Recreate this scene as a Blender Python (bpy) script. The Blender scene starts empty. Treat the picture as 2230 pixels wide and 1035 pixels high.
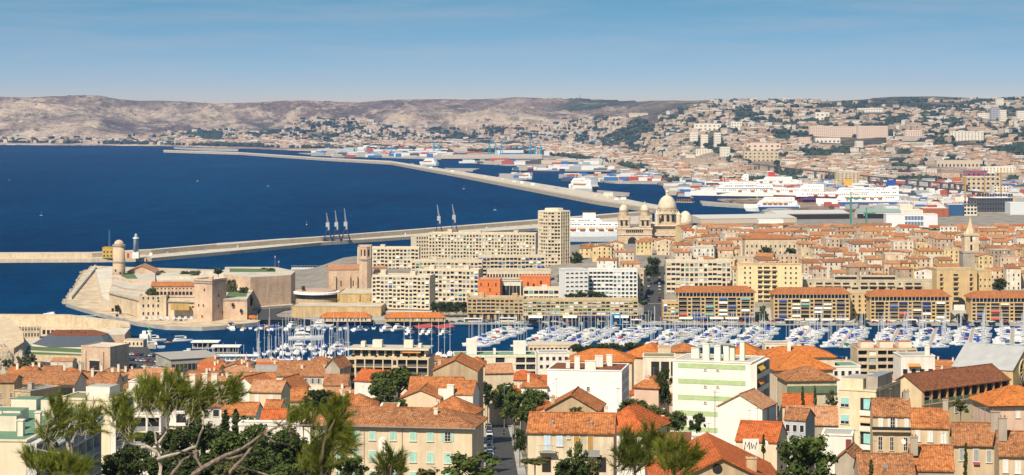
import bpy, math, random
from mathutils import Vector, Matrix, noise as mnoise
R = random.Random(7)
PI = math.pi
SC = bpy.context.scene
COL = SC.collection
# photograph frame: 2230 x 1035, level shift-lens camera 136 m above the sea, +Y is the view direction
F, CX, HY, CH = 4680.0, 1115.0, 245.0, 136.0
def X(px, d): return (px - CX) / F * d
def Z(py, d): return CH - (py - HY) / F * d
def D(py, z=0.0): return (CH - z) * F / (py - HY)
def G(px, py, z=0.0):
    d = D(py, z); return (X(px, d), d)
# ---------------------------------------------------------------- camera, sky, sun, exposure
cam = bpy.data.cameras.new('camera'); camo = bpy.data.objects.new('camera', cam); COL.objects.link(camo)
camo.location = (0, 0, CH); camo.rotation_euler = (PI / 2, 0, 0)
cam.sensor_width = 36; cam.lens = F / 2230 * 36; cam.shift_y = -(517.5 - HY) / 2230
cam.clip_start = 1; cam.clip_end = 40000
cam.dof.use_dof = True; cam.dof.focus_distance = 900; cam.dof.aperture_fstop = 4.0
SC.camera = camo
SUN_EL, SUN_AZ = math.radians(47), math.radians(206)      # azimuth clockwise from the view direction: behind, to the left
wd = bpy.data.worlds.new('World'); SC.world = wd; wd.use_nodes = True
nt = wd.node_tree; bg = nt.nodes['Background']
sky = nt.nodes.new('ShaderNodeTexSky'); sky.sky_type = 'NISHITA'; sky.sun_disc = False
sky.sun_elevation = SUN_EL; sky.sun_rotation = SUN_AZ; sky.altitude = 100; sky.air_density = 1.0; sky.dust_density = 0.4; sky.ozone_density = 2.6
tc = nt.nodes.new('ShaderNodeTexCoord'); mp = nt.nodes.new('ShaderNodeMapping'); mp.inputs['Scale'].default_value = (1, 1, 6.0)
nm = nt.nodes.new('ShaderNodeVectorMath'); nm.operation = 'NORMALIZE'
nt.links.new(tc.outputs['Generated'], mp.inputs['Vector']); nt.links.new(mp.outputs[0], nm.inputs[0]); nt.links.new(nm.outputs[0], sky.inputs['Vector'])
# thin cirrus streaks
m2 = nt.nodes.new('ShaderNodeMapping'); m2.inputs['Scale'].default_value = (5, 5, 60); m2.inputs['Rotation'].default_value = (0.0, 0.05, 0)
cn = nt.nodes.new('ShaderNodeTexNoise'); cn.inputs['Scale'].default_value = 1.6; cn.inputs['Detail'].default_value = 7; cn.inputs['Roughness'].default_value = 0.6
cr = nt.nodes.new('ShaderNodeMapRange'); cr.inputs[1].default_value = 0.42; cr.inputs[2].default_value = 0.85; cr.inputs[3].default_value = 0.0; cr.inputs[4].default_value = 0.45
mx = nt.nodes.new('ShaderNodeMix'); mx.data_type = 'RGBA'; mx.inputs[7].default_value = (6.4, 6.5, 6.9, 1)
nt.links.new(tc.outputs['Generated'], m2.inputs['Vector']); nt.links.new(m2.outputs[0], cn.inputs['Vector']); nt.links.new(cn.outputs[0], cr.inputs[0])
sx = nt.nodes.new('ShaderNodeSeparateXYZ'); nt.links.new(tc.outputs['Generated'], sx.inputs[0])
tr_ = nt.nodes.new('ShaderNodeMapRange'); tr_.inputs[1].default_value = 0.0; tr_.inputs[2].default_value = 0.06; nt.links.new(sx.outputs[2], tr_.inputs[0])
tm_ = nt.nodes.new('ShaderNodeMix'); tm_.data_type = 'RGBA'; tm_.inputs[6].default_value = (1.22, 0.92, 0.90, 1); tm_.inputs[7].default_value = (0.92, 1.56, 1.40, 1); nt.links.new(tr_.outputs[0], tm_.inputs[0])
tq = nt.nodes.new('ShaderNodeMix'); tq.data_type = 'RGBA'; tq.blend_type = 'MULTIPLY'; tq.inputs[0].default_value = 1.0; nt.links.new(sky.outputs[0], tq.inputs[6]); nt.links.new(tm_.outputs[2], tq.inputs[7])
nt.links.new(cr.outputs[0], mx.inputs[0]); nt.links.new(tq.outputs[2], mx.inputs[6]); nt.links.new(mx.outputs[2], bg.inputs['Color'])
bg.inputs['Strength'].default_value = 0.066
sl = bpy.data.lights.new('sun', 'SUN'); sl.energy = 5.0; sl.angle = math.radians(0.5); sl.color = (1.0, 0.885, 0.72)
so = bpy.data.objects.new('sun', sl); COL.objects.link(so)
SV = Vector((math.sin(SUN_AZ) * math.cos(SUN_EL), math.cos(SUN_AZ) * math.cos(SUN_EL), math.sin(SUN_EL)))
so.rotation_euler = SV.to_track_quat('Z', 'Y').to_euler(); so.location = (0, 0, 900)
SC.view_settings.view_transform = 'Standard'; SC.view_settings.look = 'None'; SC.view_settings.exposure = 0.38; SC.view_settings.gamma = 1
SC.view_settings.use_curve_mapping = False
cy = SC.cycles
cy.max_bounces = 5; cy.diffuse_bounces = 2; cy.glossy_bounces = 2; cy.transmission_bounces = 2; cy.volume_bounces = 1; cy.transparent_max_bounces = 8
cy.caustics_reflective = False; cy.caustics_refractive = False; cy.use_denoising = True
cy.sample_clamp_indirect = 6
# ---------------------------------------------------------------- materials
_M = {}
def _new(name):
    m = bpy.data.materials.new(name); m.use_nodes = True
    n = m.node_tree; b = n.nodes['Principled BSDF']; b.inputs['Specular IOR Level'].default_value = 0.3
    return m, n, b
def _coord(n, rnd=True, sc=(1, 1, 1)):
    t = n.nodes.new('ShaderNodeTexCoord'); mpn = n.nodes.new('ShaderNodeMapping'); mpn.inputs['Scale'].default_value = sc
    n.links.new(t.outputs['Object'], mpn.inputs['Vector'])
    if rnd:
        oi = n.nodes.new('ShaderNodeObjectInfo'); ml = n.nodes.new('ShaderNodeMath'); ml.operation = 'MULTIPLY'; ml.inputs[1].default_value = 97.0
        n.links.new(oi.outputs['Random'], ml.inputs[0]); n.links.new(ml.outputs[0], mpn.inputs['Location'])
    return mpn.outputs[0]
def _noise(n, v, scale, detail=4, rough=0.55):
    t = n.nodes.new('ShaderNodeTexNoise'); t.inputs['Scale'].default_value = scale; t.inputs['Detail'].default_value = detail; t.inputs['Roughness'].default_value = rough
    n.links.new(v, t.inputs['Vector']); return t.outputs[0]
def _range(n, v, a, b, c, d):
    t = n.nodes.new('ShaderNodeMapRange'); t.inputs[1].default_value = a; t.inputs[2].default_value = b; t.inputs[3].default_value = c; t.inputs[4].default_value = d
    n.links.new(v, t.inputs[0]); return t.outputs[0]
def _mix(n, f, a, b, mode='MIX'):
    t = n.nodes.new('ShaderNodeMix'); t.data_type = 'RGBA'; t.blend_type = mode
    for k, s in ((0, f), (6, a), (7, b)):
        if isinstance(s, (int, float)): t.inputs[k].default_value = s if k == 0 else (s, s, s, 1)
        elif isinstance(s, tuple): t.inputs[k].default_value = (*s[:3], 1)
        else: n.links.new(s, t.inputs[k])
    return t.outputs[2]
def _bump(n, b, h, st, dist=0.05):
    t = n.nodes.new('ShaderNodeBump'); t.inputs['Strength'].default_value = st; t.inputs['Distance'].default_value = dist
    n.links.new(h, t.inputs['Height']); n.links.new(t.outputs[0], b.inputs['Normal'])
def plain(name, col, rough=0.6, spec=0.3, metal=0.0, var=0.12, scale=0.8):
    if name in _M: return _M[name]
    m, n, b = _new(name); v = _coord(n)
    f = _range(n, _noise(n, v, scale), 0.3, 0.7, 1 - var, 1 + var)
    c = _mix(n, 1.0, tuple(col), f, 'MULTIPLY'); n.links.new(c, b.inputs['Base Color'])
    b.inputs['Roughness'].default_value = rough; b.inputs['Specular IOR Level'].default_value = spec; b.inputs['Metallic'].default_value = metal
    _M[name] = m; return m
def wall(col, dirt=0.4):
    key = 'plaster_%02x%02x%02x' % tuple(int(c * 255) for c in col)
    if key in _M: return _M[key]
    if max(col) - min(col) > .06: col = (col[0], col[1] * .97, col[2] * .93)
    m, n, b = _new(key); v = _coord(n); vs = _coord(n, True, (0.9, 0.9, 0.09))
    f1 = _range(n, _noise(n, v, 0.22, 6, 0.6), 0.3, 0.72, 1 - dirt * 0.55, 1.1)
    f2 = _range(n, _noise(n, vs, 1.0, 5, 0.65), 0.28, 0.6, 1 - dirt * 0.75, 1.05)
    c = _mix(n, 1.0, tuple(col), f1, 'MULTIPLY'); c = _mix(n, 1.0, c, f2, 'MULTIPLY')
    n.links.new(c, b.inputs['Base Color']); b.inputs['Roughness'].default_value = 0.9; b.inputs['Specular IOR Level'].default_value = 0.12
    _bump(n, b, _noise(n, v, 3.0, 5), 0.25, 0.04)
    _M[key] = m; return m
def roofm(name, c1, c2, c3):
    if name in _M: return _M[name]
    m, n, b = _new(name); v = _coord(n)
    c1, c2, c3 = [(q[0] * 1.06, q[1] * .97, q[2] * .8) for q in (c1, c2, c3)]
    a = _range(n, _noise(n, v, 0.35, 5, 0.6), 0.36, 0.62, 0, 1)
    c = _mix(n, a, tuple(c1), tuple(c2))
    sp = _range(n, _noise(n, v, 2.2, 5, 0.75), 0.52, 0.66, 0, 0.85); c = _mix(n, sp, c, tuple(c3))
    dk = _range(n, _noise(n, v, 1.1, 6, 0.78), 0.34, 0.52, 0.42, 1.0); c = _mix(n, 1.0, c, dk, 'MULTIPLY')
    w = n.nodes.new('ShaderNodeTexWave'); w.bands_direction = 'X'; w.inputs['Scale'].default_value = 0.8; w.inputs['Distortion'].default_value = 0.6; w.inputs['Detail'].default_value = 2
    n.links.new(v, w.inputs['Vector'])
    rb = _range(n, w.outputs[1], 0, 1, 0.84, 1.08); c = _mix(n, 1.0, c, rb, 'MULTIPLY')
    n.links.new(c, b.inputs['Base Color']); b.inputs['Roughness'].default_value = 0.92; b.inputs['Specular IOR Level'].default_value = 0.1
    _bump(n, b, w.outputs[1], 0.5, 0.12)
    _M[name] = m; return m
def stonem(name, c1, c2, scale=0.15, course=0.5):
    if name in _M: return _M[name]
    m, n, b = _new(name); v = _coord(n)
    a = _range(n, _noise(n, v, scale, 6, 0.65), 0.35, 0.65, 0, 1); c = _mix(n, a, tuple(c1), tuple(c2))
    vs = _coord(n, True, (0.5, 0.5, 0.06)); st = _range(n, _noise(n, vs, 1.0, 5, 0.7), 0.3, 0.6, 0.80, 1.05); c = _mix(n, 1.0, c, st, 'MULTIPLY')
    br = n.nodes.new('ShaderNodeTexNoise'); br.inputs['Scale'].default_value = 1.0; br.inputs['Detail'].default_value = 2
    n.links.new(_coord(n, False, (0.5, 0.5, 1.6)), br.inputs['Vector'])
    c = _mix(n, 1.0, c, _range(n, br.outputs[0], 0.3, 0.7, 0.86, 1.1), 'MULTIPLY')
    n.links.new(c, b.inputs['Base Color']); b.inputs['Roughness'].default_value = 0.95; b.inputs['Specular IOR Level'].default_value = 0.1
    _bump(n, b, br.outputs[0], 0.4, 0.2); _M[name] = m; return m
def leafm(name, c1, c2):
    if name in _M: return _M[name]
    m, n, b = _new(name)
    g = n.nodes.new('ShaderNodeNewGeometry'); c = _mix(n, g.outputs['Random Per Island'], tuple(c1), tuple(c2))
    v = _coord(n); c = _mix(n, 1.0, c, _range(n, _noise(n, v, 0.5, 3), 0.3, 0.7, 0.75, 1.2), 'MULTIPLY')
    n.links.new(c, b.inputs['Base Color']); b.inputs['Roughness'].default_value = 0.75; b.inputs['Specular IOR Level'].default_value = 0.12
    tr = n.nodes.new('ShaderNodeBsdfTranslucent'); n.links.new(c, tr.inputs['Color'])
    ms = n.nodes.new('ShaderNodeMixShader'); ms.inputs[0].default_value = 0.22
    out = n.nodes['Material Output']; n.links.new(b.outputs[0], ms.inputs[1]); n.links.new(tr.outputs[0], ms.inputs[2]); n.links.new(ms.outputs[0], out.inputs[0])
    _M[name] = m; return m
GLASS = plain('window_glass', (0.025, 0.028, 0.034), 0.25, 0.25, 0, 0.4, 0.15)
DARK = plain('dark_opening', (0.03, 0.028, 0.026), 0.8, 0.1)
WHITE = plain('white_paint', (0.78, 0.77, 0.73), 0.55)
CREAM = wall((0.62, 0.52, 0.37))
OFFW = wall((0.72, 0.66, 0.55), 0.2)
METAL = plain('grey_metal', (0.32, 0.33, 0.34), 0.5, 0.4, 0.3)
ASPH = plain('asphalt', (0.06, 0.06, 0.062), 0.9, 0.15, 0, 0.25, 0.3)
CONC = plain('concrete', (0.36, 0.34, 0.30), 0.9, 0.15, 0, 0.2, 0.12)
PAVE = plain('paving', (0.50, 0.45, 0.37), 0.9, 0.15, 0, 0.18, 0.1)
RT_O = roofm('orange_tiles', (0.47, 0.185, 0.075), (0.34, 0.13, 0.06), (0.56, 0.31, 0.17))
RT_R = roofm('red_tiles', (0.48, 0.135, 0.05), (0.40, 0.11, 0.042), (0.54, 0.20, 0.09))
RT_B = roofm('brown_tiles', (0.37, 0.17, 0.088), (0.26, 0.12, 0.068), (0.50, 0.32, 0.20))
RT_P = roofm('pink_tiles', (0.50, 0.28, 0.185), (0.42, 0.21, 0.125), (0.56, 0.38, 0.27))
RT_N = roofm('new_orange_tiles', (0.53, 0.19, 0.058), (0.46, 0.155, 0.05), (0.58, 0.26, 0.10))
RT_D = roofm('maroon_tiles', (0.24, 0.10, 0.06), (0.19, 0.08, 0.05), (0.28, 0.14, 0.09))
# ---------------------------------------------------------------- mesh builder
class MB:
    def __init__(s): s.v, s.f, s.m, s.ms = [], [], [], []
    def _mi(s, m):
        if m not in s.ms: s.ms.append(m)
        return s.ms.index(m)
    def face(s, pts, m):
        i = len(s.v); s.v += [tuple(p) for p in pts]; s.f.append(tuple(range(i, i + len(pts)))); s.m.append(s._mi(m)); return s
    def box(s, x0, x1, y0, y1, z0, z1, m, top=None, bottom=True):
        i = len(s.v); s.v += [(x0, y0, z0), (x1, y0, z0), (x1, y1, z0), (x0, y1, z0), (x0, y0, z1), (x1, y0, z1), (x1, y1, z1), (x0, y1, z1)]
        k = s._mi(m); t = s._mi(top) if top else k
        fs = [(0, 1, 5, 4), (1, 2, 6, 5), (2, 3, 7, 6), (3, 0, 4, 7), (4, 5, 6, 7)] + ([(3, 2, 1, 0)] if bottom else [])
        for j, q in enumerate(fs): s.f.append(tuple(i + a for a in q)); s.m.append(t if j == 4 else k)
        return s
    def prism(s, poly, z0, z1, m, top=None, z1f=None):
        """polygon (ccw) extruded from z0 to z1"""
        a = sum(poly[i][0] * poly[(i + 1) % len(poly)][1] - poly[(i + 1) % len(poly)][0] * poly[i][1] for i in range(len(poly)))
        if a < 0: poly = poly[::-1]
        i = len(s.v); n = len(poly); k = s._mi(m); t = s._mi(top) if top else k
        s.v += [(x, y, z0) for x, y in poly] + [(x, y, z1f(x, y) if z1f else z1) for x, y in poly]
        for j in range(n): s.f.append((i + j, i + (j + 1) % n, i + n + (j + 1) % n, i + n + j)); s.m.append(k)
        s.f.append(tuple(i + n + j for j in range(n))); s.m.append(t); s.f.append(tuple(i + n - 1 - j for j in range(n))); s.m.append(k)
        return s
    def lathe(s, prof, n, m, cx=0, cy=0, a0=0.0):
        """profile list of (r, z) round a vertical axis"""
        i = len(s.v); k = s._mi(m)
        for r, z in prof:
            for j in range(n):
                a = a0 + 2 * PI * j / n; s.v.append((cx + r * math.cos(a), cy + r * math.sin(a), z))
        for q in range(len(prof) - 1):
            for j in range(n):
                a, b = i + q * n + j, i + q * n + (j + 1) % n; s.f.append((a, b, b + n, a + n)); s.m.append(k)
        s.f.append(tuple(i + n - 1 - j for j in range(n))); s.m.append(k)
        t = i + (len(prof) - 1) * n; s.f.append(tuple(t + j for j in range(n))); s.m.append(k); return s
    def tube(s, pts, rad, m, n=6):
        i = len(s.v); k = s._mi(m); pts = [Vector(p) for p in pts]; L = len(pts)
        for q, p in enumerate(pts):
            t = (pts[min(q + 1, L - 1)] - pts[max(q - 1, 0)]).normalized(); u = t.cross(Vector((0, 0, 1)) if abs(t.z) < 0.9 else Vector((1, 0, 0))).normalized(); w = t.cross(u)
            r = rad[q] if isinstance(rad, (list, tuple)) else rad
            for j in range(n): a = 2 * PI * j / n; s.v.append(tuple(p + u * (r * math.cos(a)) + w * (r * math.sin(a))))
        for q in range(L - 1):
            for j in range(n): a, b = i + q * n + j, i + q * n + (j + 1) % n; s.f.append((a, a + n, b + n, b)); s.m.append(k)
        s.f.append(tuple(i + j for j in range(n))); s.m.append(k); s.f.append(tuple(i + (L - 1) * n + n - 1 - j for j in range(n))); s.m.append(k); return s
    def mesh(s, name, smooth=False):
        me = bpy.data.meshes.new(name); me.from_pydata(s.v, [], s.f)
        for m in s.ms: me.materials.append(m)
        me.polygons.foreach_set('material_index', s.m)
        if smooth: me.polygons.foreach_set('use_smooth', [True] * len(s.f))
        me.update(); return me
    def obj(s, name, parent=None, smooth=False):
        return put(name, s.mesh(name, smooth), parent)
def put(name, me, parent=None, loc=(0, 0, 0), rz=0.0, kind=None):
    o = bpy.data.objects.new(name, me); COL.objects.link(o); o.location = loc; o.rotation_euler = (0, 0, rz)
    if parent: o.parent = parent
    if kind: o['kind'] = kind
    return o
def tag(o, label=None, cat=None, group=None, kind=None):
    if label: o['label'] = label
    if cat: o['category'] = cat
    if group: o['group'] = group
    if kind: o['kind'] = kind
    return o
def thing(name, label, cat, loc=(0, 0, 0), rz=0.0, group=None):
    return tag(put(name, None, None, loc, rz), label, cat, group)
def copy_tree(o, parent=None):
    c = o.copy(); COL.objects.link(c)
    if parent: c.parent = parent
    for ch in list(o.children): copy_tree(ch, c)
    return c
def lerp(a, b, t): return a + (b - a) * t
def sstep(a, b, x): t = max(0, min(1, (x - a) / (b - a))); return t * t * (3 - 2 * t)
def pl(tab, x):
    """piecewise linear table"""
    if x <= tab[0][0]: return tab[0][1]
    for (a, b), (c, d) in zip(tab, tab[1:]):
        if x <= c: return b + (d - b) * (x - a) / (c - a)
    return tab[-1][1]
ORD = ['first', 'second', 'third', 'fourth', 'fifth', 'sixth', 'seventh', 'eighth', 'ninth', 'tenth', 'eleventh', 'twelfth', 'thirteenth', 'fourteenth', 'fifteenth', 'sixteenth', 'seventeenth', 'eighteenth', 'nineteenth', 'twentieth']
def ordn(i): return ORD[i] if i < 20 else ('twenty-' + ORD[i - 20] if i < 29 else '%dth' % (i + 1))
# ================================================================ water, terrain, breakwaters, haze
def watermat():
    m, n, b = _new('sea_water')
    big = _range(n, _noise(n, _coord(n, False, (1, 0.3, 1)), 0.0022, 6, 0.65), 0.3, 0.7, 0, 1)
    c = _mix(n, big, (0.000, 0.016, 0.062), (0.000, 0.041, 0.112))
    fl = _range(n, _noise(n, _coord(n, False, (1, 0.4, 1)), 0.035, 6, 0.8), 0.3, 0.75, 0.62, 1.42); c = _mix(n, 1.0, c, fl, 'MULTIPLY')
    wc = _range(n, _noise(n, _coord(n, False, (0.5, 0.35, 1)), 0.10, 3, 0.6), 0.77, 0.80, 0, 0.5); c = _mix(n, wc, c, (0.4, 0.45, 0.5))
    n.links.new(c, b.inputs['Base Color']); b.inputs['Roughness'].default_value = 0.6; b.inputs['Specular IOR Level'].default_value = 0.0
    g = n.nodes.new('ShaderNodeBsdfGlossy'); g.inputs['Roughness'].default_value = 0.12; g.inputs['Color'].default_value = (0.22, 0.6, 1, 1)
    bp = n.nodes.new('ShaderNodeBump'); bp.inputs['Strength'].default_value = 0.35; bp.inputs['Distance'].default_value = 0.5
    n.links.new(_noise(n, _coord(n, False, (1, 0.4, 1)), 0.3, 6, 0.7), bp.inputs['Height']); n.links.new(bp.outputs[0], g.inputs['Normal'])
    ms = n.nodes.new('ShaderNodeMixShader'); ms.inputs[0].default_value = 0.035; n.links.new(b.outputs[0], ms.inputs[1]); n.links.new(g.outputs[0], ms.inputs[2]); n.links.new(ms.outputs[0], n.nodes['Material Output'].inputs[0])
    return m
WATER = watermat()
tag(MB().face([(-9000, 900, 0), (9000, 900, 0), (9000, 15500, 0), (-9000, 15500, 0)], WATER).obj('sea'), kind='structure')

# near hillside: falls from the viewpoint to the south quay
HS = [(-30, 131), (15, 127), (50, 118), (120, 104), (250, 84), (400, 65), (560, 49), (700, 36), (850, 22), (980, 10), (1060, 3.5), (1600, 2.6)]
def hz(x, y):
    return pl(HS, y) + 0
def groundmat():
    m, n, b = _new('hillside_ground'); v = _coord(n, False)
    a = _range(n, _noise(n, v, 0.05, 6, 0.6), 0.4, 0.6, 0, 1)
    c = _mix(n, a, (0.10, 0.105, 0.05), (0.30, 0.24, 0.16)); c = _mix(n, 1.0, c, _range(n, _noise(n, v, 0.9, 5, 0.7), 0.3, 0.7, 0.6, 1.25), 'MULTIPLY')
    n.links.new(c, b.inputs['Base Color']); b.inputs['Roughness'].default_value = 0.95; return m
GROUND = groundmat()
# south shoreline of the old harbour (far edge of the near land)
SSH = [G(-200, 700, 2), G(-60, 704, 2), G(200, 712, 2), G(278, 728, 2), G(290, 760, 2), G(345, 772, 2), G(420, 782, 2), G(520, 793, 2), G(620, 797, 2), G(760, 800, 2), G(1000, 803, 2), G(2400, 805, 2)]
def hillside():
    mb = MB(); nx = 70; xs = [-420 + 840 * i / nx for i in range(nx + 1)]
    ys = [-30, 0, 15, 30, 50, 80, 120, 180, 250, 320, 400, 480, 560, 640, 700, 780, 850, 920, 980, 1020, 1060]
    shore = sorted(SSH)
    rows = []
    for y in ys: rows.append([(x, y, hz(x, y) + (mnoise.noise((x * .02, y * .02, 3)) * 1.5 * max(0, min(1, (abs(x + 3) - 9) / 25)) if y < 950 else 0)) for x in xs])
    for k in (0.5, 1.0): rows.append([(x, lerp(1060, pl(shore, x), k), 2.6) for x in xs])
    rows.append([(x, pl(shore, x), -2) for x in xs])
    i = 0; mb.v = [p for r in rows for p in r]; n = nx + 1
    ga, gb, gc = mb._mi(GROUND), mb._mi(ASPH), mb._mi(CONC)
    for r in range(len(rows) - 1):
        for c in range(nx):
            a = r * n + c; mb.f.append((a, a + 1, a + 1 + n, a + n)); mb.m.append(ga if r < 19 else (gb if r < 22 else gc))
    return mb.obj('hillside', None, False)
tag(hillside(), kind='structure')

# north shore: quay and the old-town hill
def nz(x, y):
    px = CX + x / y * F
    a = sstep(980, 1400, px)
    h = pl([(1340, 2.4), (1385, 2.4), (1425, lerp(6, 8, a)), (1520, lerp(11, 17, a)), (1640, lerp(14, 24, a)), (1860, lerp(11, 21, a)), (2100, lerp(3, 10, a)), (2400, 2.6), (3200, 2.6)], y)
    return lerp(2.5, h, sstep(660, 760, px))
def northland():
    mb = MB()
    fr = [(560, 1383), (2420, 1366)]
    back = [(560, 1800), (640, D(588, 2)), (720, D(588, 2)), (780, 1880), (905, 1930), (1165, 1990), (1245, 2030), (1345, 2080), (1420, 2300), (1520, 2560), (1600, 2780), (1720, 2960), (2420, 2990)]
    pxs = [560 + 1860 * i / 90 for i in range(91)]; T = [0, .012, .03, .06, .1, .15, .2, .26, .32, .4, .5, .6, .7, .8, .9, 1]
    n = len(pxs); rows = []
    for t in T:
        r = []
        for p in pxs:
            d = lerp(pl(fr, p), pl(back, p), t); x = X(p, d); r.append((x, d, nz(x, d)))
        rows.append(r)
    rows.insert(0, [(p[0], p[1], -2) for p in rows[0]]); rows.append([(p[0], p[1], -2) for p in rows[-1]])
    mb.v = [p for r in rows for p in r]; pv, st = mb._mi(CONC), mb._mi(plain('street_paving', (0.25, 0.225, 0.19), .9, .1, 0, .3, .1))
    for r in range(len(rows) - 1):
        for c in range(n - 1):
            a = r * n + c; mb.f.append((a, a + 1, a + 1 + n, a + n)); mb.m.append(pv if r < 3 else st)
    e = [r * n for r in range(len(rows))]
    return mb.obj('quay')
tag(northland(), kind='structure')

# ---------------------------------------------------------------- far land: port flats, city slopes and limestone hills
SKYL = [(-200, 214), (0, 210), (60, 212), (150, 207), (215, 207), (260, 216), (300, 220), (350, 219), (420, 222), (470, 226), (560, 224), (640, 218), (700, 220), (780, 222), (850, 217), (960, 215), (1050, 216), (1120, 211), (1200, 214), (1262, 213), (1290, 216), (1400, 219), (1500, 219), (1600, 217), (1700, 218), (1800, 219), (1880, 214), (1940, 210), (2040, 209), (2080, 211), (2150, 214), (2230, 209), (2430, 212)]
SHY = [(-200, 313), (350, 317), (520, 322), (650, 327), (760, 331), (1000, 335), (1110, 342), (1250, 348), (1330, 366), (1390, 385), (1450, 405), (1520, 426), (1640, 446), (1700, 456), (1760, 462), (2430, 466)]
def farz(px, d):
    s = sstep(1180, 1620, px); ds = D(pl(SHY, px), 2.5)
    rd = lerp(12000, 9600, s); rz_ = CH + (HY - pl(SKYL, px)) / F * rd
    d0 = lerp(max(ds + 150, 9350) - 700 * sstep(450, 900, px), 4300, s)
    t = (d - d0) / (rd - d0)
    if t <= 0: return 2.6 + max(0, min(1, (d - ds) / 400)) * 2
    if t > 1: return lerp(rz_, 60, min(1, (t - 1) * 2.5)) - 6
    x, y = X(px, d), d
    n1 = mnoise.ridged_multi_fractal((x / 2300, y / 2300, 1.7), 0.9, 2.1, 6, 1.0, 2.0)
    n2 = mnoise.fractal((x / 700, y / 700, 5.1), 1.0, 2.0, 5)
    base = lerp(0.5 * sstep(0, 1, t) + 0.5 * t ** 0.75, t ** 1.15, s)
    env = 4 * t * (1 - t)
    n3 = mnoise.ridged_multi_fractal((x / 620 + n2 * .4, y / 900, 9.3), 0.8, 2.2, 5, 1.0, 2.0)
    global SCR; SCR = (1 - sstep(.75, 1.25, n3)) * env  # ravine mask for scrub and painted relief shading
    z = 4 + (rz_ - 4) * base + env * ((n1 - 1.0) * lerp(50, 16, s) + n2 * lerp(40, 16, s) + (n3 - 1.1) * lerp(75, 12, s))
    cap = CH + (HY - pl(SKYL, px)) / F * d + 1.0
    return max(3.0, min(z, cap - 2 + 4 * n2))
def hillmat():
    m, n, b = _new('limestone_hills'); v = _coord(n, False)
    at = n.nodes.new('ShaderNodeAttribute'); at.attribute_name = 'green'
    wn = n.nodes.new('ShaderNodeTexNoise'); wn.inputs['Scale'].default_value = 0.0012; wn.inputs['Detail'].default_value = 8; wn.inputs['Roughness'].default_value = 0.7; wn.inputs['Distortion'].default_value = 1.4; n.links.new(_coord(n, False, (1, .5, 1.6)), wn.inputs['Vector'])
    a = _range(n, wn.outputs[0], 0.44, 0.57, 0, 1)
    c = _mix(n, a, (0.78, 0.60, 0.44), (0.27, 0.19, 0.165))
    sk = _range(n, _noise(n, _coord(n, False, (1, .5, 2)), 0.022, 6, 0.8), 0.56, 0.62, 0, .8); c = _mix(n, sk, c, (0.06, 0.065, 0.05))
    sc = _range(n, _noise(n, _coord(n, False, (1, .45, 2)), 0.007, 8, 0.75), 0.52, 0.60, 0, 0.8); c = _mix(n, sc, c, (0.13, 0.11, 0.09))
    a2 = n.nodes.new('ShaderNodeAttribute'); a2.attribute_name = 'ravine_scrub_shade'; q2 = n.nodes.new('ShaderNodeMath'); q2.operation = 'MULTIPLY'; n.links.new(a2.outputs['Fac'], q2.inputs[0]); n.links.new(_range(n, _noise(n, v, 0.004, 6, 0.75), 0.35, 0.55, 0.35, 1), q2.inputs[1]); c = _mix(n, q2.outputs[0], c, (0.13, 0.105, 0.095))  # ravines darkened in colour: scrub plus the relief shading the sun leaves out
    gp = n.nodes.new('ShaderNodeNewGeometry'); sz = n.nodes.new('ShaderNodeSeparateXYZ'); n.links.new(gp.outputs['Position'], sz.inputs[0])
    hg = _range(n, sz.outputs[2], 70, 190, 0, 1); h2 = n.nodes.new('ShaderNodeMath'); h2.operation = 'MULTIPLY'; n.links.new(hg, h2.inputs[0]); n.links.new(_range(n, _noise(n, _coord(n, False, (1, .4, 1)), 0.0016, 7, 0.7), 0.44, 0.58, 0, .8), h2.inputs[1]); c = _mix(n, h2.outputs[0], c, (0.15, 0.12, 0.115))
    rk = _range(n, _noise(n, _coord(n, False, (1, 1, 3.5)), 0.006, 6, 0.75), 0.53, 0.62, 0, 0.7); c = _mix(n, rk, c, (0.70, 0.57, 0.41))
    g = n.nodes.new('ShaderNodeMath'); g.operation = 'MULTIPLY'; n.links.new(at.outputs['Fac'], g.inputs[0]); n.links.new(_range(n, _noise(n, v, 0.006, 5, 0.7), 0.35, 0.55, 0.3, 1), g.inputs[1])
    c = _mix(n, g.outputs[0], c, (0.055, 0.075, 0.045))
    c = _mix(n, 1.0, c, _range(n, _noise(n, v, 0.03, 4, 0.8), 0.3, 0.7, 0.72, 1.2), 'MULTIPLY')
    n.links.new(c, b.inputs['Base Color']); b.inputs['Roughness'].default_value = 1.0; b.inputs['Specular IOR Level'].default_value = 0.0
    _bump(n, b, _noise(n, v, 0.009, 9, 0.72), 1.0, 60)
    return m
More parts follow.
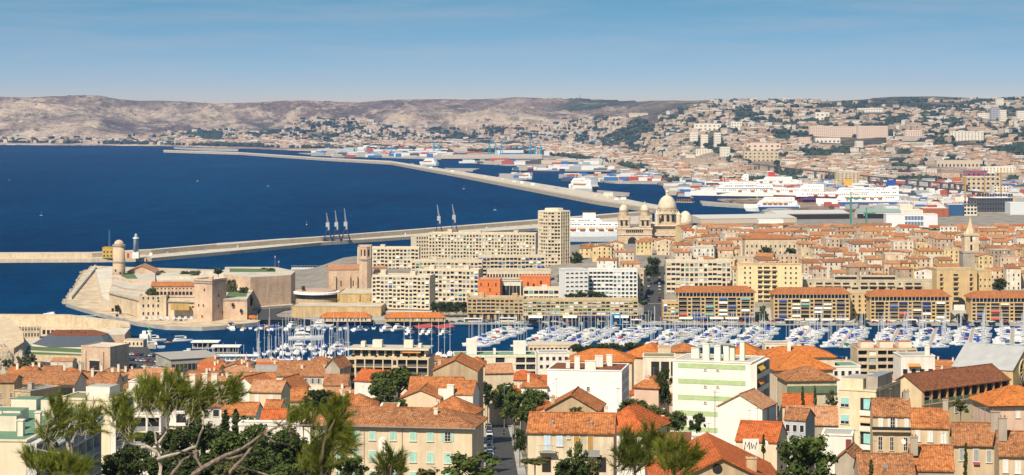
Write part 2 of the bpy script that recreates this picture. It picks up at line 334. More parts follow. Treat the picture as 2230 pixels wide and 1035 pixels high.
def farland():
    mb = MB(); hm = mb._mi(hillmat()); NP, ND = 620, 190
    gr = []; scr = []; global SCR
    for j in range(ND + 1):
        t = j / ND
        for i in range(NP + 1):
            px = -200 + 2630 * i / NP; ds = D(pl(SHY, px), 2.5)
            inv = lerp(1 / ds, 1 / 12600, min(1, t * 1.25)) if t < 0.8 else 0
            d = 1 / inv if t < 0.8 else lerp(12600, 14600, (t - 0.8) / 0.2)
            SCR = 0.0; z = farz(px, d); scr.append(SCR); mb.v.append((X(px, d), d, z))
            s = sstep(1280, 1500, px); g = s * sstep(0.1, .5, (d - 4000) / 5600) * 0.85 + (1 - s) * 0.75 * sstep(380, 520, px) * (1 - sstep(40, 75, z + 20 * mnoise.noise((px * .01, d * .002, 0)))) * (d > 8600)
            if d > 10300: g = max(g, .95 * sstep(1195, 1250, px) * (1 - sstep(1340, 1470, px)) * sstep(10300, 11000, d))
            if d > 7800: g = max(g, .95 * sstep(1820, 1900, px) * sstep(7800, 8500, d))
            gr.append(max(0, min(1, g)))
    n = NP + 1; base = len(mb.v)
    mb.v += [(v[0], v[1], -2) for v in mb.v[:n]]; gr += [0] * n; scr += [0] * n
    for i in range(NP): mb.f.append((base + i, base + i + 1, i + 1, i)); mb.m.append(hm)
    for j in range(ND):
        for i in range(NP): a = j * n + i; mb.f.append((a, a + 1, a + 1 + n, a + n)); mb.m.append(hm)
    o = mb.obj('hills', None, True)
    at = o.data.attributes.new('green', 'FLOAT', 'POINT'); at.data.foreach_set('value', gr)
    at = o.data.attributes.new('ravine_scrub_shade', 'FLOAT', 'POINT'); at.data.foreach_set('value', scr)
    return o
tag(farland(), kind='structure')

# haze: one closed even volume round everything
hm_ = bpy.data.materials.new('haze_air'); hm_.use_nodes = True; hn = hm_.node_tree
for nd in list(hn.nodes):
    if nd.type != 'OUTPUT_MATERIAL': hn.nodes.remove(nd)
pv = hn.nodes.new('ShaderNodeVolumePrincipled'); pv.inputs['Color'].default_value = (0.36, 0.57, 1.0, 1); pv.inputs['Density'].default_value = 0.000025
pv.inputs['Anisotropy'].default_value = 0.0; pv.inputs['Density Attribute'].default_value = ''
hn.links.new(pv.outputs[0], hn.nodes['Material Output'].inputs['Volume'])
hb = MB().box(-12000, 12000, -900, 17000, -8, 420, hm_).obj('haze'); tag(hb, kind='stuff')
# ================================================================ building kit
_MC = {}
def cached(key, fn):
    if key not in _MC: _MC[key] = fn()
    return _MC[key]
def slab_poly(mb, pts, m, th=0.24, edge=None):
    """a sloping slab: polygon pts on top, th thick"""
    lo = [(x, y, z - th) for x, y, z in pts]; n = len(pts); e = edge or m
    mb.face(pts, m); mb.face(lo[::-1], e)
    for i in range(n): j = (i + 1) % n; mb.face([lo[i], lo[j], pts[j], pts[i]], e)
class B: pass
def building(name, label, px0, px1, d, ytop, base, depth, rot=0, wm=None, roof='flat', rm=None, rh=2.0, over=0.45, group=None, cat='building', inset=0.0, par=0.7, ridge=0.5, hipin=None, roofpart=True, wpx=None):
    b = B(); th = math.radians(rot); b.c, b.s = math.cos(th), math.sin(th); b.rot = th
    b.d = d; b.x0 = X(px0, d); k1 = (px1 - CX) / F
    b.w = (k1 * d - b.x0) / (b.c - k1 * b.s) if wpx is None else wpx
    b.dep = depth; b.base = base; b.h = Z(ytop, d) - base; b.wm = wm or CREAM
    b.t = thing(name, label, cat, (b.x0, d, base), th, group)
    w, h = b.w, b.h; rm = rm or RT_O
    i0 = inset
    mb = MB().box(i0, w - i0, i0, depth - i0, 0, h, b.wm)
    o = over; b.rm = rm; b.roof = roof
    if roof in ('gable', 'gabley'):
        rl = ridge
        if roof == 'gable':
            yr = depth * rl
            for x in (i0 + .001, w - i0 - .001): mb.face([(x, i0, h), (x, depth - i0, h), (x, yr, h + rh - .1)], b.wm)
        else:
            xr = w * rl
            for y in (i0 + .001, depth - i0 - .001): mb.face([(i0, y, h), (w - i0, y, h), (xr, y, h + rh - .1)], b.wm)
    if roof == 'shed':
        for x in (.001, w - .001): mb.face([(x, 0, h), (x, depth, h), (x, depth, h + rh - .1)], b.wm)
        mb.face([(0, depth, h), (w, depth, h), (w, depth, h + rh - .1), (0, depth, h + rh - .1)], b.wm)
    mb.obj('wall', b.t)
    r = MB()
    if roof == 'flat':
        r.box(-o * .3, w + o * .3, -o * .3, depth + o * .3, h + .003, h + .2, b.wm, rm)
        if par > 0:
            for x0, x1, y0, y1 in ((-o * .3, w + o * .3, -o * .3, .3), (-o * .3, w + o * .3, depth - .3, depth + o * .3), (-o * .3, .3, .303, depth - .303), (w - .3, w + o * .3, .303, depth - .303)): r.box(x0, x1, y0, y1, h + .203, h + par, b.wm)
        b.top = h + .2
    elif roof == 'gable':
        yr = depth * ridge; sf = rh / yr; sb = rh / (depth - yr)
        slab_poly(r, [(-o * .5, -o, h - sf * o + .15), (w + o * .5, -o, h - sf * o + .15), (w + o * .5, yr, h + rh + .15), (-o * .5, yr, h + rh + .15)], rm)
        slab_poly(r, [(-o * .5, yr, h + rh + .15), (w + o * .5, yr, h + rh + .15), (w + o * .5, depth + o, h - sb * o + .15), (-o * .5, depth + o, h - sb * o + .15)], rm)
        r.tube([(-o * .5, yr, h + rh + .17), (w + o * .5, yr, h + rh + .17)], .16, rm, 5); b.top = h + rh
    elif roof == 'gabley':
        xr = w * ridge; s1 = rh / xr; s2 = rh / (w - xr)
        slab_poly(r, [(xr, -o, h + rh + .15), (xr, depth + o, h + rh + .15), (-o, depth + o, h - s1 * o + .15), (-o, -o, h - s1 * o + .15)], rm)
        slab_poly(r, [(w + o, -o, h - s2 * o + .15), (w + o, depth + o, h - s2 * o + .15), (xr, depth + o, h + rh + .15), (xr, -o, h + rh + .15)], rm)
        r.tube([(xr, -o, h + rh + .17), (xr, depth + o, h + rh + .17)], .16, rm, 5); b.top = h + rh
    elif roof == 'hip':
        hi = hipin if hipin is not None else min(w, depth) / 2
        A = [(-o, -o), (w + o, -o), (w + o, depth + o), (-o, depth + o)]; z0 = h + .05
        if w >= depth: P, Q = (hi, depth / 2), (w - hi, depth / 2)
        else: P, Q = (w / 2, hi), (w / 2, depth - hi)
        zt = h + rh; a3 = [(x, y, z0) for x, y in A]; p3, q3 = (*P, zt), (*Q, zt)
        if w >= depth: fs = [[a3[0], a3[1], q3, p3], [a3[2], a3[3], p3, q3], [a3[1], a3[2], q3], [a3[3], a3[0], p3]]
        else: fs = [[a3[0], a3[1], p3], [a3[2], a3[3], q3], [a3[1], a3[2], q3, p3], [a3[3], a3[0], p3, q3]]
        for f in fs: slab_poly(r, f, rm)
        for a, c in ((a3[0], p3), (a3[3], p3 if w >= depth else q3), (a3[1], q3 if w >= depth else p3), (a3[2], q3), (p3, q3)): r.tube([a, c], .15, rm, 5)
        b.top = zt
    elif roof == 'shed':
        sf = rh / depth
        slab_poly(r, [(-o, -o, h - sf * o + .15), (w + o, -o, h - sf * o + .15), (w + o, depth + o, h + rh + sf * o + .15), (-o, depth + o, h + rh + sf * o + .15)], rm); b.top = h + rh
    b.ro = r.obj('roof', b.t)
    # gutter / cornice strip under the eaves
    if roof in ('gable', 'hip') and over > .3:
        MB().box(-.12, w + .12, -.14, -.003, h - .45, h - .12, b.wm).obj('cornice', b.t)
    return b
def fu(b, px):
    k = (px - CX) / F; return (k * b.d - b.x0) / (b.c - k * b.s)
def fz(b, u, py): return Z(py, b.d + u * b.s) - b.base
def rv(b, px):
    k = (px - CX) / F; xc, yc = b.x0 + b.w * b.c, b.d + b.w * b.s; return (xc - k * yc) / (b.s + k * b.c)
def side_pos(b, side, u, off=0.0):
    """local position and rotation for a thing on side 0 front, 1 right, 3 left at distance u along it"""
    if side == 0: return (u, -off), 0.0
    if side == 1: return (b.w + off, u), PI / 2
    if side == 2: return (u, b.dep + off), PI
    return (-off, b.dep - u), -PI / 2
FRAMEM = plain('window_frame', (0.66, 0.62, 0.54), 0.6)
def framemesh(w, h, fr, mull, sill, fm):
    def mk():
        mb = MB(); a = w / 2
        mb.box(-a - .1, -a, -fr, .02, 0, h, fm).box(a, a + .1, -fr, .02, 0, h, fm).box(-a - .1, a + .1, -fr, .02, h + .001, h + .12, fm)
        mb.box(-a - .1 - sill, a + .1 + sill, -fr - sill, .02, -.12, -.001, fm)
        if mull:
            mb.box(-.035, .035, -.06, .02, .001, h - .001, fm)
            for q in (1 / 3, 2 / 3): mb.box(-a + .001, -.036, -.055, .02, h * q - .025, h * q + .025, fm).box(.036, a - .001, -.055, .02, h * q - .025, h * q + .025, fm)
        return mb.mesh('window')
    return cached(('fr', round(w, 2), round(h, 2), fr, mull, sill, fm.name), mk)
def boxmesh(name, x0, x1, y0, y1, z0, z1, m):
    return cached((name, round(x0, 2), round(x1, 2), round(y0, 2), round(y1, 2), round(z0, 2), round(z1, 2), m.name), lambda: MB().box(x0, x1, y0, y1, z0, z1, m).mesh(name))
def shuttermesh(w, h, m, slats=True):
    def mk():
        mb = MB().box(-w / 2, -w / 2 + .07, -.06, 0, 0, h, m).box(w / 2 - .07, w / 2, -.06, 0, 0, h, m)
        mb.box(-w / 2 + .071, w / 2 - .071, -.055, 0, 0, .08, m).box(-w / 2 + .071, w / 2 - .071, -.055, 0, h - .08, h, m)
        n = 9 if slats else 1
        for i in range(n):
            z0 = .08 + (h - .16) * i / n; z1 = .08 + (h - .16) * (i + 1) / n
            i0 = len(mb.v); mb.face([(-w / 2 + .071, -.05, z0 + .001), (w / 2 - .071, -.05, z0 + .001), (w / 2 - .071, -.02, z1), (-w / 2 + .071, -.02, z1)], m)
        return mb.mesh('shutter')
    return cached(('sh', round(w, 2), round(h, 2), m.name), mk)
def win(b, side, u, z, w, h, style='glass', sm=None, fm=None, near=False, off=0.0, fr=0.1):
    """one window; near ones carry pane and shutters as sub-parts"""
    (x, y), rz = side_pos(b, side, u, off); fm = fm or FRAMEM
    o = put('window', framemesh(w, h, fr, near and style != 'closed', 0.08 if near else 0.03, fm), b.t, (x, y, z), rz)
    put('pane', boxmesh('pane', -w / 2, w / 2, -.025, .01, 0, h, GLASS), o)
    if style == 'closed':
        for s in (-1, 1): put('shutter', shuttermesh(w / 2 - .015, h, sm), o, (s * w / 4, -.045, 0))
    elif style == 'open':
        for s in (-1, 1): put('shutter', shuttermesh(w / 2, h, sm), o, (s * (w * .75 + .13), -.005, 0))
    elif style == 'half':
        put('shutter', shuttermesh(w / 2, h, sm), o, (-w * .75 - .13, -.005, 0)); put('shutter', shuttermesh(w / 2 - .015, h, sm), o, (w / 4, -.045, 0))
    elif style == 'blind':
        put('blind', boxmesh('blind', -w / 2 + .01, w / 2 - .01, -.07, -.03, h * .35, h - .005, sm), o)
    return o
def smallwin(w, h, fm, m=None):
    def mk():
        mb = MB(); a = w / 2; mb.box(-a - .12, a + .12, -.09, .02, -.14, -.001, fm).box(-a, a, -.03, .01, 0, h, m or GLASS)
        mb.box(-a - .1, -a - .001, -.08, .02, 0, h, fm).box(a + .001, a + .1, -.08, .02, 0, h, fm).box(-a - .1, a + .1, -.08, .02, h + .001, h + .1, fm); return mb.mesh('window')
    return cached(('sw', round(w, 2), round(h, 2), fm.name, m.name if m else ''), mk)
SHUTC = [plain('shutter_grey_blue', (0.30, 0.36, 0.40)), plain('shutter_brown', (0.20, 0.12, 0.07)), plain('shutter_green', (0.14, 0.24, 0.18)), plain('shutter_white', (0.70, 0.68, 0.62))]
def winrow(b, side, nx, nz_, w, h, z0, dz, u0=None, u1=None, shut=0.0, fm=None, rng=R, off=0.0, skip=0.0):
    """a regular grid of small windows, each an object"""
    L = b.w if side in (0, 2) else b.dep; u0 = u0 if u0 is not None else L * .5 / nx; u1 = u1 if u1 is not None else L - L * .5 / nx
    for k in range(nz_):
        for i in range(nx):
            if rng.random() < skip: continue
            u = lerp(u0, u1, i / (nx - 1)) if nx > 1 else (u0 + u1) / 2; (x, y), rz = side_pos(b, side, u, off)
            m = SHUTC[rng.randrange(4)] if rng.random() < shut else None
            put('window', smallwin(w, h, fm or FRAMEM, m), b.t, (x, y, z0 + k * dz), rz)
def chimney(b, x, y, h=1.8, w=.9, dpt=.6, m=None, z=None, pots=True):
    m = m or b.wm
    def mk():
        mb = MB().box(-w / 2, w / 2, -dpt / 2, dpt / 2, -1.2, h, m).box(-w / 2 - .1, w / 2 + .1, -dpt / 2 - .1, dpt / 2 + .1, h + .002, h + .14, m)
        if pots:
            k = 2 if w > .7 else 1
            for i in range(k): mb.lathe([(.12, h + .14), (.1, h + .5)], 6, RT_O, (i - (k - 1) / 2) * w * .5, 0)
        return mb.mesh('chimney')
    return put('chimney', cached(('ch', w, dpt, h, m.name, pots), mk), b.ro, (x, y, b.top if z is None else z))
AWN = {}
def awncol(k): return plain('awning_' + k, {'blue': (0.03, 0.09, 0.32), 'white': (0.75, 0.74, 0.70), 'red': (0.50, 0.07, 0.05), 'yellow': (0.70, 0.40, 0.06), 'orange': (0.62, 0.24, 0.06), 'green': (0.07, 0.22, 0.14), 'navy': (0.02, 0.03, 0.11), 'cream': (0.60, 0.52, 0.38), 'teal': (0.10, 0.34, 0.33), 'peach': (0.72, 0.42, 0.25)}[k], 0.8, 0.1)
def awnmesh(w, drop, out, m):
    def mk():
        mb = MB(); slab_poly(mb, [(-w / 2, 0, 0), (w / 2, 0, 0), (w / 2, -out, -drop), (-w / 2, -out, -drop)][::-1], m, .05)
        mb.box(-w / 2, w / 2, -out - .03, -out - .002, -drop - .3, -drop - .03, m); return mb.mesh('awning')
    return cached(('aw', round(w, 2), drop, out, m.name), mk)
def awning(b, side, u, z, w, drop=.8, out=1.2, m=None, off=0.0):
    (x, y), rz = side_pos(b, side, u, off); return put('awning', awnmesh(w, drop, out, m), b.t, (x, y, z), rz)
def loggia(b, side, u0, u1, z0, z1, nf, pat, widths=None, dp=1.2, pm=None, slm=None, bal=None, rng=R, awn=0.15, pw=0.4, sth=0.3, cols=('white', 'blue', 'cream', 'white', 'teal'), glassm=None, railm=None, winh=0.62):
    """deep facade grid standing dp in front of the wall: floor slabs, piers, and per bay a window, a loggia or a blank"""
    pm = pm or b.wm; slm = slm or pm; n = len(pat); W = u1 - u0
    ws = widths or [1] * n; tot = sum(ws); edges = [u0]
    for q in ws: edges.append(edges[-1] + W * q / tot)
    fh = (z1 - z0) / nf
    sm_ = boxmesh('floor_slab', 0, W, -dp, -.002, -sth, 0, slm)
    for k in range(nf + 1):
        (x, y), rz = side_pos(b, side, u0); put('floor_slab', sm_, b.t, (x, y, z0 + k * fh), rz)
    pmesh = boxmesh('pier', -pw / 2, pw / 2, -dp - .06, -.004, z0 - .4, z1 + .05, pm)
    for e in edges:
        (x, y), rz = side_pos(b, side, e); put('pier', pmesh, b.t, (x, y, 0), rz)
    for k in range(nf):
        zb = z0 + k * fh
        for i, c in enumerate(pat):
            bw = edges[i + 1] - edges[i] - pw - .01; uc = (edges[i] + edges[i + 1]) / 2; (x, y), rz = side_pos(b, side, uc)
            hh = fh - sth - .02
            if c == 'W':
                gm = glassm or rng.choice((GLASS, GLASS, GLASS, GLASS, SHUTC[0], SHUTC[2], SHUTC[3]))
                put('wall_panel', cached(('wp', round(bw, 2), round(hh, 2), dp, pm.name), lambda: MB().box(-bw / 2, bw / 2, -dp + .05, -.006, .01, hh * .22, pm).box(-bw / 2, bw / 2, -dp + .05, -.006, hh * .92, hh, pm).box(-bw / 2, -bw * .4, -dp + .05, -.006, hh * .221, hh * .919, pm).box(bw * .4, bw / 2, -dp + .05, -.006, hh * .221, hh * .919, pm).mesh('wall_panel')), b.t, (x, y, zb), rz)
                put('window', boxmesh('window', -bw * .4, bw * .4, -dp + .35, -dp + .4, hh * .221, hh * .919, gm), b.t, (x, y, zb), rz)
            elif c in 'LG':
                put('window', boxmesh('window', -bw * .47, bw * .47, -.06, -.008, .05, hh * .93, glassm or GLASS), b.t, (x, y, zb), rz)  # full-height dark pane also stands in for the shade inside the loggia
                m = railm if railm and rng.random() < .8 else (bal or pm)
                put('balustrade', boxmesh('balustrade', -bw / 2, bw / 2, -dp - .03, -dp + .04, .02, .95 if c == 'L' else .5, m), b.t, (x, y, zb), rz)
                if rng.random() < awn:
                    put('awning', awnmesh(bw * .96, .9, .7, awncol(rng.choice(cols))), b.t, (x, y - dp if side == 0 else y, zb + hh - .02) if side == 0 else (x + (dp if side == 1 else -dp), y, zb + hh - .02), rz)
            elif c == 'S':   # shallow window strip with a sill panel and often a coloured blind
                put('window', boxmesh('window', -bw / 2, bw / 2, -dp + .3, -dp + .36, hh * (1 - winh), hh, glassm or GLASS), b.t, (x, y, zb), rz)
                put('sill_panel', boxmesh('sill_panel', -bw / 2, bw / 2, -dp + .1, -dp + .28, .01, hh * (1 - winh), bal or pm), b.t, (x, y, zb), rz)
                if rng.random() < awn: 
                    q = rng.choice((.45, .7, .98)); put('blind', boxmesh('blind', -bw / 2 + .02, bw / 2 - .02, -dp + .2, -dp + .26, hh * (1 - winh * q), hh - .01, awncol(rng.choice(cols))), b.t, (x, y, zb), rz)
            elif c == 'B':
                put('wall_panel', boxmesh('wall_panel', -bw / 2, bw / 2, -dp + .1, -.006, .01, hh, pm), b.t, (x, y, zb), rz)
# ---------------------------------------------------------------- trees
LF_D = leafm('leaf_dark_green', (0.028, 0.042, 0.012), (0.075, 0.10, 0.026))
LF_M = leafm('leaf_mid_green', (0.045, 0.070, 0.016), (0.12, 0.155, 0.038))
LF_O = leafm('leaf_olive', (0.06, 0.066, 0.020), (0.15, 0.145, 0.052))
LF_P = leafm('leaf_pine', (0.032, 0.050, 0.012), (0.10, 0.12, 0.03))
BARK = plain('bark', (0.13, 0.10, 0.075), 0.95, 0.1, 0, 0.35, 3)
BARKG = plain('pale_bark', (0.40, 0.34, 0.28), 0.95, 0.1, 0, 0.4, 5)
def crown_mesh(kind, seed, leaf):
    """unit crown: radius about 1 wide, 0..1 high; leaf-sized faces through the volume of many clumps"""
    rg = random.Random(seed); mb = MB(); k = mb._mi(leaf); blobs = []
    if kind == 'round':
        for _ in range(64):
            a = rg.uniform(0, 2 * PI); r = rg.uniform(0.1, .88) ; zz = rg.uniform(.14, .86); rr = r * math.sqrt(max(.05, 1 - ((zz - .46) / .56) ** 2)); blobs.append((rr * math.cos(a), rr * math.sin(a), zz, rg.uniform(.1, .27), .45))
        n, ls = 70, .055
    elif kind == 'umbrella':
        for _ in range(58):
            a = rg.uniform(0, 2 * PI); r = math.sqrt(rg.random()) * .84; zz = .62 + .25 * (1 - r * r) + rg.uniform(-.22, .04); blobs.append((r * math.cos(a), r * math.sin(a), zz, rg.uniform(.1, .22), .55))
        n, ls = 90, .05
    elif kind == 'cypress':
        for _ in range(30):
            zz = rg.uniform(.02, .98); rr = .75 * (1 - zz) ** .55 * min(1, zz * 8 + .4); a = rg.uniform(0, 2 * PI); blobs.append((rr * .5 * math.cos(a), rr * .5 * math.sin(a), zz, .5 * rr + .1, .16))
        n, ls = 60, .13
    elif kind == 'loose':
        for _ in range(30):
            a = rg.uniform(0, 2 * PI); r = rg.uniform(.1, .9); zz = rg.uniform(.1, .92); rr = r * math.sqrt(max(.05, 1 - ((zz - .5) / .58) ** 2)); blobs.append((rr * math.cos(a), rr * math.sin(a), zz, rg.uniform(.12, .25), .5))
        n, ls = 60, .075
    else:
        for _ in range(16):
            a = rg.uniform(0, 2 * PI); r = rg.uniform(0, .7); blobs.append((r * math.cos(a), r * math.sin(a), rg.uniform(.2, .75), rg.uniform(.25, .4), .7))
        n, ls = 60, .14
    sz = {'round': .5, 'umbrella': .4, 'cypress': .2, 'loose': .5}.get(kind, .55)
    for bx, by, bz, br, fl in blobs:
        for _ in range(n):
            v = Vector((rg.gauss(0, 1), rg.gauss(0, 1), rg.gauss(0, 1))).normalized(); q = br * (rg.uniform(.35, 1.05) if rg.random() < .8 else rg.uniform(1.0, 1.45))
            p = Vector((bx + v.x * q, by + v.y * q, bz + v.z * q * (sz if kind != 'cypress' else .22)))
            nrm = (v + Vector((rg.uniform(-1, 1), rg.uniform(-1, 1), rg.uniform(-.3, 1))) * .8).normalized()
            t = nrm.cross(Vector((rg.uniform(-1, 1), rg.uniform(-1, 1), rg.uniform(-1, 1)))).normalized(); s_ = nrm.cross(t)
            l = ls * rg.uniform(.6, 1.4); i = len(mb.v); zf = .55 if kind != 'cypress' else .25
            for a, c in ((-1, -.5), (1, -.6), (.8, .7), (-.6, .8)):
                w_ = p + t * (a * l) + s_ * (c * l); mb.v.append((w_.x, w_.y, p.z + (w_.z - p.z) * zf))
            mb.f.append((i, i + 1, i + 2, i + 3)); mb.m.append(k)
    return mb.mesh('crown')
def trunk_mesh(kind, seed, bark, r=.05):
    rg = random.Random(seed); mb = MB()
    if kind == 'umbrella':
        top = (.06, .03, .62); mb.tube([(0, 0, -.3), (.05, 0, .2), (.02, .04, .42), top], [r, r * .85, r * .75, r * .6], bark, 7)
        for j in range(7):
            a = j * .9 + rg.uniform(-.2, .2); e = rg.uniform(.45, .75); mb.tube([(.03, .03, .4 + .03 * j), (e * .5 * math.cos(a), e * .5 * math.sin(a), .6), (e * math.cos(a), e * math.sin(a), .74)], [r * .5, r * .36, r * .15], bark, 5)
    else:
        mb.tube([(0, 0, -.45), (.03, 0, .05), (-.02, .03, .35), (.02, 0, .7)], [r, r * .85, r * .6, r * .25], bark, 7)
        for j in range(6):
            a = j * 1.1 + rg.uniform(-.3, .3); e = rg.uniform(.35, .65); z = .05 + .07 * j; mb.tube([(0, 0, z), (e * .5 * math.cos(a), e * .5 * math.sin(a), z + .16), (e * math.cos(a), e * math.sin(a), z + .3)], [r * .5, r * .32, r * .1], bark, 5)
    return mb.mesh('trunk')
def tree(label, px, d, ytop, ybot, wpx, kind='round', leaf=None, name=None, cat='tree', group=None, seed=None, foot=2.0, bark=None):
    """crown between photo rows ytop and ybot, wpx wide, at distance d; trunk goes foot metres below"""
    leaf = leaf or LF_M; seed = seed if seed is not None else R.randrange(4); bark = bark or BARK
    cm = cached(('crown', kind, seed, leaf.name), lambda: crown_mesh(kind, seed * 13 + len(kind), leaf))
    tm = cached(('trunk', kind, seed, bark.name), lambda: trunk_mesh(kind, seed, bark))
    zt, zb = Z(ytop, d), Z(ybot, d); h = zt - zb; r = wpx / 2 / F * d
    nm = name or {'round': 'broadleaf_tree', 'umbrella': 'umbrella_pine', 'cypress': 'cypress_tree', 'loose': 'broadleaf_tree', 'bush': 'shrub'}[kind]
    t = thing(nm, label, cat, (X(px, d), d, zb), 0, group)
    ze = 1.0
    c = put('crown', cm, t, (0, 0, 0), R.uniform(0, 6)); c.scale = (r, r, h)
    tr = put('trunk', tm, t, (0, 0, 0), R.uniform(0, 6)); tr.scale = (r if kind != 'cypress' else r * .5, r if kind != 'cypress' else r * .5, h if kind != 'umbrella' else h)
    if foot:
        g = 1 if bark else 0
        MB().tube([(0, 0, -foot), (0, 0, .1)], [max(.12, r * .05), max(.1, r * .045)], bark, 7).obj('trunk_base', tr.parent)
    return t
# ================================================================ north shore: fort, church, blocks, cathedral, old town
ST_P = stonem('pink_limestone', (0.64, 0.47, 0.33), (0.50, 0.35, 0.25), 0.12)
ST_C = stonem('pale_limestone', (0.68, 0.55, 0.38), (0.54, 0.41, 0.27), 0.12)
ST_G = stonem('grey_stone', (0.42, 0.37, 0.31), (0.34, 0.29, 0.24))
ST_W = stonem('white_limestone', (0.66, 0.60, 0.50), (0.56, 0.49, 0.39), 0.08)
ST_Y = wall((0.60, 0.44, 0.23), 0.25)
W_PAL = [wall(c) for c in ((0.68, 0.55, 0.39), (0.72, 0.63, 0.47), (0.66, 0.50, 0.35), (0.74, 0.66, 0.55), (0.70, 0.55, 0.30), (0.62, 0.49, 0.38), (0.46, 0.36, 0.27), (0.78, 0.73, 0.66))]
W_NAME = ['cream', 'pale cream', 'pinkish', 'off-white', 'yellowish', 'dusty pink', 'tan', 'white']
def pdz(p): return (X(p[0], p[1]), p[1])
def ppoly(mb, pts, z0, z1, m, top=None): return mb.prism([pdz(p) for p in pts], z0, z1, m, top)
# --- fort apron and rampart
ap = MB(); ap.prism([G(*q, 2.5) for q in ((143, 660), (180, 672), (240, 688), (300, 702), (360, 710), (440, 712), (490, 709), (560, 702))] + [(X(590, 1420), 1420), (X(655, 1700), 1700), (X(640, 1800), 1800)] + [G(*q, 2.5) for q in ((560, 590), (330, 583), (205, 579), (183, 592), (160, 630))], -2, 2.5, CONC, plain('fort_paving', (0.50, 0.40, 0.28), .95, .1, 0, .3, .12))
tag(ap.obj('fort_apron'), kind='structure')
ft = thing('fortress', 'pale stone sea fort with stepped ramparts at the harbour mouth', 'fortress', (X(370, 1400), 1400, 2.5))
def fpart(name, pts, z0, py, d, m, top=None, parent=None):
    mb = MB(); ox, oy = X(370, 1400), 1400
    mb.prism([(pdz(p)[0] - ox, pdz(p)[1] - oy) for p in pts], z0, Z(py, d) - 2.5, m, top); return mb.obj(name, parent or ft)
fpart('glacis', [(208, 1760), (222, 1500), (240, 1462), (255, 1600), (245, 1790)], 0, 652, 1480, ST_W, ST_W)
fpart('sea_wall', [(205, 1850), (149, 1540), (156, 1535), (210, 1835)], 0, 576, 1860, ST_W, PAVE)
fpart('lower_rampart', [(238, 1460), (300, 1402), (430, 1388), (430, 1620), (250, 1640)], 0, 650, 1400, ST_C, PAVE)
fpart('quay_wall', [(262, 1432), (330, 1385), (430, 1376), (430, 1387), (300, 1400), (262, 1440)], 0, 692, 1390, ST_C, PAVE)
fpart('upper_rampart', [(244, 1560), (290, 1520), (338, 1520), (338, 1650), (250, 1650)], 8, 606, 1545, ST_P, PAVE)
fpart('ramp_wall', [(243, 1500), (272, 1462), (325, 1440), (325, 1446), (273, 1470), (245, 1507)], 5, 628, 1470, ST_P, ST_G)
fpart('rock_face', [(372, 1386), (412, 1384.5), (412, 1388), (372, 1390)], 6, 662, 1386, wall((0.50, 0.34, 0.13)), None)
fpart('curtain_wall', [(486, 1384), (538, 1384), (545, 1420), (560, 1500), (486, 1500)], 0, 651, 1384, ST_P, PAVE)
fpart('bastion', [(487, 1480), (545, 1452), (634, 1474), (643, 1510), (600, 1550), (490, 1550)], 0, 595, 1490, ST_P, PAVE)
fpart('bastion_foot', [(543, 1445), (637, 1468), (648, 1512), (643, 1511), (634, 1475), (545, 1453)], 0, 655, 1500, ST_G, PAVE)
fpart('parapet', [(340, 1560), (470, 1560), (470, 1568), (340, 1568)], 9, 602, 1560, ST_W, PAVE)
fpart('parapet', [(400, 1620), (560, 1600), (560, 1606), (400, 1626)], 9, 592, 1610, ST_W, PAVE)
for px, py in ((255, 674), (283, 662), (292, 668), (276, 681), (430, 690), (507, 668), (525, 681)):
    q = 1383 if px > 480 else 1440
    put('window', boxmesh('window', -.8, .8, -.25, .2, 0, 2.2, DARK), ft, (X(px, q) - X(370, 1400), (q - 1400) - (0 if px > 480 else (px - 238) * .93), Z(py, q) - 2.5))
# round lookout tower
rt = thing('round_tower', 'tall round stone tower with small dome on the sea fort', 'tower', (X(259, 1580), 1580, 11)); k_ = 1580 / F
hh = lambda py: Z(py, 1580) - 11
MB().lathe([(14.8 * k_, hh(612)), (13.8 * k_, hh(585)), (13.2 * k_, hh(572)), (12.8 * k_, hh(537))], 28, ST_P).obj('shaft', rt, True)
MB().lathe([(13.3 * k_, hh(573)), (14.4 * k_, hh(571.5)), (14.4 * k_, hh(569)), (13.0 * k_, hh(568))], 28, ST_G).obj('ring', rt)
MB().lathe([(12.9 * k_, hh(538)), (14.4 * k_, hh(536)), (14.4 * k_, hh(533)), (12.0 * k_, hh(532.5))], 28, ST_G).obj('cornice', rt)
MB().lathe([(10.5 * k_, hh(532.6))] + [(10.5 * k_ * math.cos(a), hh(532) + 3.2 * math.sin(a)) for a in (.1, .4, .7, 1.0, 1.25, 1.45)], 24, ST_P).obj('dome', rt, True)
for px, py in ((260, 603), (264, 596), (254, 590)): put('window', boxmesh('window', -.5, .5, -.3, .6, 0, 1.4, DARK), rt, ((px - 259) * k_, -13.9 * k_, hh(py)))
b = building('gabled_hall', 'ochre gabled hall behind the round tower of the fort', 277, 338, 1590, 592, 13.0, 26, 4, ST_P, 'gabley', RT_P, 4.4, .8)
put('window', boxmesh('window', -.6, .6, -.12, .1, 0, 1.9, DARK), b.t, (b.w * .5, 0, 2.2)); put('door', boxmesh('door', -.7, .7, -.12, .1, 0, 2.0, DARK), b.t, (b.w * .8, 0, 0))
b = building('barracks', 'pale fort barracks with two rows of windows above the harbour mouth', 302, 362, 1392, 647, 2.5, 14, 3, ST_C, 'flat', PAVE, par=.9)
winrow(b, 0, 4, 3, 1.1, 2.0, 2.2, 5.0, 3, 12.5); 
for i in range(9): put('shelter', boxmesh('shelter', -.9, .9, -1.4, -.2, 0, 1.8, plain('pale_canvas', (0.55, 0.58, 0.62))), ft, (X(312 + i * 13, 1376) - X(370, 1400), 1376 - 1400 + 3, Z(697, 1380) - 2.5 + .6))
b = building('gallery_house', 'arcaded fort gallery with long orange tiled roof', 329, 423, 1404, 623, 15.2, 9, 1, ST_P, 'gable', RT_O, 2.2, .5)
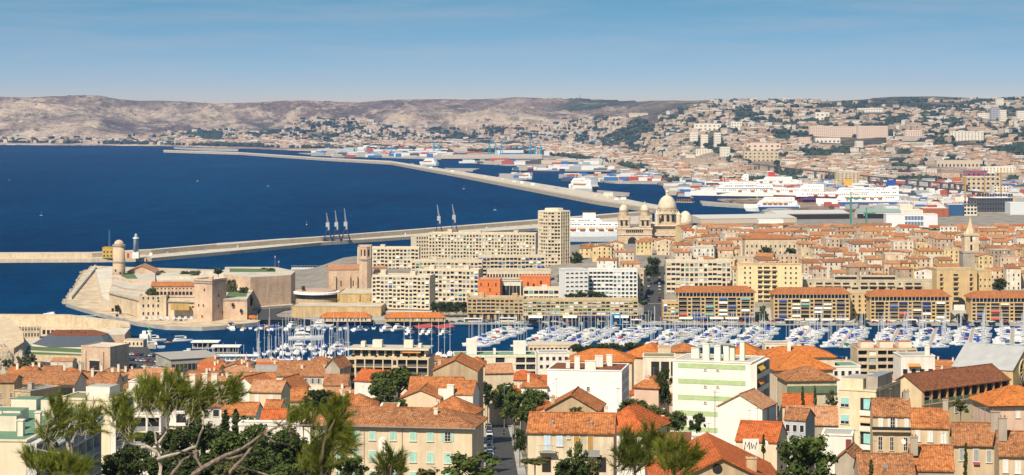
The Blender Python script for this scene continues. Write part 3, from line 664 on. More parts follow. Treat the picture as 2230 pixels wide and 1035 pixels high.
for i in range(10):
    u = 4.4 + i * 2.4
    put('arch', cached('fort_arch', lambda: MB().prism([(-.85, 0), (.85, 0), (.85, 1.5), (.6, 2.0), (0, 2.3), (-.6, 2.0), (-.85, 1.5)], 0, .3, DARK).mesh('arch')), b.t, (u, .1, 1.6)).rotation_euler = (PI / 2, 0, 0)
    put('window', boxmesh('window', -.4, .4, -.1, .1, 0, .9, DARK), b.t, (u, 0, 5.2))
b = building('square_tower', 'massive square stone keep of the fort by the water', 423, 462, 1380, 611, 1.5, 15.5, -28, ST_P, 'flat', PAVE, par=1.2, over=1.5)
MB().box(-.5, b.w + .5, -.5, b.dep + .5, b.h - 1.6, b.h - .5, ST_G).obj('machicolation', b.t)
MB().lathe([(1.2, b.h), (1.2, b.h + 2.6), (.8, b.h + 3.4), (.1, b.h + 3.8)], 10, ST_C, b.w * .9, 1.5).obj('turret', b.t)
for sd, u, z in ((0, 3.6, 10), (0, 7.2, 10), (0, 6.2, 3), (0, 8, 20), (1, 7, 16), (1, 7, 9.5), (1, 11, 5)):
    (x, y), rz = side_pos(b, sd, u); put('window', boxmesh('window', -.45, .45, -.12, .1, 0, 1.6, DARK), b.t, (x, y, z), rz)
# trees of the fort
for lab, px, d, y0, y1, w, kd, lf in (('green bush below the arcaded fort gallery', 328, 1398, 625, 645, 27, 'bush', LF_O), ('small dark tree at the foot of the fort ramparts', 256, 1418, 663, 680, 15, 'round', LF_D),
    ('dark tree in front of the bastion right of the square keep', 531, 1430, 624, 646, 26, 'round', LF_D), ('olive scrub climbing the slope right of the square keep', 505, 1440, 605, 650, 34, 'bush', LF_O), ('low grey green scrub beside the square keep', 497, 1436, 632, 664, 30, 'bush', LF_M), ('dark tree at the right end of the curtain wall', 545, 1420, 640, 668, 14, 'round', LF_D)):
    tree(lab, px, d, y0, y1, w, kd, lf, foot=3)
for i, (px, w) in enumerate(((352, 20), (405, 26), (425, 30), (475, 26), (500, 30), (525, 26), (548, 32), (575, 26), (590, 22))):
    tree('scrubby evergreen on the fort terrace, %s from the left along its skyline' % ordn(i), px, 1625 - 14 * i, 583 if i > 2 else 589, 601 if i < 3 else 597, w, 'bush', (LF_O, LF_D)[i % 2], group='evergreens on the fort skyline', foot=6)
for px, y0 in ((599, 556), (607, 568)):
    tag(MB().tube([(0, 0, 0), (0, 0, (592 - y0) * .34)], [.25, .12], plain('rust_steel', (0.25, 0.12, 0.07)), 6).box(-.5, .5, -.1, .1, (592 - y0) * .3, (592 - y0) * .3 + 1.2, METAL).obj('mast'), ('tall' if y0 < 560 else 'short') + ' thin rust-coloured mast on the fort bastion', 'mast').location = (X(px, 1540), 1540, Z(594, 1540))
# church of the old quarter beside the fort
b = building('church', 'pale pink stone church with plain nave beside the harbour entrance', 716, 785, 1500, 588, 10.5, 30, 8, ST_P, 'gable', RT_P, 2.4, .3, cat='church')
for u in (4, 14, 19): put('buttress', boxmesh('buttress', -.9, .9, -1.6, -.004, -2, 11.5, ST_P), b.t, (u, 0, 0))
for u in (8.5, 17): put('window', boxmesh('window', -.35, .35, -.1, .1, 4, 8, DARK), b.t, (u, 0, 0))
t = thing('bell_tower', 'octagonal church bell tower in front of the concrete slab flats', 'tower', (X(795, 1492), 1492, 10)); k_ = 1492 / F; hh = lambda py: Z(py, 1492) - 10
MB().lathe([(13 * k_, -2), (13 * k_, hh(570)), (12.4 * k_, hh(569))], 8, ST_P, 0, 0, PI / 8).obj('shaft', t)
MB().lathe([(12.7 * k_, hh(567)), (13.8 * k_, hh(565.5)), (13.8 * k_, hh(563)), (12 * k_, hh(562.5))], 8, ST_G, 0, 0, PI / 8).obj('cornice', t)
MB().lathe([(11.6 * k_, hh(562.6)), (11.6 * k_, hh(540)), (12.4 * k_, hh(538.5)), (12.4 * k_, hh(536.5))], 8, ST_P, 0, 0, PI / 8).obj('belfry', t)
for j in range(8):
    a = -PI / 2 + j * PI / 4; q = 11.6 * k_ * math.cos(PI / 8); put('window', boxmesh('window', -.55, .55, -.15, .2, hh(557), hh(543), DARK), t, (q * math.cos(a), q * math.sin(a), 0), a + PI / 2)
b = building('chapel', 'small orange-roofed chapel between church tower and flats', 812, 842, 1510, 583, 10, 10, 0, ST_P, 'hip', RT_P, 1.5)
# retaining walls and lower terraces in front of the church
b = building('terrace_wall', 'long ochre retaining wall above the curved quay road', 636, 830, 1400, 668, 2.4, 26, -3, wall((0.56, 0.41, 0.22)), 'flat', PAVE, par=.5, cat='wall')
b = building('terrace_wall', 'ochre upper retaining wall below the church', 735, 830, 1440, 641, 2.4, 40, -2, wall((0.58, 0.42, 0.20)), 'flat', PAVE, par=.8, cat='wall')
for u in (.5, 14.8, 22): put('buttress', boxmesh('buttress', -.5, .5, -.7, -.004, 8, b.h, wall((0.50, 0.36, 0.18))), b.t, (u, 0, 0))
b = building('terrace_wall', 'bare earth bank between the flats and the long customs sheds', 800, 1018, 1406, 681, 2.4, 18, 0, wall((0.54, 0.42, 0.27)), 'flat', PAVE, par=.3, cat='wall')
rb = thing('rotunda', 'low round flat-roofed pavilion with grey glazed rim below the church', 'pavilion', (X(690, 1455), 1455, 3)); k_ = 1455 / F; hh = lambda py: Z(py, 1455) - 3
MB().lathe([(46 * k_, 0), (46 * k_, hh(647))], 32, wall((0.56, 0.43, 0.26))).obj('base', rb)
MB().lathe([(48 * k_, hh(646.5)), (49 * k_, hh(640)), (49 * k_, hh(639))], 32, GLASS).obj('glazing', rb)
MB().lathe([(51 * k_, hh(638.9)), (51 * k_, hh(635)), (44 * k_, hh(634))], 32, WHITE).obj('rim', rb)
MB().lathe([(43 * k_, hh(633.9)), (42 * k_, hh(631)), (30 * k_, hh(630))], 32, plain('roof_pink_gravel', (0.44, 0.30, 0.24), .9)).obj('roof_deck', rb)
tree('round green shrub beside the low round pavilion', 660, 1445, 622, 634, 14, 'bush', LF_O, foot=3)
b = building('quay_terminal', 'white low terminal sheds along the far basin quay', 634, 716, 1840, 590, 2.4, 12, 0, plain('shed_white', (0.66, 0.66, 0.66)), 'flat', CONC, par=.2); winrow(b, 0, 12, 1, 1.6, 1.6, .8, 1)
# two long low customs sheds
for lab, p0, p1, yt, wm in (('long cream single-storey quay house with orange roof, nearer the fort', 696, 808, 692, wall((0.68, 0.58, 0.44))), ('long ochre quay house with orange roof, nearer the red boat roofs', 838, 970, 692, wall((0.60, 0.44, 0.22)))):
    b = building('quay_house', lab, p0, p1, 1372, yt, 2.4, 9, 0, wm, 'hip', RT_N, 3.0, .4, group='long quay houses'); winrow(b, 0, 14, 1, .8, 1.5, .6, 1, shut=.3)
# --- concrete blocks of the quarter
CB = wall((0.62, 0.54, 0.41), 0.22); CB2 = wall((0.66, 0.58, 0.45), 0.2); YEL = wall((0.74, 0.61, 0.36), 0.2)
def pat(n, s): return (s * n)[:n]
# octagonal residential tower
tt = thing('residential_tower', 'tall octagonal concrete apartment tower with open grid of balconies', 'tower', (X(1206.5, 1655), 1655, 14)); k_ = 1655 / F; hh = lambda py: Z(py, 1655) - 14
rr = 36.5 * k_; MB().lathe([(rr - 1.3, -3), (rr - 1.3, hh(461))], 8, CB, 0, 0, PI / 8).obj('core', tt)
MB().lathe([(rr * 1.01, hh(461.5)), (rr * 1.01, hh(459)), (rr * .6, hh(458.6)), (rr * .58, hh(453.5)), (rr * .3, hh(453))], 8, CB2, 0, 0, PI / 8).obj('roof_deck', tt)
NFL = 17; fh = hh(461) / NFL
sm_ = cached('tslab', lambda: MB().lathe([(rr * .9, 0), (rr, 0), (rr, .42), (rr * .9, .42)], 8, CB, 0, 0, PI / 8).mesh('floor_slab'))
for i in range(NFL): put('floor_slab', sm_, tt, (0, 0, i * fh))
fw = 2 * rr * math.sin(PI / 8); ap_ = rr * math.cos(PI / 8)
for j in range(8):
    a = -PI / 2 + (j - 2) * PI / 4
    if math.sin(a) > .5: continue
    n_, t_ = (math.cos(a), math.sin(a)), (-math.sin(a), math.cos(a))
    for q in range(5):
        u = -fw / 2 + fw * q / 4
        put('pier', boxmesh('pier', -.24, .24, -.45, .6, -1, hh(460), CB2), tt, (n_[0] * (ap_ - .1) + t_[0] * u, n_[1] * (ap_ - .1) + t_[1] * u, 0), a + PI / 2)
    for i in range(NFL):
        for q in range(4):
            u = -fw / 2 + fw * (q + .5) / 4; x, y = n_[0] * (ap_ - 1.15) + t_[0] * u, n_[1] * (ap_ - 1.15) + t_[1] * u
            if R.random() < .72: put('window', boxmesh('window', -.9, .9, -.12, .05, .45, 2.5, GLASS), tt, (x, y, i * fh), a + PI / 2)
            else: put('wall_panel', boxmesh('wall_panel', -1.02, 1.02, -1.0, .05, .44, 2.6, CB), tt, (x, y, i * fh), a + PI / 2)
            put('balustrade', boxmesh('balustrade', -1.05, 1.05, -.1, 0, .43, 1.2, CB2), tt, (n_[0] * (ap_ - .02) + t_[0] * u, n_[1] * (ap_ - .02) + t_[1] * u, i * fh), a + PI / 2)
def block(label, p0, p1, d, yt, yb, dep, rot, nf, patt, dp=1.0, wm=None, side=None, awn=.22, z0=1.0, name='apartment_block', widths=None, roofbox=2, pw=.45, rm=None, roof='flat', rh=2, over=.5, railm=None, cols=('white', 'blue', 'cream', 'white', 'teal'), sth=.35, bal=None, sidepat='WWW', winh=.62, group=None, pm=None, htop=.3, glassm=None):
    base = Z(yb, d); wm = wm or CB
    b = building(name, label, p0, p1, d, yt, base, dep, rot, wm, roof, rm or CONC, rh, over, group=group, par=.9)
    loggia(b, 0, .1, b.w - .1, z0, b.h - htop, nf, patt, widths, dp, pm, None, bal, awn=awn, pw=pw, railm=railm, cols=cols, sth=sth, winh=winh, glassm=glassm)
    if side is not None: loggia(b, side, .1, b.dep - .1, z0, b.h - htop, nf, sidepat, None, .25, pm or wm, sth=.2, pw=.3)
    if roof == 'flat':
        for i in range(roofbox):
            u = b.w * (i + .5 + R.uniform(-.2, .2)) / roofbox; MB().box(u - 1.8, u + 1.8, b.dep * .3, b.dep * .7, b.h + .21, b.h + 2.4 + R.random(), wm).obj('stair_housing', b.ro)
    return b
block('long tall concrete slab of flats left of the octagonal tower', 934, 1166, 1722, 509, 572, 13, -7, 8, pat(34, 'WWWLWWWL'), 1.1, CB, roofbox=3, pw=.7)
b = building('apartment_block', 'shaded glazed end wing of the long concrete slab', 906, 933, 1730, 516, Z(575, 1730), 14, 20, CB2, 'flat', CONC); winrow(b, 0, 5, 7, 1.2, 1.5, 2, 3)
block('left end concrete slab of flats behind the octagonal church tower', 779, 912, 1690, 541, 592, 13, -3, 6, pat(16, 'WWLW'), 1.0, CB2, roofbox=1)
b = building('apartment_block', 'plain pinkish end wall of flats behind the church tower', 780, 808, 1600, 537, 12, 12, 0, ST_P, 'flat', CONC); winrow(b, 0, 3, 4, .9, 1.6, 6, 5)
block('stepped cream flats with balconies right of the church tower', 811, 936, 1425, 601, 674, 14, -12, 8, pat(14, 'WLWWLW'), 1.1, CB2, side=1, z0=1, roofbox=2)
block('pale flats with window strips in front of the long slab', 912, 1042, 1462, 588, 668, 14, -10, 8, pat(15, 'WWLWLW'), 1.0, CB2, roofbox=2)
block('lower concrete flats in front of the long slab, with thin roof terrace', 896, 1050, 1540, 570, 606, 13, -2, 4, pat(18, 'WLWW'), 1.0, CB, roofbox=1)
block('concrete flats with blue awnings at the foot of the octagonal tower', 1042, 1186, 1575, 560, 606, 13, 4, 5, pat(17, 'LLWL'), 1.2, CB, awn=.25, cols=('blue', 'blue', 'white'), roofbox=2)
b = building('terrace_house', 'arcaded low terrace below the blue-awning flats', 1060, 1200, 1540, 590, Z(608, 1540), 12, 3, CB, 'flat', CONC); winrow(b, 0, 22, 1, 1.3, 2.4, 1.2, 1)
ORG = wall((0.64, 0.20, 0.07), .2)
b = building('school_building', 'bright orange rendered cube building with slit windows', 1041, 1089, 1440, 610, Z(650, 1440), 16, -4, ORG, 'flat', CONC)
for u, z in ((2, 8), (8, 4.5), (12, 8), (3, 1), (12.5, 1), (7, 8)): put('window', boxmesh('window', -.4, .4, -.08, .05, 0, 2.4, DARK), b.t, (u, 0, z))
for k in range(1, 3): put('cornice', boxmesh('cornice', 0, b.w, -.12, -.003, 0, .2, ORG), b.t, (0, 0, b.h * k / 3))
b = building('school_building', 'smaller orange rendered building behind the dark flat roofs', 1131, 1198, 1490, 604, Z(632, 1490), 14, -3, ORG, 'flat', plain('rose_roof', (0.50, 0.24, 0.18)))
for u, z in ((6, 3), (10, 2), (15, 4)): put('window', boxmesh('window', -.6, .6, -.08, .05, 0, 2.6, DARK), b.t, (u, 0, z))
b = building('flat_building', 'low building with black glazed front between the orange buildings', 1086, 1134, 1452, 616, Z(648, 1452), 14, -6, OFFW, 'flat', plain('roof_black', (0.06, 0.05, 0.05)))
for i in range(5): put('window', boxmesh('window', -1.1, 1.1, -.08, .05, .8, 8, GLASS), b.t, (b.w * .25 + i * 2.4, 0, 0))
block('low white building with dark window bands beside the round hedge', 1140, 1228, 1446, 631, 660, 14, 2, 2, pat(8, 'S'), .6, OFFW, awn=.2, roofbox=1)
b = block('ochre quay building with bluish glazed left wing and dark arcade', 1018, 1140, 1380, 650, 696, 14, -5, 4, 'WWSSSSWWWWWW', .8, wall((0.58, 0.43, 0.24)), awn=.3, z0=4.2, roofbox=2, cols=('white', 'blue', 'white'), winh=.7)
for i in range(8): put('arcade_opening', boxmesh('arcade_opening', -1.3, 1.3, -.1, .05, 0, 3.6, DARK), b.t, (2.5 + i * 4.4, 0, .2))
b = block('long low quay block with fine grid of coloured blinds by the street ramp', 1139, 1389, 1376, 655, 699, 13, 0, 4, pat(25, 'S'), .9, wall((0.60, 0.48, 0.29)), awn=.75, z0=3.6, roofbox=0, cols=('white', 'white', 'white', 'teal', 'green', 'navy', 'cream', 'white'), winh=.72, pw=.5)
for i in range(12): put('roof_fin', boxmesh('roof_fin', -.25, .25, 1, 3.5, 0, 2.0, b.wm), b.ro, (3 + i * 6, 0, b.h + .2))
for i in range(6): awning(b, 0, 8 + i * 11, 3.4, 9, .9, 3, awncol(('white', 'navy', 'white', 'navy', 'navy', 'white')[i]), .9)
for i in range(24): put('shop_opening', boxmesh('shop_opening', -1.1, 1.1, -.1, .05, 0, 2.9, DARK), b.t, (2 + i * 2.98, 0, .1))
b = block('white modern offices with square windows behind the round hedge', 1282, 1388, 1432, 590, 655, 15, 0, 7, pat(12, 'SSSSSSWWWWWW'), .5, plain('offwhite_render', (0.72, 0.71, 0.68), .8), awn=.1, roofbox=1, winh=.6)
b = building('office_wing', 'white angled office wing with narrow ribbon windows', 1231, 1281, 1420, 590, Z(655, 1420), 16, 14, plain('offwhite_render', (0.72, 0.71, 0.68), .8), 'flat', CONC)
for k in range(6): winrow(b, 0, 5, 1, 2.0, .9, 3 + k * 2.9, 1, off=.01)
# round clipped hedge mass on the square
for i, (px, y0, w) in enumerate(((1243, 637, 40), (1268, 632, 46), (1292, 631, 46), (1312, 637, 34))): tree('dense clipped evergreen in the rounded clump on the town hall square, %s from left' % ordn(i), px, 1405 + i * 3, y0, 668, w, 'round', LF_D, group='rounded evergreen clump', foot=3)
for i, px in enumerate((945, 962, 978, 994, 1010)): tree('street tree in the dark row below the pale flats, %s from left' % ordn(i), px, 1392, 655, 682, 24 if i else 18, 'round', LF_D, group='street trees below the pale flats', foot=3)
# --- sandstone quay blocks with orange roofs
DKG = plain('glazing_and_shade', (0.02, 0.022, 0.026), 0.2, 0.5)  # near-black glazing, also painted in for shade at the back of loggias
RT_QB = roofm('quay_tiles', (0.42, 0.17, 0.07), (0.33, 0.13, 0.06), (0.50, 0.26, 0.14))
def quayblock(label, p0, p1, yr, ye, yb, awn=.3, pats='WLWLLWLLWLW', wd=None):
    d = 1378; wd = wd or [1 if c == 'W' else 2.0 for c in pats]
    base = Z(yb, d); b = building('quay_block', label, p0, p1, d, ye, base, 15, 0, ST_Y, 'hip', RT_QB, (ye - yr) / F * d * 1.0, 1.3, group='sandstone quay blocks', hipin=4)
    loggia(b, 0, .2, b.w - .2, 3.8, b.h - 2.9, 5, pats, wd, 2.1, ST_Y, None, DARK, awn=awn, pw=.5, sth=.35, cols=('white', 'white', 'blue', 'cream', 'teal', 'red', 'navy'), glassm=DKG, railm=plain('railing_grey', (0.16, 0.15, 0.14)))
    # set-back attic storey under the eaves and ground-floor shops
    put('attic_glazing', boxmesh('attic_glazing', .5, b.w - .5, -.1, -.01, b.h - 2.6, b.h - .5, DKG), b.t)
    for i in range(len(pats) * 2): put('attic_post', boxmesh('attic_post', -.12, .12, -1.4, -1.1, b.h - 2.85, b.h - .1, FRAMEM), b.t, (.6 + (b.w - 1.2) * i / (len(pats) * 2 - 1), 0, 0))
    n = int(b.w / 4)
    for i in range(n):
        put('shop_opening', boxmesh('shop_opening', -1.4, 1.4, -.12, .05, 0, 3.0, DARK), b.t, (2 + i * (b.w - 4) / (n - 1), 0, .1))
    for i in range(5):
        c = R.choice(('white', 'white', 'navy', 'white', 'cream', 'blue')); awning(b, 0, b.w * (i + .5) / 5, 3.5, b.w / 5.6, .8, 3.2, awncol(c), 1.5)
    return b
quayblock('sandstone quay block with shallow roof, lower wing at its left', 1476, 1643, 625, 637, 702, .4, 'LWLWLWLLWLW')
quayblock('sandstone quay block with orange roof in front of the tall yellow flats', 1684, 1850, 628, 641, 705, .45)
quayblock('sandstone quay block with orange roof left of the big archway', 1894, 2068, 633, 646, 708, .25)
quayblock('sandstone quay block with orange roof cut by the right edge', 2114, 2290, 636, 649, 711, .2)
b = block('low sandstone wing with dark square windows beside the street ramp', 1444, 1478, 1376, 660, 701, 14, 0, 4, 'LLLL', 1.0, ST_Y, awn=.3, z0=3.5, roofbox=0, glassm=DKG)
b = building('link_building', 'sandstone link block with dark gateway between two quay blocks', 1852, 1892, 1392, 640, Z(706, 1392), 14, 0, ST_Y, 'flat', CONC); winrow(b, 0, 3, 5, 1.4, 1.6, 5.4, 2.9)
put('gateway', boxmesh('gateway', 1, b.w - 1, -.1, .05, 0, 4.2, DARK), b.t)
# taller blocks behind the quay
def balc(b, side, u, z, w, dp=1.2, m=None):
    (x, y), rz = side_pos(b, side, u); put('balcony', cached(('balc', w, dp, (m or b.wm).name), lambda: MB().box(-w / 2, w / 2, -dp, -.01, 0, .18, m or b.wm).box(-w / 2, w / 2, -dp - .06, -dp + .04, .181, 1.0, m or b.wm).mesh('balcony')), b.t, (x, y, z), rz)
    put('window', boxmesh('window', -w * .42, w * .42, -.06, .02, .2, 2.3, GLASS), b.t, (x, y, z), rz)
b = building('apartment_block', 'tall yellow flats with central balconies behind the quay blocks', 1606, 1746, 1440, 578, Z(690, 1440), 15, -4, YEL, 'flat', RT_O, par=.6)
for k in range(8):
    z = b.h - 3.2 - k * 3.3
    for u in (5, 8.5, 32, 35.5, 39): (x, y), rz = side_pos(b, 0, u); put('window', smallwin(1.1, 1.4, FRAMEM), b.t, (x, y, z + .8), rz)
    for u in (15, 19.5, 24.5): balc(b, 0, u, z, 3.2 if u != 19.5 else 4.6)
b = building('apartment_block', 'long cream flats with continuous dark balconies behind the quay', 1752, 2036, 1452, 612, Z(700, 1452), 14, -2, CREAM, 'flat', CONC)
for k in range(4):
    z = b.h - 3.4 - k * 3.1
    for i in range(13): balc(b, 0, 4 + i * 6.0, z, 5.2, 1.4) if (i + k) % 5 else put('window', smallwin(1.4, 1.5, FRAMEM), b.t, (4 + i * 6.0, 0, z + .8))
for i, (u0, u1) in enumerate(((20, 36), (38, 62))):
    MB().box(u0, u1, 3, 11, b.h + .25, b.h + 3.2, CREAM).obj('attic', b.ro); put('window', boxmesh('window', u0 + .6, u1 - .6, 2.9, 2.98, b.h + .9, b.h + 2.6, GLASS), b.ro)
b = building('arch_building', 'ochre building with tall round archway and white curtain over the passage', 2040, 2128, 1412, 588, Z(708, 1412), 16, 0, ST_Y, 'flat', CONC)
for k in range(6):
    for u in (3, 12.5, 22.5): balc(b, 0, u, b.h - 5 - k * 3.2, 3.4 if u == 12.5 else 2, .8)
put('archway', cached('bigarch', lambda: MB().prism([(-4.2, 0), (4.2, 0), (4.2, 14)] + [(4.2 * math.cos(a), 14 + 4.2 * math.sin(a)) for a in (.4, .8, 1.2, 1.57, 1.95, 2.35, 2.75)] + [(-4.2, 14)], 0, .5, DARK).mesh('archway')), b.t, (14.6, .15, 0)).rotation_euler = (PI / 2, 0, 0)
put('curtain', boxmesh('curtain', -3.6, 3.6, -.8, -.6, 4, 13.4, plain('canvas_white', (0.72, 0.68, 0.60))), b.t, (14.6, 0, 0))
b = building('apartment_block', 'plain ochre block right of the archway', 2130, 2160, 1416, 592, Z(708, 1416), 14, 0, ST_Y, 'flat', CONC); winrow(b, 0, 3, 7, 1.0, 1.3, 4, 4.2)
b = block('pale block with rows of square windows above the street ramp', 1451, 1592, 1470, 571, 650, 14, -1, 7, pat(14, 'SSSWWWWWW'), .5, CB2, awn=.3, roofbox=1, winh=.55)
b = building('apartment_block', 'pale tall corner house with dark street side, left of the street ramp', 1375, 1402, 1450, 590, Z(672, 1450), 16, -8, CREAM, 'flat', CONC); winrow(b, 0, 3, 7, 1.3, 1.5, 2, 3.3)
b = building('mansion', 'large pale mansion with orange hip roof behind two dark trees', 1622, 1735, 1640, 520, Z(585, 1640), 18, 0, wall((0.64, 0.53, 0.38)), 'hip', RT_O, 2.6, .6); winrow(b, 0, 11, 3, 1.1, 2.0, 6, 5)
b = building('white_office', 'white office with grey window bands behind the mansion', 1652, 1706, 1960, 480, 14, 16, 0, WHITE, 'flat', CONC)
for k in range(5): put('window', boxmesh('window', .6, b.w - .6, -.1, .02, 4 + k * 3.2, 5.8 + k * 3.2, GLASS), b.t)
b = building('dark_block', 'dark violet-grey cube beside the white office behind the mansion', 1706, 1742, 1950, 491, 14, 14, 0, plain('violet_cladding', (.07, .055, .075), .6), 'flat', CONC, par=.2); winrow(b, 0, 5, 3, 1.2, 1.2, 4, 3.6)
b = building('balcony_flats', 'white flats with dark balconies left of the white office', 1610, 1656, 1930, 499, 14, 14, 0, WHITE, 'flat', CONC); loggia(b, 0, .2, b.w - .2, 3, b.h - .3, 4, 'LLLL', None, 1.2, None, None, RT_R, awn=0)
# fort extras
for px, py, d in ((345, 658, 1383), (420, 671, 1386), (395, 700, 1375), (350, 699, 1380)): put('embrasure', boxmesh('embrasure', -.6, .6, -.3, .3, 0, 1.2, DARK), ft, (X(px, d) - X(370, 1400), d - 1400, Z(py, d) - 2.5))
LWN = plain('lawn', (0.10, 0.15, 0.05), .95)
for pts, zz in (([(262, 1570), (276, 1540), (300, 1540), (290, 1600)], Z(606, 1545) + .05), ([(340, 1470), (420, 1470), (420, 1500), (335, 1500)], Z(650, 1400) + .05), ([(500, 1500), (600, 1500), (600, 1530), (500, 1535)], Z(595, 1490) + .05), ([(492, 1400), (536, 1400), (540, 1440), (500, 1450)], Z(651, 1384) + .05)): tag(MB().face([(X(p, d), d, zz) for p, d in pts], LWN).obj('lawn'), kind='stuff')
fpart('terrace_wall', [(252, 1590), (338, 1580), (338, 1584), (252, 1594)], 12, 600, 1590, ST_P, PAVE); fpart('terrace_wall', [(300, 1440), (330, 1432), (330, 1436), (302, 1446)], 8, 642, 1436, ST_C, PAVE); fpart('cordon', [(486, 1383.6), (538, 1383.6), (538, 1384.2), (486, 1384.2)], 13.3, 655, 1384, ST_G); fpart('cordon', [(236, 1459), (299, 1401), (430, 1387), (430, 1389), (301, 1403), (238, 1461)], 11.2, 656, 1400, ST_G)
# street ramp with steps and retaining wall
st_ = MB()
for y0 in range(1376, 1596, 10):
    for q in range(3):
        P_ = lambda f, y: (lerp(X(1402, y), X(1446, y), f), y, nz(lerp(X(1402, y), X(1446, y), f), y) + .35)
        st_.face([P_(q / 3, y0), P_((q + 1) / 3, y0), P_((q + 1) / 3, y0 + 10), P_(q / 3, y0 + 10)], ASPH)
tag(st_.obj('street'), kind='structure')
b = building('retaining_wall', 'beige retaining wall closing the street ramp', 1408, 1440, 1430, 662, Z(684, 1430), 2, 0, CB2, 'flat', PAVE, par=.3, cat='wall')
# ---------------------------------------------------------------- cathedral
cd = 1950.0; kc = cd / F; ca = thing('cathedral', 'domed striped stone cathedral with twin front towers and large central dome', 'cathedral', (X(1345, cd), cd, 12.0))
cx = lambda px: (px - 1345) * kc; cz = lambda py: Z(py, cd) - 12
CS1 = stonem('cathedral_stone', (0.66, 0.52, 0.37), (0.54, 0.41, 0.28), 0.3); CS2 = stonem('cathedral_dome_stone', (0.70, 0.60, 0.46), (0.60, 0.50, 0.37), 0.2)
nn = CS1.node_tree; bb = nn.nodes['Principled BSDF']; src = bb.inputs['Base Color'].links[0].from_socket; wv = nn.nodes.new('ShaderNodeTexWave'); wv.bands_direction = 'Z'; wv.inputs['Scale'].default_value = 0.24; nn.links.new(_coord(nn, False), wv.inputs['Vector'])
nn.links.new(_mix(nn, 1.0, src, _range(nn, wv.outputs[1], 0.45, 0.55, 0.72, 1.12), 'MULTIPLY'), bb.inputs['Base Color'])
def dome(name, px, py0, py1, rpx, y, m, lant=True, n=20):
    r = rpx * kc; z0, z1 = cz(py0), cz(py1); pr = [(r * math.cos(a), z0 + (z1 - z0) * math.sin(a)) for a in [i * PI / 2 / 8 for i in range(8)]] + [(.3, z1)]
    o = MB().lathe(pr, n, m, cx(px), y).obj(name, ca, True)
    if lant: MB().lathe([(r * .16, z1 - .3), (r * .16, z1 + r * .3), (r * .22, z1 + r * .32), (.05, z1 + r * .62)], 8, m, cx(px), y).obj('lantern', o)
    return o
MB().box(cx(1346), cx(1420), 0, 16, -4, cz(497), CS1).obj('west_front', ca)
MB().box(cx(1344.5), cx(1421), -.6, 16.5, cz(500), cz(497.5) + .4, CS2).obj('cornice', ca)
MB().box(cx(1344.5), cx(1421), -.5, -.003, cz(512), cz(510), CS2).obj('cornice', ca)
put('portal', cached('portal', lambda: MB().prism([(-4, 0), (4, 0), (4, 4.2)] + [(4 * math.cos(a), 4.2 + 4 * math.sin(a)) for a in (.4, .8, 1.2, 1.57, 1.95, 2.35, 2.75)] + [(-4, 4.2)], 0, .8, DARK).mesh('portal')), ca, (cx(1377), .3, cz(536))).rotation_euler = (PI / 2, 0, 0)
for i in range(9): put('blind_arch', boxmesh('blind_arch', -.6, .6, -.25, .05, 0, 2.6, DARK), ca, (cx(1365 + i * 4.2), 0, cz(506.5)))
archw = cached('cath_arch', lambda: MB().prism([(-1.2, 0), (1.2, 0), (1.2, 4.4), (.8, 5.3), (0, 5.7), (-.8, 5.3), (-1.2, 4.4)], 0, .5, DARK).mesh('arch_window'))
gab = cached('cath_gable', lambda: MB().prism([(-3.0, 0), (3.0, 0), (0, 3.2)], 0, .8, CS2).mesh('gable'))
def aw(x, y, z, rz=0, g=True, s=1.0):
    o = put('arch_window', archw, ca, (x, y, z), 0); o.rotation_euler = (PI / 2, 0, rz); o.scale = (s, s, 1)
    if g: q = put('gable', gab, ca, (x, y + .1, z + 5.9 * s)); q.rotation_euler = (PI / 2, 0, rz); q.scale = (s, s, 1)
for px in (1359, 1405):
    MB().box(cx(px - 12.5), cx(px + 12.5), 1, 11.4, cz(497) + .4, cz(470), CS1).obj('front_tower', ca)
    MB().lathe([(10 * kc, cz(470)), (10 * kc, cz(462)), (10.6 * kc, cz(461)), (10.6 * kc, cz(460))], 12, CS1, cx(px), 6).obj('drum', ca)
    dome('cupola', px, 460, 446, 10, 6, CS2)
    for s_ in (-1, 1): aw(cx(px + s_ * 5.2), .9, cz(491), 0, True, .8)
    aw(cx(px + 12.5) + .1, 6, cz(491), PI / 2, True, .8)
MB().box(cx(1416), cx(1485), 16.5, 42, -4, cz(492), CS1).obj('nave', ca)
r_ = MB(); slab_poly(r_, [(cx(1412), 14, cz(494)), (cx(1487), 14, cz(494)), (cx(1487), 29, cz(487)), (cx(1412), 29, cz(487))], CS2); slab_poly(r_, [(cx(1412), 29, cz(487)), (cx(1487), 29, cz(487)), (cx(1487), 44, cz(494)), (cx(1412), 44, cz(494))], CS2); r_.obj('nave_roof', ca)
MB().box(cx(1422), cx(1522), 6, 16.3, -4, cz(511), CS1).obj('side_chapels', ca)
for i in range(4): aw(cx(1430 + i * 15), 5.9, cz(531), 0, True, 1.15)
for px in (1487, 1500, 1513): aw(cx(px), 5.8, cz(530), 0, True, 1.2)
MB().box(cx(1433), cx(1484), 18, 40, cz(492), cz(488.5), CS1).obj('crossing', ca)
MB().lathe([(23 * kc, cz(490)), (23 * kc, cz(462)), (24 * kc, cz(461)), (24 * kc, cz(459))], 12, CS1, cx(1458), 29, PI / 12).obj('drum', ca)
for j in range(12):
    a = -PI / 2 + j * PI / 6
    if math.sin(a) < .3: aw(cx(1458) + 22.6 * kc * math.cos(a), 29 + 22.6 * kc * math.sin(a), cz(484), a + PI / 2, True, 1.05)
dome('dome', 1458, 459, 428, 21, 29, CS2, True, 28)
dome('half_dome', 1497, 490, 462, 16, 22, CS2, False)
MB().lathe([(17 * kc, -3), (17 * kc, cz(490)), (18 * kc, cz(489.5)), (18 * kc, cz(488))], 16, CS1, cx(1497), 22).obj('apse', ca)
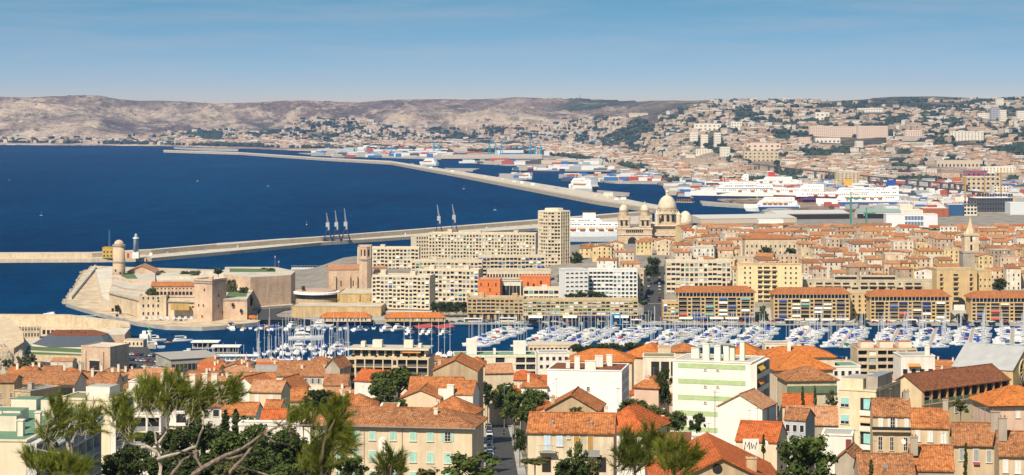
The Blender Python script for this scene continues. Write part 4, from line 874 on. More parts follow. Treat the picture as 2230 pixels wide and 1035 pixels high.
dome('half_dome', 1516, 505, 493, 8, 14, CS2, False)
for px, y_ in ((1434, 14), (1481, 14)): MB().lathe([(2.2, cz(492)), (2.2, cz(470)), (2.5, cz(469.5)), (.1, cz(462))], 8, CS2, cx(px), y_ + 4).obj('turret', ca)
b = building('bishop_palace', 'long grey stone palace wall right of the cathedral', 1522, 1608, 1990, 500, Z(545, 1990), 14, -3, ST_G, 'gable', RT_P, 3, .4); winrow(b, 0, 8, 2, 1, 2, 6, 6)
tag(MB().box(-2.6, 2.6, -1.5, 1.5, 0, 15, WHITE).box(-3, 3, -1.6, 1.6, 15.01, 15.4, WHITE).obj('white_stair_tower'), 'tall narrow white block in front of the palace wall', 'tower').location = (X(1582, 1960), 1960, Z(532, 1960))
# bell tower of the old quarter (square stages, stone spire)
at_ = thing('clock_tower', 'old stone belfry with open stages and pointed spire rising from the roofs', 'tower', (X(2113, 1560), 1560, 20)); k_ = 1560 / F; hh = lambda py: Z(py, 1560) - 20
def sq(nm, r, y0, y1, m): return MB().box(-r * k_, r * k_, -r * k_, r * k_, hh(y0), hh(y1), m).obj(nm, at_)
sq('base', 20, 590, 550, ST_G); sq('cornice', 21, 549.9, 546.5, ST_G); sq('stage', 15.5, 546.4, 513, ST_C); sq('cornice', 17, 512.9, 509, ST_C)
MB().lathe([(11 * k_, hh(508.9)), (10 * k_, hh(503)), (6.5 * k_, hh(495)), (2.2 * k_, hh(480)), (.1, hh(471))], 8, ST_C, 0, 0, PI / 8).obj('spire', at_)
for y in (544, 526):
    for sx in (-6, 6): put('window', boxmesh('window', -.7, .7, -.15, .1, hh(y), hh(y - 12), DARK), at_, (sx * k_ * .2 + (-2 if sx < 0 else 2) * 0, -15.5 * k_, 0)) if sx < 0 else None
put('clock', cached('clock', lambda: MB().lathe([(1.1, 0), (1.1, .15)], 16, WHITE).mesh('clock')), at_, (4.2 * k_, -15.5 * k_, hh(519))).rotation_euler = (PI / 2, 0, 0)
# white modern hospital-like block and pale dome behind the roofs
b = building('white_office', 'white modern building with blue-grey glazed middle above the old roofs', 1930, 2042, 2150, 468, 4, 20, -2, plain('office_white', (0.70, 0.71, 0.72), .7), 'flat', CONC)
loggia(b, 0, b.w * .36, b.w * .72, 6, b.h - 1, 4, 'SSSSSS', None, .5, b.wm, awn=0, winh=.75, glassm=plain('blue_glass', (0.12, 0.20, 0.30), .2, .5)); winrow(b, 0, 6, 3, 2, 1.4, 5, 4.4, b.w * .76, b.w * .97)
t = thing('small_dome', 'pale round stone dome among the roofs left of the belfry', 'dome', (X(2066, 2100), 2100, 8))
MB().lathe([(6.4, -4), (6.4, 10), (6.8, 10.2), (6.8, 10.8)], 20, ST_C).obj('drum', t); MB().lathe([(6.2 * math.cos(a), 10.81 + 7 * math.sin(a)) for a in [i * PI / 16 for i in range(8)]] + [(.2, 17.9)], 20, CS2).obj('cupola', t, True)
# trees of the north shore
for lab, px, d, y0, y1, w, kd in (('dark round tree in front of the mansion, left one', 1669, 1600, 536, 567, 38, 'round'), ('dark round tree in front of the mansion, right one', 1720, 1590, 538, 570, 34, 'round'), ('dark tall tree right of the octagonal tower', 1256, 1640, 546, 585, 30, 'round'),
    ('large dark tree lining the street above the ramp', 1422, 1500, 557, 604, 40, 'round'), ('slim dark tree by the street above the ramp', 1450, 1510, 560, 600, 10, 'cypress'), ('round tree in front of the palace wall', 1574, 1850, 533, 546, 30, 'bush'),
    ('dark tree behind the plain ochre block', 2176, 1440, 604, 634, 36, 'round'), ('small dark cypress beside the pale square-window block', 1592, 1440, 610, 626, 7, 'cypress'), ('small green tree between orange building and white offices', 1222, 1440, 592, 618, 18, 'loose'), ('dark bush at the top of the quay ramp', 1400, 1396, 656, 664, 22, 'bush'),
    ('palm-like shrub near the yellow flats', 1662, 1372, 665, 690, 20, 'loose')): tree(lab, px, d, y0, y1, w, kd, LF_D if kd != 'loose' else LF_M, foot=4)
for i, px in enumerate((2018, 2036, 2052, 2070, 2086)): tree('dark tree in the row left of the belfry, %s from left' % ordn(i), px, 1900 + i * 5, 495 + i % 2, 512, 24, 'round', LF_D, group='tree row left of the belfry', foot=6)
# ---------------------------------------------------------------- old-town houses
REF = [(1206, 'octagonal tower'), (1458, 'cathedral'), (1675, 'mansion'), (1985, 'white office'), (2113, 'stone belfry')]
auto = []
RT_T = roofm('old_town_tiles', (0.50, 0.25, 0.13), (0.38, 0.17, 0.09), (0.58, 0.37, 0.24))
rngh = random.Random(21); n_auto = 0; rest = []
d = 1492.0; rows = []
while d < 2290:
    px = (1500 if d < 1900 else 1530) - rngh.uniform(0, 30)
    while px < 2245:
        wm_ = rngh.uniform(9, 17) if d < 1900 else rngh.uniform(9, 20); p1 = px + wm_ / d * F
        hgt = rngh.uniform(9, 17) if d < 2000 else rngh.uniform(7, 11); gap = rngh.random()
        if not (abs((px + p1) / 2 - 2113) < 32 and 1520 < d < 1590) and not (1606 < (px + p1) / 2 < 1750 and 1560 < d < 1670) and not ((px + p1) / 2 < 1560 and d > 1900):
            rows.append((px, p1, d + rngh.uniform(-9, 9), hgt, rngh.uniform(12, 18), rngh.uniform(-16, 16), rngh.choice(['gable', 'gable', 'gabley', 'hip', 'gable', 'flat', 'flat', 'shed']), rngh.randrange(8), rngh.choices(range(4), (5, 3, 2, .6))[0]))
        px = p1 + (rngh.uniform(1, 6) if gap < .7 else rngh.uniform(8, 20))
    d += rngh.uniform(27, 32)
# a few more round the cathedral and the octagonal tower
for px, d_, h in ((1262, 1700, 9), (1290, 1640, 12), (1322, 1700, 11), (1300, 1580, 9), (1340, 1600, 12), (1352, 1540, 11), (1325, 1520, 8), (1268, 1760, 8), (1385, 1700, 12), (1400, 1780, 10), (1430, 1700, 13), (1465, 1640, 12), (1480, 1720, 11), (1500, 1800, 10), (1440, 1800, 9)):
    rows.append((px, px + rngh.uniform(11, 15) / d_ * F, d_, h, 12, rngh.uniform(-10, 10), rngh.choice(['gable', 'hip', 'gabley']), rngh.randrange(8), rngh.randrange(3)))
rows.sort(key=lambda r: r[2])
RN = ['orange', 'brown', 'pale pink', 'red']
RF = {'gable': 'tiled', 'gabley': 'tiled', 'hip': 'hip', 'flat': 'flat', 'shed': 'sloping'}
NIND = 205
ind = rows[:NIND]; rest = rows[NIND:]
keys = {}
for i, r in enumerate(ind):
    pc = (r[0] + r[1]) / 2; ref = min(REF, key=lambda q: abs(q[0] - pc)); side = 'left' if pc < ref[0] else 'right'
    roofn = ('flat' if r[6] == 'flat' else RN[r[8]]); wide = 'wide' if r[1] - r[0] > 42 else ('narrow' if r[1] - r[0] < 34 else 'mid-width')
    keys.setdefault((W_NAME[r[7]], roofn, wide, side, ref[1]), []).append((abs(pc - ref[0]), i))
labs = {}
for k, v in keys.items():
    v.sort()
    for j, (_, i) in enumerate(v): labs[i] = '%s%s %s old-town house with %s roof, %s of the %s' % ((ordn(j) + ' nearest ' if len(v) > 1 else ''), k[2], k[0], k[1], k[3], k[4])
def fillhouse(r, i, rng):
    px0, px1, d, hgt, dep, rot, rt, wi, ri = r; base = nz(X((px0 + px1) / 2, d), d) - 1.5
    yt = HY + (CH - base - hgt) * F / d
    b = building('town_house', labs[i], px0, px1, d, yt, base, dep, rot, W_PAL[wi], rt, (CONC, PAVE, RT_P)[i % 3] if rt == 'flat' else (RT_T, RT_B, RT_P, RT_R)[ri], rng.uniform(1.0, 1.9), .35, cat='house', group='old-town houses', par=.5)
    nx = max(2, int(b.w / 3.2)); nf = max(2, int(hgt / 3.1)); mb = MB()
    for sd in (0, 1 if rot < 0 else 3):
        L = b.w if sd == 0 else b.dep; n = nx if sd == 0 else 3
        for k in range(nf):
            for q in range(n):
                if rng.random() < .15: continue
                u = L * (q + .5) / n; z = b.h - 2.3 - k * 3.0
                if z < 1: continue
                m = GLASS if rng.random() < .6 else SHUTC[rng.randrange(4)]
                if sd == 0: mb.box(u - .5, u + .5, -.08, .02, z, z + 1.6, m).box(u - .65, u + .65, -.14, .02, z - .15, z - .01, FRAMEM)
                elif sd == 1: mb.box(b.w - .02, b.w + .08, u - .5, u + .5, z, z + 1.6, m)
                else: mb.box(-.08, .02, b.dep - u - .5, b.dep - u + .5, z, z + 1.6, m)
    if mb.v: tag(mb.obj('window_rows', b.t), kind='stuff')
    for q in range(rng.choice((0, 1, 1, 2))): chimney(b, b.w * rng.uniform(.1, .9), b.dep * rng.uniform(.35, .65), rng.choice((1.0, 1.5)), .8, .6, b.wm, b.h + .8, False)
for i, r in enumerate(ind): fillhouse(r, i, rngh)
# the smaller houses beyond, one mass
def stuffhouses(name, rows_, pal, rpal, zf, wins=True, seed=5):
    mb = MB(); rg = random.Random(seed)
    for px0, px1, d, hgt, dep, rot, rt, wi, ri in rows_:
        x, y = X((px0 + px1) / 2, d), d; w = (px1 - px0) / F * d; a = math.radians(rot); c, s = math.cos(a), math.sin(a); z0 = zf(x, y) - 4; h = z0 + 4 + hgt
        P = lambda u, v: (x + u * c - v * s, y + u * s + v * c); W = pal[wi % len(pal)]; T = rpal[ri % len(rpal)]; e = .3
        q = [P(-w / 2, 0), P(w / 2, 0), P(w / 2, dep), P(-w / 2, dep)]
        for j in range(4): p, r2 = q[j], q[(j + 1) % 4]; mb.face([(*p, z0), (*r2, z0), (*r2, h), (*p, h)], W)
        rh = 0 if rt == 'flat' else rg.uniform(1.2, 2.4)
        if rt == 'flat': mb.face([(*p, h) for p in q], CONC)
        else:
            A, Bq = P(-w / 2 - e, dep / 2), P(w / 2 + e, dep / 2); qe = [P(-w / 2 - e, -e), P(w / 2 + e, -e), P(w / 2 + e, dep + e), P(-w / 2 - e, dep + e)]
            mb.face([(*qe[0], h), (*qe[1], h), (*Bq, h + rh), (*A, h + rh)], T); mb.face([(*qe[2], h), (*qe[3], h), (*A, h + rh), (*Bq, h + rh)], T)
            mb.face([(*q[1], h), (*q[2], h), (*P(w / 2, dep / 2), h + rh)], W); mb.face([(*q[3], h), (*q[0], h), (*P(-w / 2, dep / 2), h + rh)], W)
        if wins:
            n = max(2, int(w / 3.5)); nf = int(hgt / 3.1)
            for k in range(nf):
                for j in range(n):
                    if rg.random() < .25: continue
                    u = -w / 2 + w * (j + .5) / n; zz = h - 2.4 - k * 3; hw = .55
                    mb.face([(*P(u - hw, -.06), zz), (*P(u + hw, -.06), zz), (*P(u + hw, -.06), zz + 1.7), (*P(u - hw, -.06), zz + 1.7)], GLASS)
    return tag(mb.obj(name), kind='stuff')
stuffhouses('distant_houses', rest, W_PAL, [RT_T, RT_B, RT_P, RT_R], nz)
# ================================================================ near hillside: houses, street, gardens
OCC = []
def aerial(b, rg=random.Random(77)):
    def mk(k):
        mb = MB().tube([(0, 0, -1), (0, 0, 2.6)], .035, METAL, 4).tube([(-.5, 0, 2.4), (.9, 0, 2.4)], .025, METAL, 3)
        for i in range(5 if k else 3): x = -.45 + i * .3; mb.tube([(x, -.35 + i * .04, 2.4), (x, .35 - i * .04, 2.4)], .018, METAL, 3)
        return mb.mesh('aerial')
    for _ in range(rg.choice((0, 1, 1, 2))):
        k = rg.random() < .5; o = put('aerial', cached(('aer', k), lambda: mk(k)), b.ro, (b.w * rg.uniform(.1, .9), b.dep * rg.uniform(.4, .6), b.top - .2), rg.uniform(0, 6)); q = rg.uniform(.7, 1.3); o.scale = (q, q, q)
def hs(label, p0, p1, d, yt, dep, rot=0, wm=None, roof='gable', rm=None, rh=2.2, over=.45, name='house', cat='house', base=None, **k):
    g = base if base is not None else hz(0, d) - 3
    b = building(name, label, p0, p1, d, yt, g, dep, rot, wm, roof, rm, rh, over, cat=cat, **k)
    aerial(b); OCC.append((b.x0 + (b.w * b.c - dep * b.s) / 2, d + (b.w * b.s + dep * b.c) / 2, max(b.w, dep) * .6)); return b
def wf(b, specs, style='closed', sm=None, fm=None, w=None):
    """near front windows given by photo position: (px, top row, bottom row, width px)"""
    for px, y0, y1, wp in specs:
        u = fu(b, px); z = fz(b, u, y1); dd = b.d + u * b.s; win(b, 0, u, z, wp / F * dd, (y1 - y0) / F * dd, style, sm, fm, True)
def wr(b, specs, style='glass', sm=None):
    for px, y0, y1, w in specs:
        v = rv(b, px); dd = b.d + b.w * b.s + v * b.c; win(b, 1, v, Z(y1, dd) - b.base, w, (y1 - y0) / F * dd, style, sm, None, True)
MINT = plain('shutter_mint', (0.33, 0.56, 0.47), .6); SHW = plain('shutter_offwhite', (0.70, 0.68, 0.64), .6); SHB = plain('shutter_pale_blue', (0.50, 0.62, 0.72), .6); SHO = plain('shutter_ochre', (0.42, 0.24, 0.07), .6); SHG = plain('shutter_grey', (0.34, 0.33, 0.32), .6); SHR = plain('shutter_oxblood', (0.20, 0.05, 0.04), .6)
W1 = wall((0.66, 0.55, 0.41), .25); WTAN = wall((0.50, 0.38, 0.25), .35); WWH = wall((0.75, 0.72, 0.67), .18); WPINK = wall((0.66, 0.48, 0.38), .25); WGREY = wall((0.42, 0.37, 0.31), .35)
# --- large cream house with mint shutters
b = hs('long cream house with mint-green shutters, wall niche statue and brown tiled hip roof', 664, 1028, 407, 924, 13, -9, W1, 'hip', RT_B, 2.7, .7, hipin=7)
c6 = (741, 776, 811, 856, 899.5, 937)
wf(b, [(p, 938 + (p - 741) * .022, 957 + (p - 741) * .022, 13) for p in c6], 'closed', MINT); wf(b, [(975, 942, 961, 12)], 'open', MINT); wf(b, [(698, 936, 956, 10)], 'half', MINT)
wf(b, [(p, 980 + (p - 741) * .03, 1002 + (p - 741) * .03, 14) for p in c6 + (975,)], 'closed', MINT); wf(b, [(p, 1023 + (p - 741) * .03, 1044 + (p - 741) * .03, 14) for p in c6 + (975,)], 'closed', MINT)
u = fu(b, 833); z = fz(b, u, 984)
nc = put('niche', cached('niche', lambda: MB().prism([(-.7, 0), (.7, 0), (.7, 2.2), (.45, 2.6), (0, 2.8), (-.45, 2.6), (-.7, 2.2)], 0, .16, WHITE).mesh('niche')), b.t, (u, -.001, z)); nc.rotation_euler = (PI / 2, 0, 0)
MB().box(-.8, .8, -.5, -.003, -.3, -.02, CONC).obj('niche_shelf', b.t).location = (u, 0, z)
MB().lathe([(.26, 0), (.3, .5), (.22, 1.0), (.27, 1.25), (.1, 1.42), (.15, 1.55), (.13, 1.7), (.02, 1.78)], 9, OFFW).obj('statue', b.t, True).location = (u, -.35, z)
for px in (793, 876): u = fu(b, px); MB().tube([(u, -.1, 0), (u, -.1, b.h - .2)], .06, METAL, 6).obj('drain_pipe', b.t)
MB().box(-.8, b.w + .8, -.9, -.72, b.h - .12, b.h + .06, METAL).obj('gutter', b.t); chimney(b, b.w * .76, 4.3, 1.5, .7, .5, OFFW, b.h + 1.4)
MB().box(-.6, .6, -.7, -.004, 0, b.h - .5, WWH).obj('corner_pilaster', b.t).location = (.6, 0, 0)
for uu, vv in ((9, 3), (14, 2.4), (20, 3.2)): MB().lathe([(.14, -1), (.14, .5), (.2, .52), (.02, .7)], 8, METAL, uu, vv).obj('roof_vent', b.ro).location.z = b.h + vv * .41
hs('orange-roofed house just behind the long mint-shuttered house', 742, 822, 446, 890, 9, 4, W1, 'hip', RT_O, 2.4); b = hs('white flat hut behind the roof of the mint-shuttered house', 828, 867, 440, 888, 6, 0, WWH, 'flat', RT_O, par=.2)
b = hs('tan pyramid-roofed house between the mint-shuttered house and the white gable', 922, 1022, 446, 903, 10, -14, W1, 'hip', RT_O, 3.4, .5); chimney(b, 2, 3, 1.4, .7, .6, OFFW, b.h + 1)
b = hs('cream gabled house with orange roof right of the umbrella pine', 873, 958, 480, 866, 11, -6, wall((0.70, 0.55, 0.40), .15), 'gabley', RT_O, 1.8, .3)
b = hs('white house with stepped parapet wall and orange roof beside the street', 957, 1030, 482, 858, 9, -8, WWH, 'gable', RT_O, 2.4, .2); chimney(b, 2.6, -.2, 2.4, 1.5, 1.2, WWH, b.h - .4, False); MB().box(-.2, b.w * .45, -.35, -.02, b.h - 2.2, b.h + 1.2, WWH).obj('parapet', b.t)
hs('orange roof with flat skylight bay behind the cream gable', 890, 1006, 526, 850, 9, -4, W1, 'gable', RT_O, 2.6)
b = hs('tall tan blank gable wall house by the top of the street', 943, 1040, 560, 806, 15, -5, WTAN, 'gabley', RT_O, 2.8, .35); chimney(b, 1, 6, 1.2, .9, .6, WTAN, b.h + .8)
hs('small orange hip roof behind the tan gable wall', 1020, 1056, 640, 795, 8, 0, W1, 'hip', RT_O, 1.8); hs('pink roof house right of the tan gable wall', 1050, 1118, 660, 812, 9, 8, W1, 'gable', RT_P, 2.0)
hs('pale orange-roofed house above the street trees', 1100, 1165, 720, 826, 9, -12, W1, 'hip', RT_R, 2.6); b = hs('low white house with orange hip roof left of the big white block', 1135, 1192, 640, 842, 8, -6, WWH, 'hip', RT_O, 2.0); chimney(b, 2, 2, 1.5, .7, .5, OFFW)
# --- cream house with balcony, right of the street
b = hs('cream house with blue and ochre shutters and a balcony, right of the street', 1149, 1336, 338, 939, 9, -6, wall((0.68, 0.58, 0.44), .25), 'gable', RT_O, 2.2, .4)
wf(b, [(1192, 944, 980, 12), (1219, 945, 971, 11)], 'closed', SHB); wf(b, [(1286, 949, 989, 12), (1256, 947, 985, 12)], 'closed', SHO); wf(b, [(1238, 950, 955, 4)], 'glass')
u = fu(b, 1192); z = fz(b, u, 981); MB().box(u - 1.3, u + 1.4, -1.1, -.003, z - .25, z - .08, CONC).obj('balcony', b.t)
rl = MB()
for i in range(12): x = u - 1.25 + i * 2.6 / 11; rl.box(x - .02, x + .02, -1.08, -1.04, z - .08, z + .9, METAL)
rl.box(u - 1.3, u + 1.4, -1.1, -1.02, z + .9, z + .96, METAL); rl.obj('balcony_railing', b.t)
u = fu(b, 1286); z = fz(b, u, 990); MB().box(u - 1.1, u + 1.5, -.8, -.003, z - .2, z - .04, CONC).obj('balcony', b.t); MB().box(u - 1.1, u + 1.5, -.8, -.76, z, z + .8, METAL).obj('balcony_railing', b.t)
for px in (1190, 1262, 1310): u = fu(b, px); put('door', boxmesh('door', -.7, .7, -.06, .02, 0, 2.3, DARK), b.t, (u, 0, fz(b, u, 1028)))
for px, py in ((1202, 920), (1287, 924)): MB().lathe([(.2, -.8), (.2, .3), (.28, .32), (.05, .55)], 8, METAL, fu(b, px), 1.6).obj('roof_vent', b.ro).location.z = b.h + 1.0
# --- red pyramid roof and the gable behind
b = hs('house with bright red pyramid roof between white block and cream balcony house', 1298, 1404, 404, 937, 13.5, -22, WWH, 'hip', RT_R, 4.2, .6); wf(b, [(1375, 951, 966, 8)], 'glass'); 
b = hs('tan gabled house with orange roof in front of the big white block', 1186, 1302, 470, 891, 12, -9, WTAN, 'gabley', RT_O, 3.3, .5); chimney(b, 1.6, 2, 1.6, .8, .6, WTAN, b.h + .8)
# --- big plain white block
b = hs('large plain white block with maroon flat roof and white chimneys', 1192, 1354, 640, 806, 18, -10, wall((0.77, 0.755, 0.73), .12), 'flat', RT_D, par=.35, name='apartment_block', cat='building')
for px, w, h_, y in ((1233, 1.2, 2.2, 4), (1256, 1.6, 4, 1.2), (1284, 3.2, 2.6, 2), (1296, 2.4, 3.4, 9), (1316, 1.8, 3.4, 12)): chimney(b, fu(b, px), y, h_, w, 1.0, WWH, b.h + .1, False)
win(b, 0, fu(b, 1281), fz(b, fu(b, 1281), 851), .8, 1.1, 'glass', None, None, True)
for k in range(4):
    for v in (3, 7, 11, 15): win(b, 1, v, b.h - 3.0 - k * 2.9, 1.2, 1.6, 'blind' if (k + v) % 3 else 'glass', SHG, None, True)
# --- L-shaped pink house
b = hs('pink house with orange hip roof squeezed between white block and striped block', 1381, 1434, 600, 843, 11, -20, WPINK, 'hip', RT_O, 2.6, .5); chimney(b, 3, 3, 1.8, 1.4, 1.0, WPINK, b.h + .8); winrow(b, 1, 3, 2, 1.0, 1.6, b.h - 3, -3.0, shut=.6)
# --- white block with green stripes
GST = plain('green_band', (0.40, 0.50, 0.26), .8)
b = hs('white apartment block with four pale green stripes and tall roof chimneys', 1465, 1636, 527, 786, 15, -19, wall((0.77, 0.755, 0.71), .12), 'flat', plain('roof_gravel', (0.46, 0.42, 0.35), .95), par=.3, name='apartment_block', cat='building')
for y0 in (790, 824, 859, 893, 928):
    MB().box(1.3, b.w - 1.4, -.07, -.003, fz(b, 1.3, y0 + 10.5), fz(b, 1.3, y0), GST).obj('stripe', b.t)
for px, y in ((1536, 803), (1563, 804), (1536, 840), (1563, 841), (1536, 875)): win(b, 0, fu(b, px), fz(b, fu(b, px), y + 4), .55, .45, 'glass', None, None, True)
for px, w, h_, y in ((1531, 1.5, 3.9, 3), (1558, 1.4, 3.6, 2), (1573, 1.3, 3.4, 4), (1584, 1.3, 3.4, 4.5), (1606, 1.0, 4.4, 5), (1497, .9, 2.4, 6), (1505, .9, 2.4, 6)):
    c = chimney(b, fu(b, px), y, h_, w, .7, WWH, b.h + .2, False); put('chimney_side', boxmesh('chimney_side', w / 2 + .003, w / 2 + .22, -.3, .3, -.1, h_, GST), c)
MB().box(-2.4, 2.6, -.8, .8, 0, .25, CONC).obj('chimney_slab', b.ro).location = (fu(b, 1568), 4.2, b.h + 4.0)
loggia(b, 1, .3, b.dep - .3, b.h - 17.2, b.h - .2, 5, 'LL', None, 1.3, WWH, None, WWH, awn=0, pw=.35)
for k, c in ((4, 'yellow'), (3, 'orange')): put('awning', awnmesh(5.6, 1.0, .9, awncol(c)), b.t, (b.w + 1.2, 4.2, b.h - 17.2 + (k + 1) * 3.4 - .5), PI / 2)
tree('dark tree squeezed left of the green-striped block', 1444, 600, 797, 885, 44, 'round', LF_D, foot=4)
# --- orange roofs behind
b = hs('large orange hip-roofed villa behind the big white block', 1238, 1376, 770, 786, 15, -6, W1, 'hip', RT_N, 3.6, .7); b = hs('long villa with orange roof and cream side, left of the flat terrace house', 1352, 1440, 800, 775, 18, -28, W1, 'hip', RT_N, 4.4, .7); winrow(b, 1, 5, 2, 1.2, 1.8, b.h - 3.4, -3.4)
b = hs('flat-roofed terrace house with dark carport openings by the orange villas', 1400, 1470, 700, 778, 10, -4, OFFW, 'flat', plain('roof_moss', (0.20, 0.20, 0.12), .95), par=.3)
for i in range(3): put('opening', boxmesh('opening', -1.3, 1.3, -.08, .05, 0, 4.6, DARK), b.t, (4 + i * 3.2, 0, b.h - 6))
b = hs('square cream roof turret among the orange villas', 1433, 1461, 720, 757, 5, -5, W1, 'flat', RT_N, par=.3)
hs('brown-orange tiled house behind the striped block chimneys, left one', 1462, 1524, 760, 766, 12, 0, W1, 'hip', RT_O, 2.4); hs('bright orange roof behind the striped block chimneys, right one', 1588, 1656, 720, 772, 14, -8, W1, 'hip', RT_N, 3.2)
# --- white gable house and mid right
b = hs('white gabled house with pinkish roof and grey-shaded window side', 1563, 1660, 455, 884, 9.5, -25, wall((0.76, 0.735, 0.69), .14), 'gabley', RT_P, 2.7, .3); wr(b, [(1672, 889, 915, .9), (1694, 884, 908, .9), (1673, 925, 940, 1.0)], 'glass'); wr(b, [(1693, 922, 950, 1.1)], 'closed', SHB)
b = hs('large orange hip-roofed house right of the striped block', 1690, 1814, 590, 806, 16, 10, W1, 'hip', RT_N, 4.2, .7); b = hs('wide orange roof behind with a white chimney, right of the striped block', 1664, 1818, 650, 778, 12, 3, W1, 'hip', RT_N, 2.6, .7); chimney(b, fu(b, 1722), 3, 2.0, 1.0, .8, WWH)
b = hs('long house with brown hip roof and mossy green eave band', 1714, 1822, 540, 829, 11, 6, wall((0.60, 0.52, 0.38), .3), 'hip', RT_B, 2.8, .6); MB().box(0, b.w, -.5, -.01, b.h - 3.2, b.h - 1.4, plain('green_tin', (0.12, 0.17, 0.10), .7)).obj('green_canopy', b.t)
for px in (1735, 1800): win(b, 0, fu(b, px), b.h - 5.6, 1.1, 1.6, 'closed', SHG, None, True)
b = hs('low flat house with green roof and white rim near the harbour', 1782, 1874, 650, 800, 12, 5, WWH, 'flat', plain('roof_green', (0.16, 0.27, 0.17), .9), par=.4); winrow(b, 0, 6, 1, 1.0, 1.4, b.h - 2.6, 1)
b = hs('cream waterfront flats with terracotta roof strips and long terraces', 1866, 1996, 900, 760, 14, 2, CREAM, 'flat', RT_O, par=.3, name='apartment_block', cat='building'); loggia(b, 0, .2, b.w - .2, b.h - 12, b.h - .3, 4, 'LWLLWL', None, 1.2, CREAM, None, CREAM, awn=.2)
for i in range(3): MB().box(b.w * (.08 + .32 * i), b.w * (.3 + .32 * i), 2, 9, b.h + .21, b.h + 2.6, OFFW, RT_O).obj('attic', b.ro)
b = hs('white flat-roofed house with orange awning below the terracotta flats', 1962, 2036, 760, 777, 12, 3, WWH, 'flat', CONC, par=.4, name='apartment_block', cat='building'); awning(b, 0, b.w * .38, b.h - 2.4, 4.4, .8, 1.3, awncol('orange')); winrow(b, 0, 4, 1, 1.6, 1.8, b.h - 6.2, 1); chimney(b, b.w * .85, 4, 3.4, 1.6, 1.2, WWH, None, False)
b = hs('low cream building with terrace near the marina', 1666, 1722, 960, 750, 12, 0, OFFW, 'flat', CONC, par=.4); winrow(b, 0, 5, 1, 1.2, 1.5, b.h - 2.6, 1)
# --- tall cream modern house with blank side toned tan for shade
b = hs('tall cream modern house with aqua blinds and a big blank side wall toned tan as in shade', 1826, 1907, 445, 849, 17, -27, wall((0.72, 0.62, 0.44), .2), 'flat', plain('roof_grey', (0.34, 0.33, 0.31), .9), par=.3, name='apartment_block', cat='building')
MB().box(b.w + .004, b.w + .12, .2, b.dep, 0, b.h + .6, WTAN).obj('shade_toned_side', b.t)  # tan panel puts the shade of this side into its colour
AQ = plain('blind_aqua', (0.30, 0.56, 0.54), .6)
wf(b, [(1840, 867, 886, 18), (1840, 904, 923, 18), (1840, 941, 960, 18)], 'blind', AQ)
for y0, y1, c in ((866, 902, None), (905, 936, 'orange'), (941, 976, None), (980, 1010, None)):
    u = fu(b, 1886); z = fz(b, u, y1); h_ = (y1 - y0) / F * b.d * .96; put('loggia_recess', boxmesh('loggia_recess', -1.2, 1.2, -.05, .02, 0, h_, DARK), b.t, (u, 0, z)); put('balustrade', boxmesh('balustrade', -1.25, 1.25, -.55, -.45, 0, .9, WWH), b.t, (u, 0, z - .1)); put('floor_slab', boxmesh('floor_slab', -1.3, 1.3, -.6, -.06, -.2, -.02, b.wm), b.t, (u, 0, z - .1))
    if c: put('awning', awnmesh(2.3, 1.1, .5, awncol('peach')), b.t, (u, -.06, z + h_))
    else: put('blind', boxmesh('blind', -.5, 1.0, -.1, -.055, h_ * .3, h_ * .95, AQ), b.t, (u, 0, z))
MB().box(.3, b.w * .62, 1, 9, b.h + .21, b.h + 2.4, b.wm, CONC).obj('penthouse', b.ro); MB().box(b.w * .66, b.w - .2, 2, 12, b.h + .21, b.h + 2.9, WGREY, METAL).obj('penthouse', b.ro)
v = rv(b, 1963); win(b, 1, v, b.h - 3.4, .9, 1.2, 'glass', None, None, True, .12)
# --- gallery building and church
b = hs('long gallery building with maroon roof and open upper arcade', 2007, 2194, 566, 847, 11, 40, wall((0.68, 0.55, 0.36), .2), 'gable', RT_D, 3.2, 1.0, name='gallery_building', cat='building')
loggia(b, 0, .2, b.w - .2, b.h - 4.0, b.h - .2, 1, 'L' * 11, None, .6, wall((0.56, 0.30, 0.14), .2), b.wm, plain('rail_green', (0.10, 0.16, 0.10)), awn=0, pw=.5, glassm=DARK)
for i in range(9): win(b, 0, 2.5 + i * (b.w - 5) / 8, b.h - 7.4, 1.0, 1.7, 'closed' if i % 3 else 'glass', SHW, None, True)
b = hs('ochre church with grey metal roof and rose window at the right edge', 2074, 2206, 700, 797, 22, -35, wall((0.58, 0.43, 0.23), .3), 'gable', plain('roof_metal', (0.36, 0.36, 0.355), .6, .3, 0, .1, .3), 6.5, .3, name='church', cat='church')
zr = b.h - .8; v0 = 8.5
rw = put('rose_window', cached('rose', lambda: MB().lathe([(3.2, 0), (3.2, .12)], 28, DARK).mesh('rose_window')), b.t, (b.w + .005, v0, zr)); rw.rotation_euler = (0, PI / 2, 0)
sp = MB(); sp.lathe([(3.6, -.02), (3.6, .3), (3.2, .32), (3.15, .02)], 28, wall((0.66, 0.52, 0.32)))
for i in range(10): a = i * PI / 5; sp.tube([(.7 * math.cos(a), .7 * math.sin(a), .2), (3.1 * math.cos(a), 3.1 * math.sin(a), .2)], .16, wall((0.66, 0.52, 0.32)), 5)
sp.lathe([(.8, .1), (.8, .3), (.4, .3)], 12, wall((0.66, 0.52, 0.32))); sp.obj('tracery', rw)
for q in range(4): put('arch_window', archw, b.t, (b.w + .25, 4.6 + q * 2.6, b.h - 10.5)).rotation_euler = (PI / 2, 0, PI / 2)
b = hs('pink house with orange hip roof at the right edge below the church', 2158, 2300, 455, 884, 12, 6, WPINK, 'hip', RT_N, 3.4, .7); wf(b, [(2217, 896, 910, 9)], 'closed', SHW); MB().box(-.7, b.w, -.75, -.6, b.h - .2, b.h, DARK).obj('gutter', b.t)
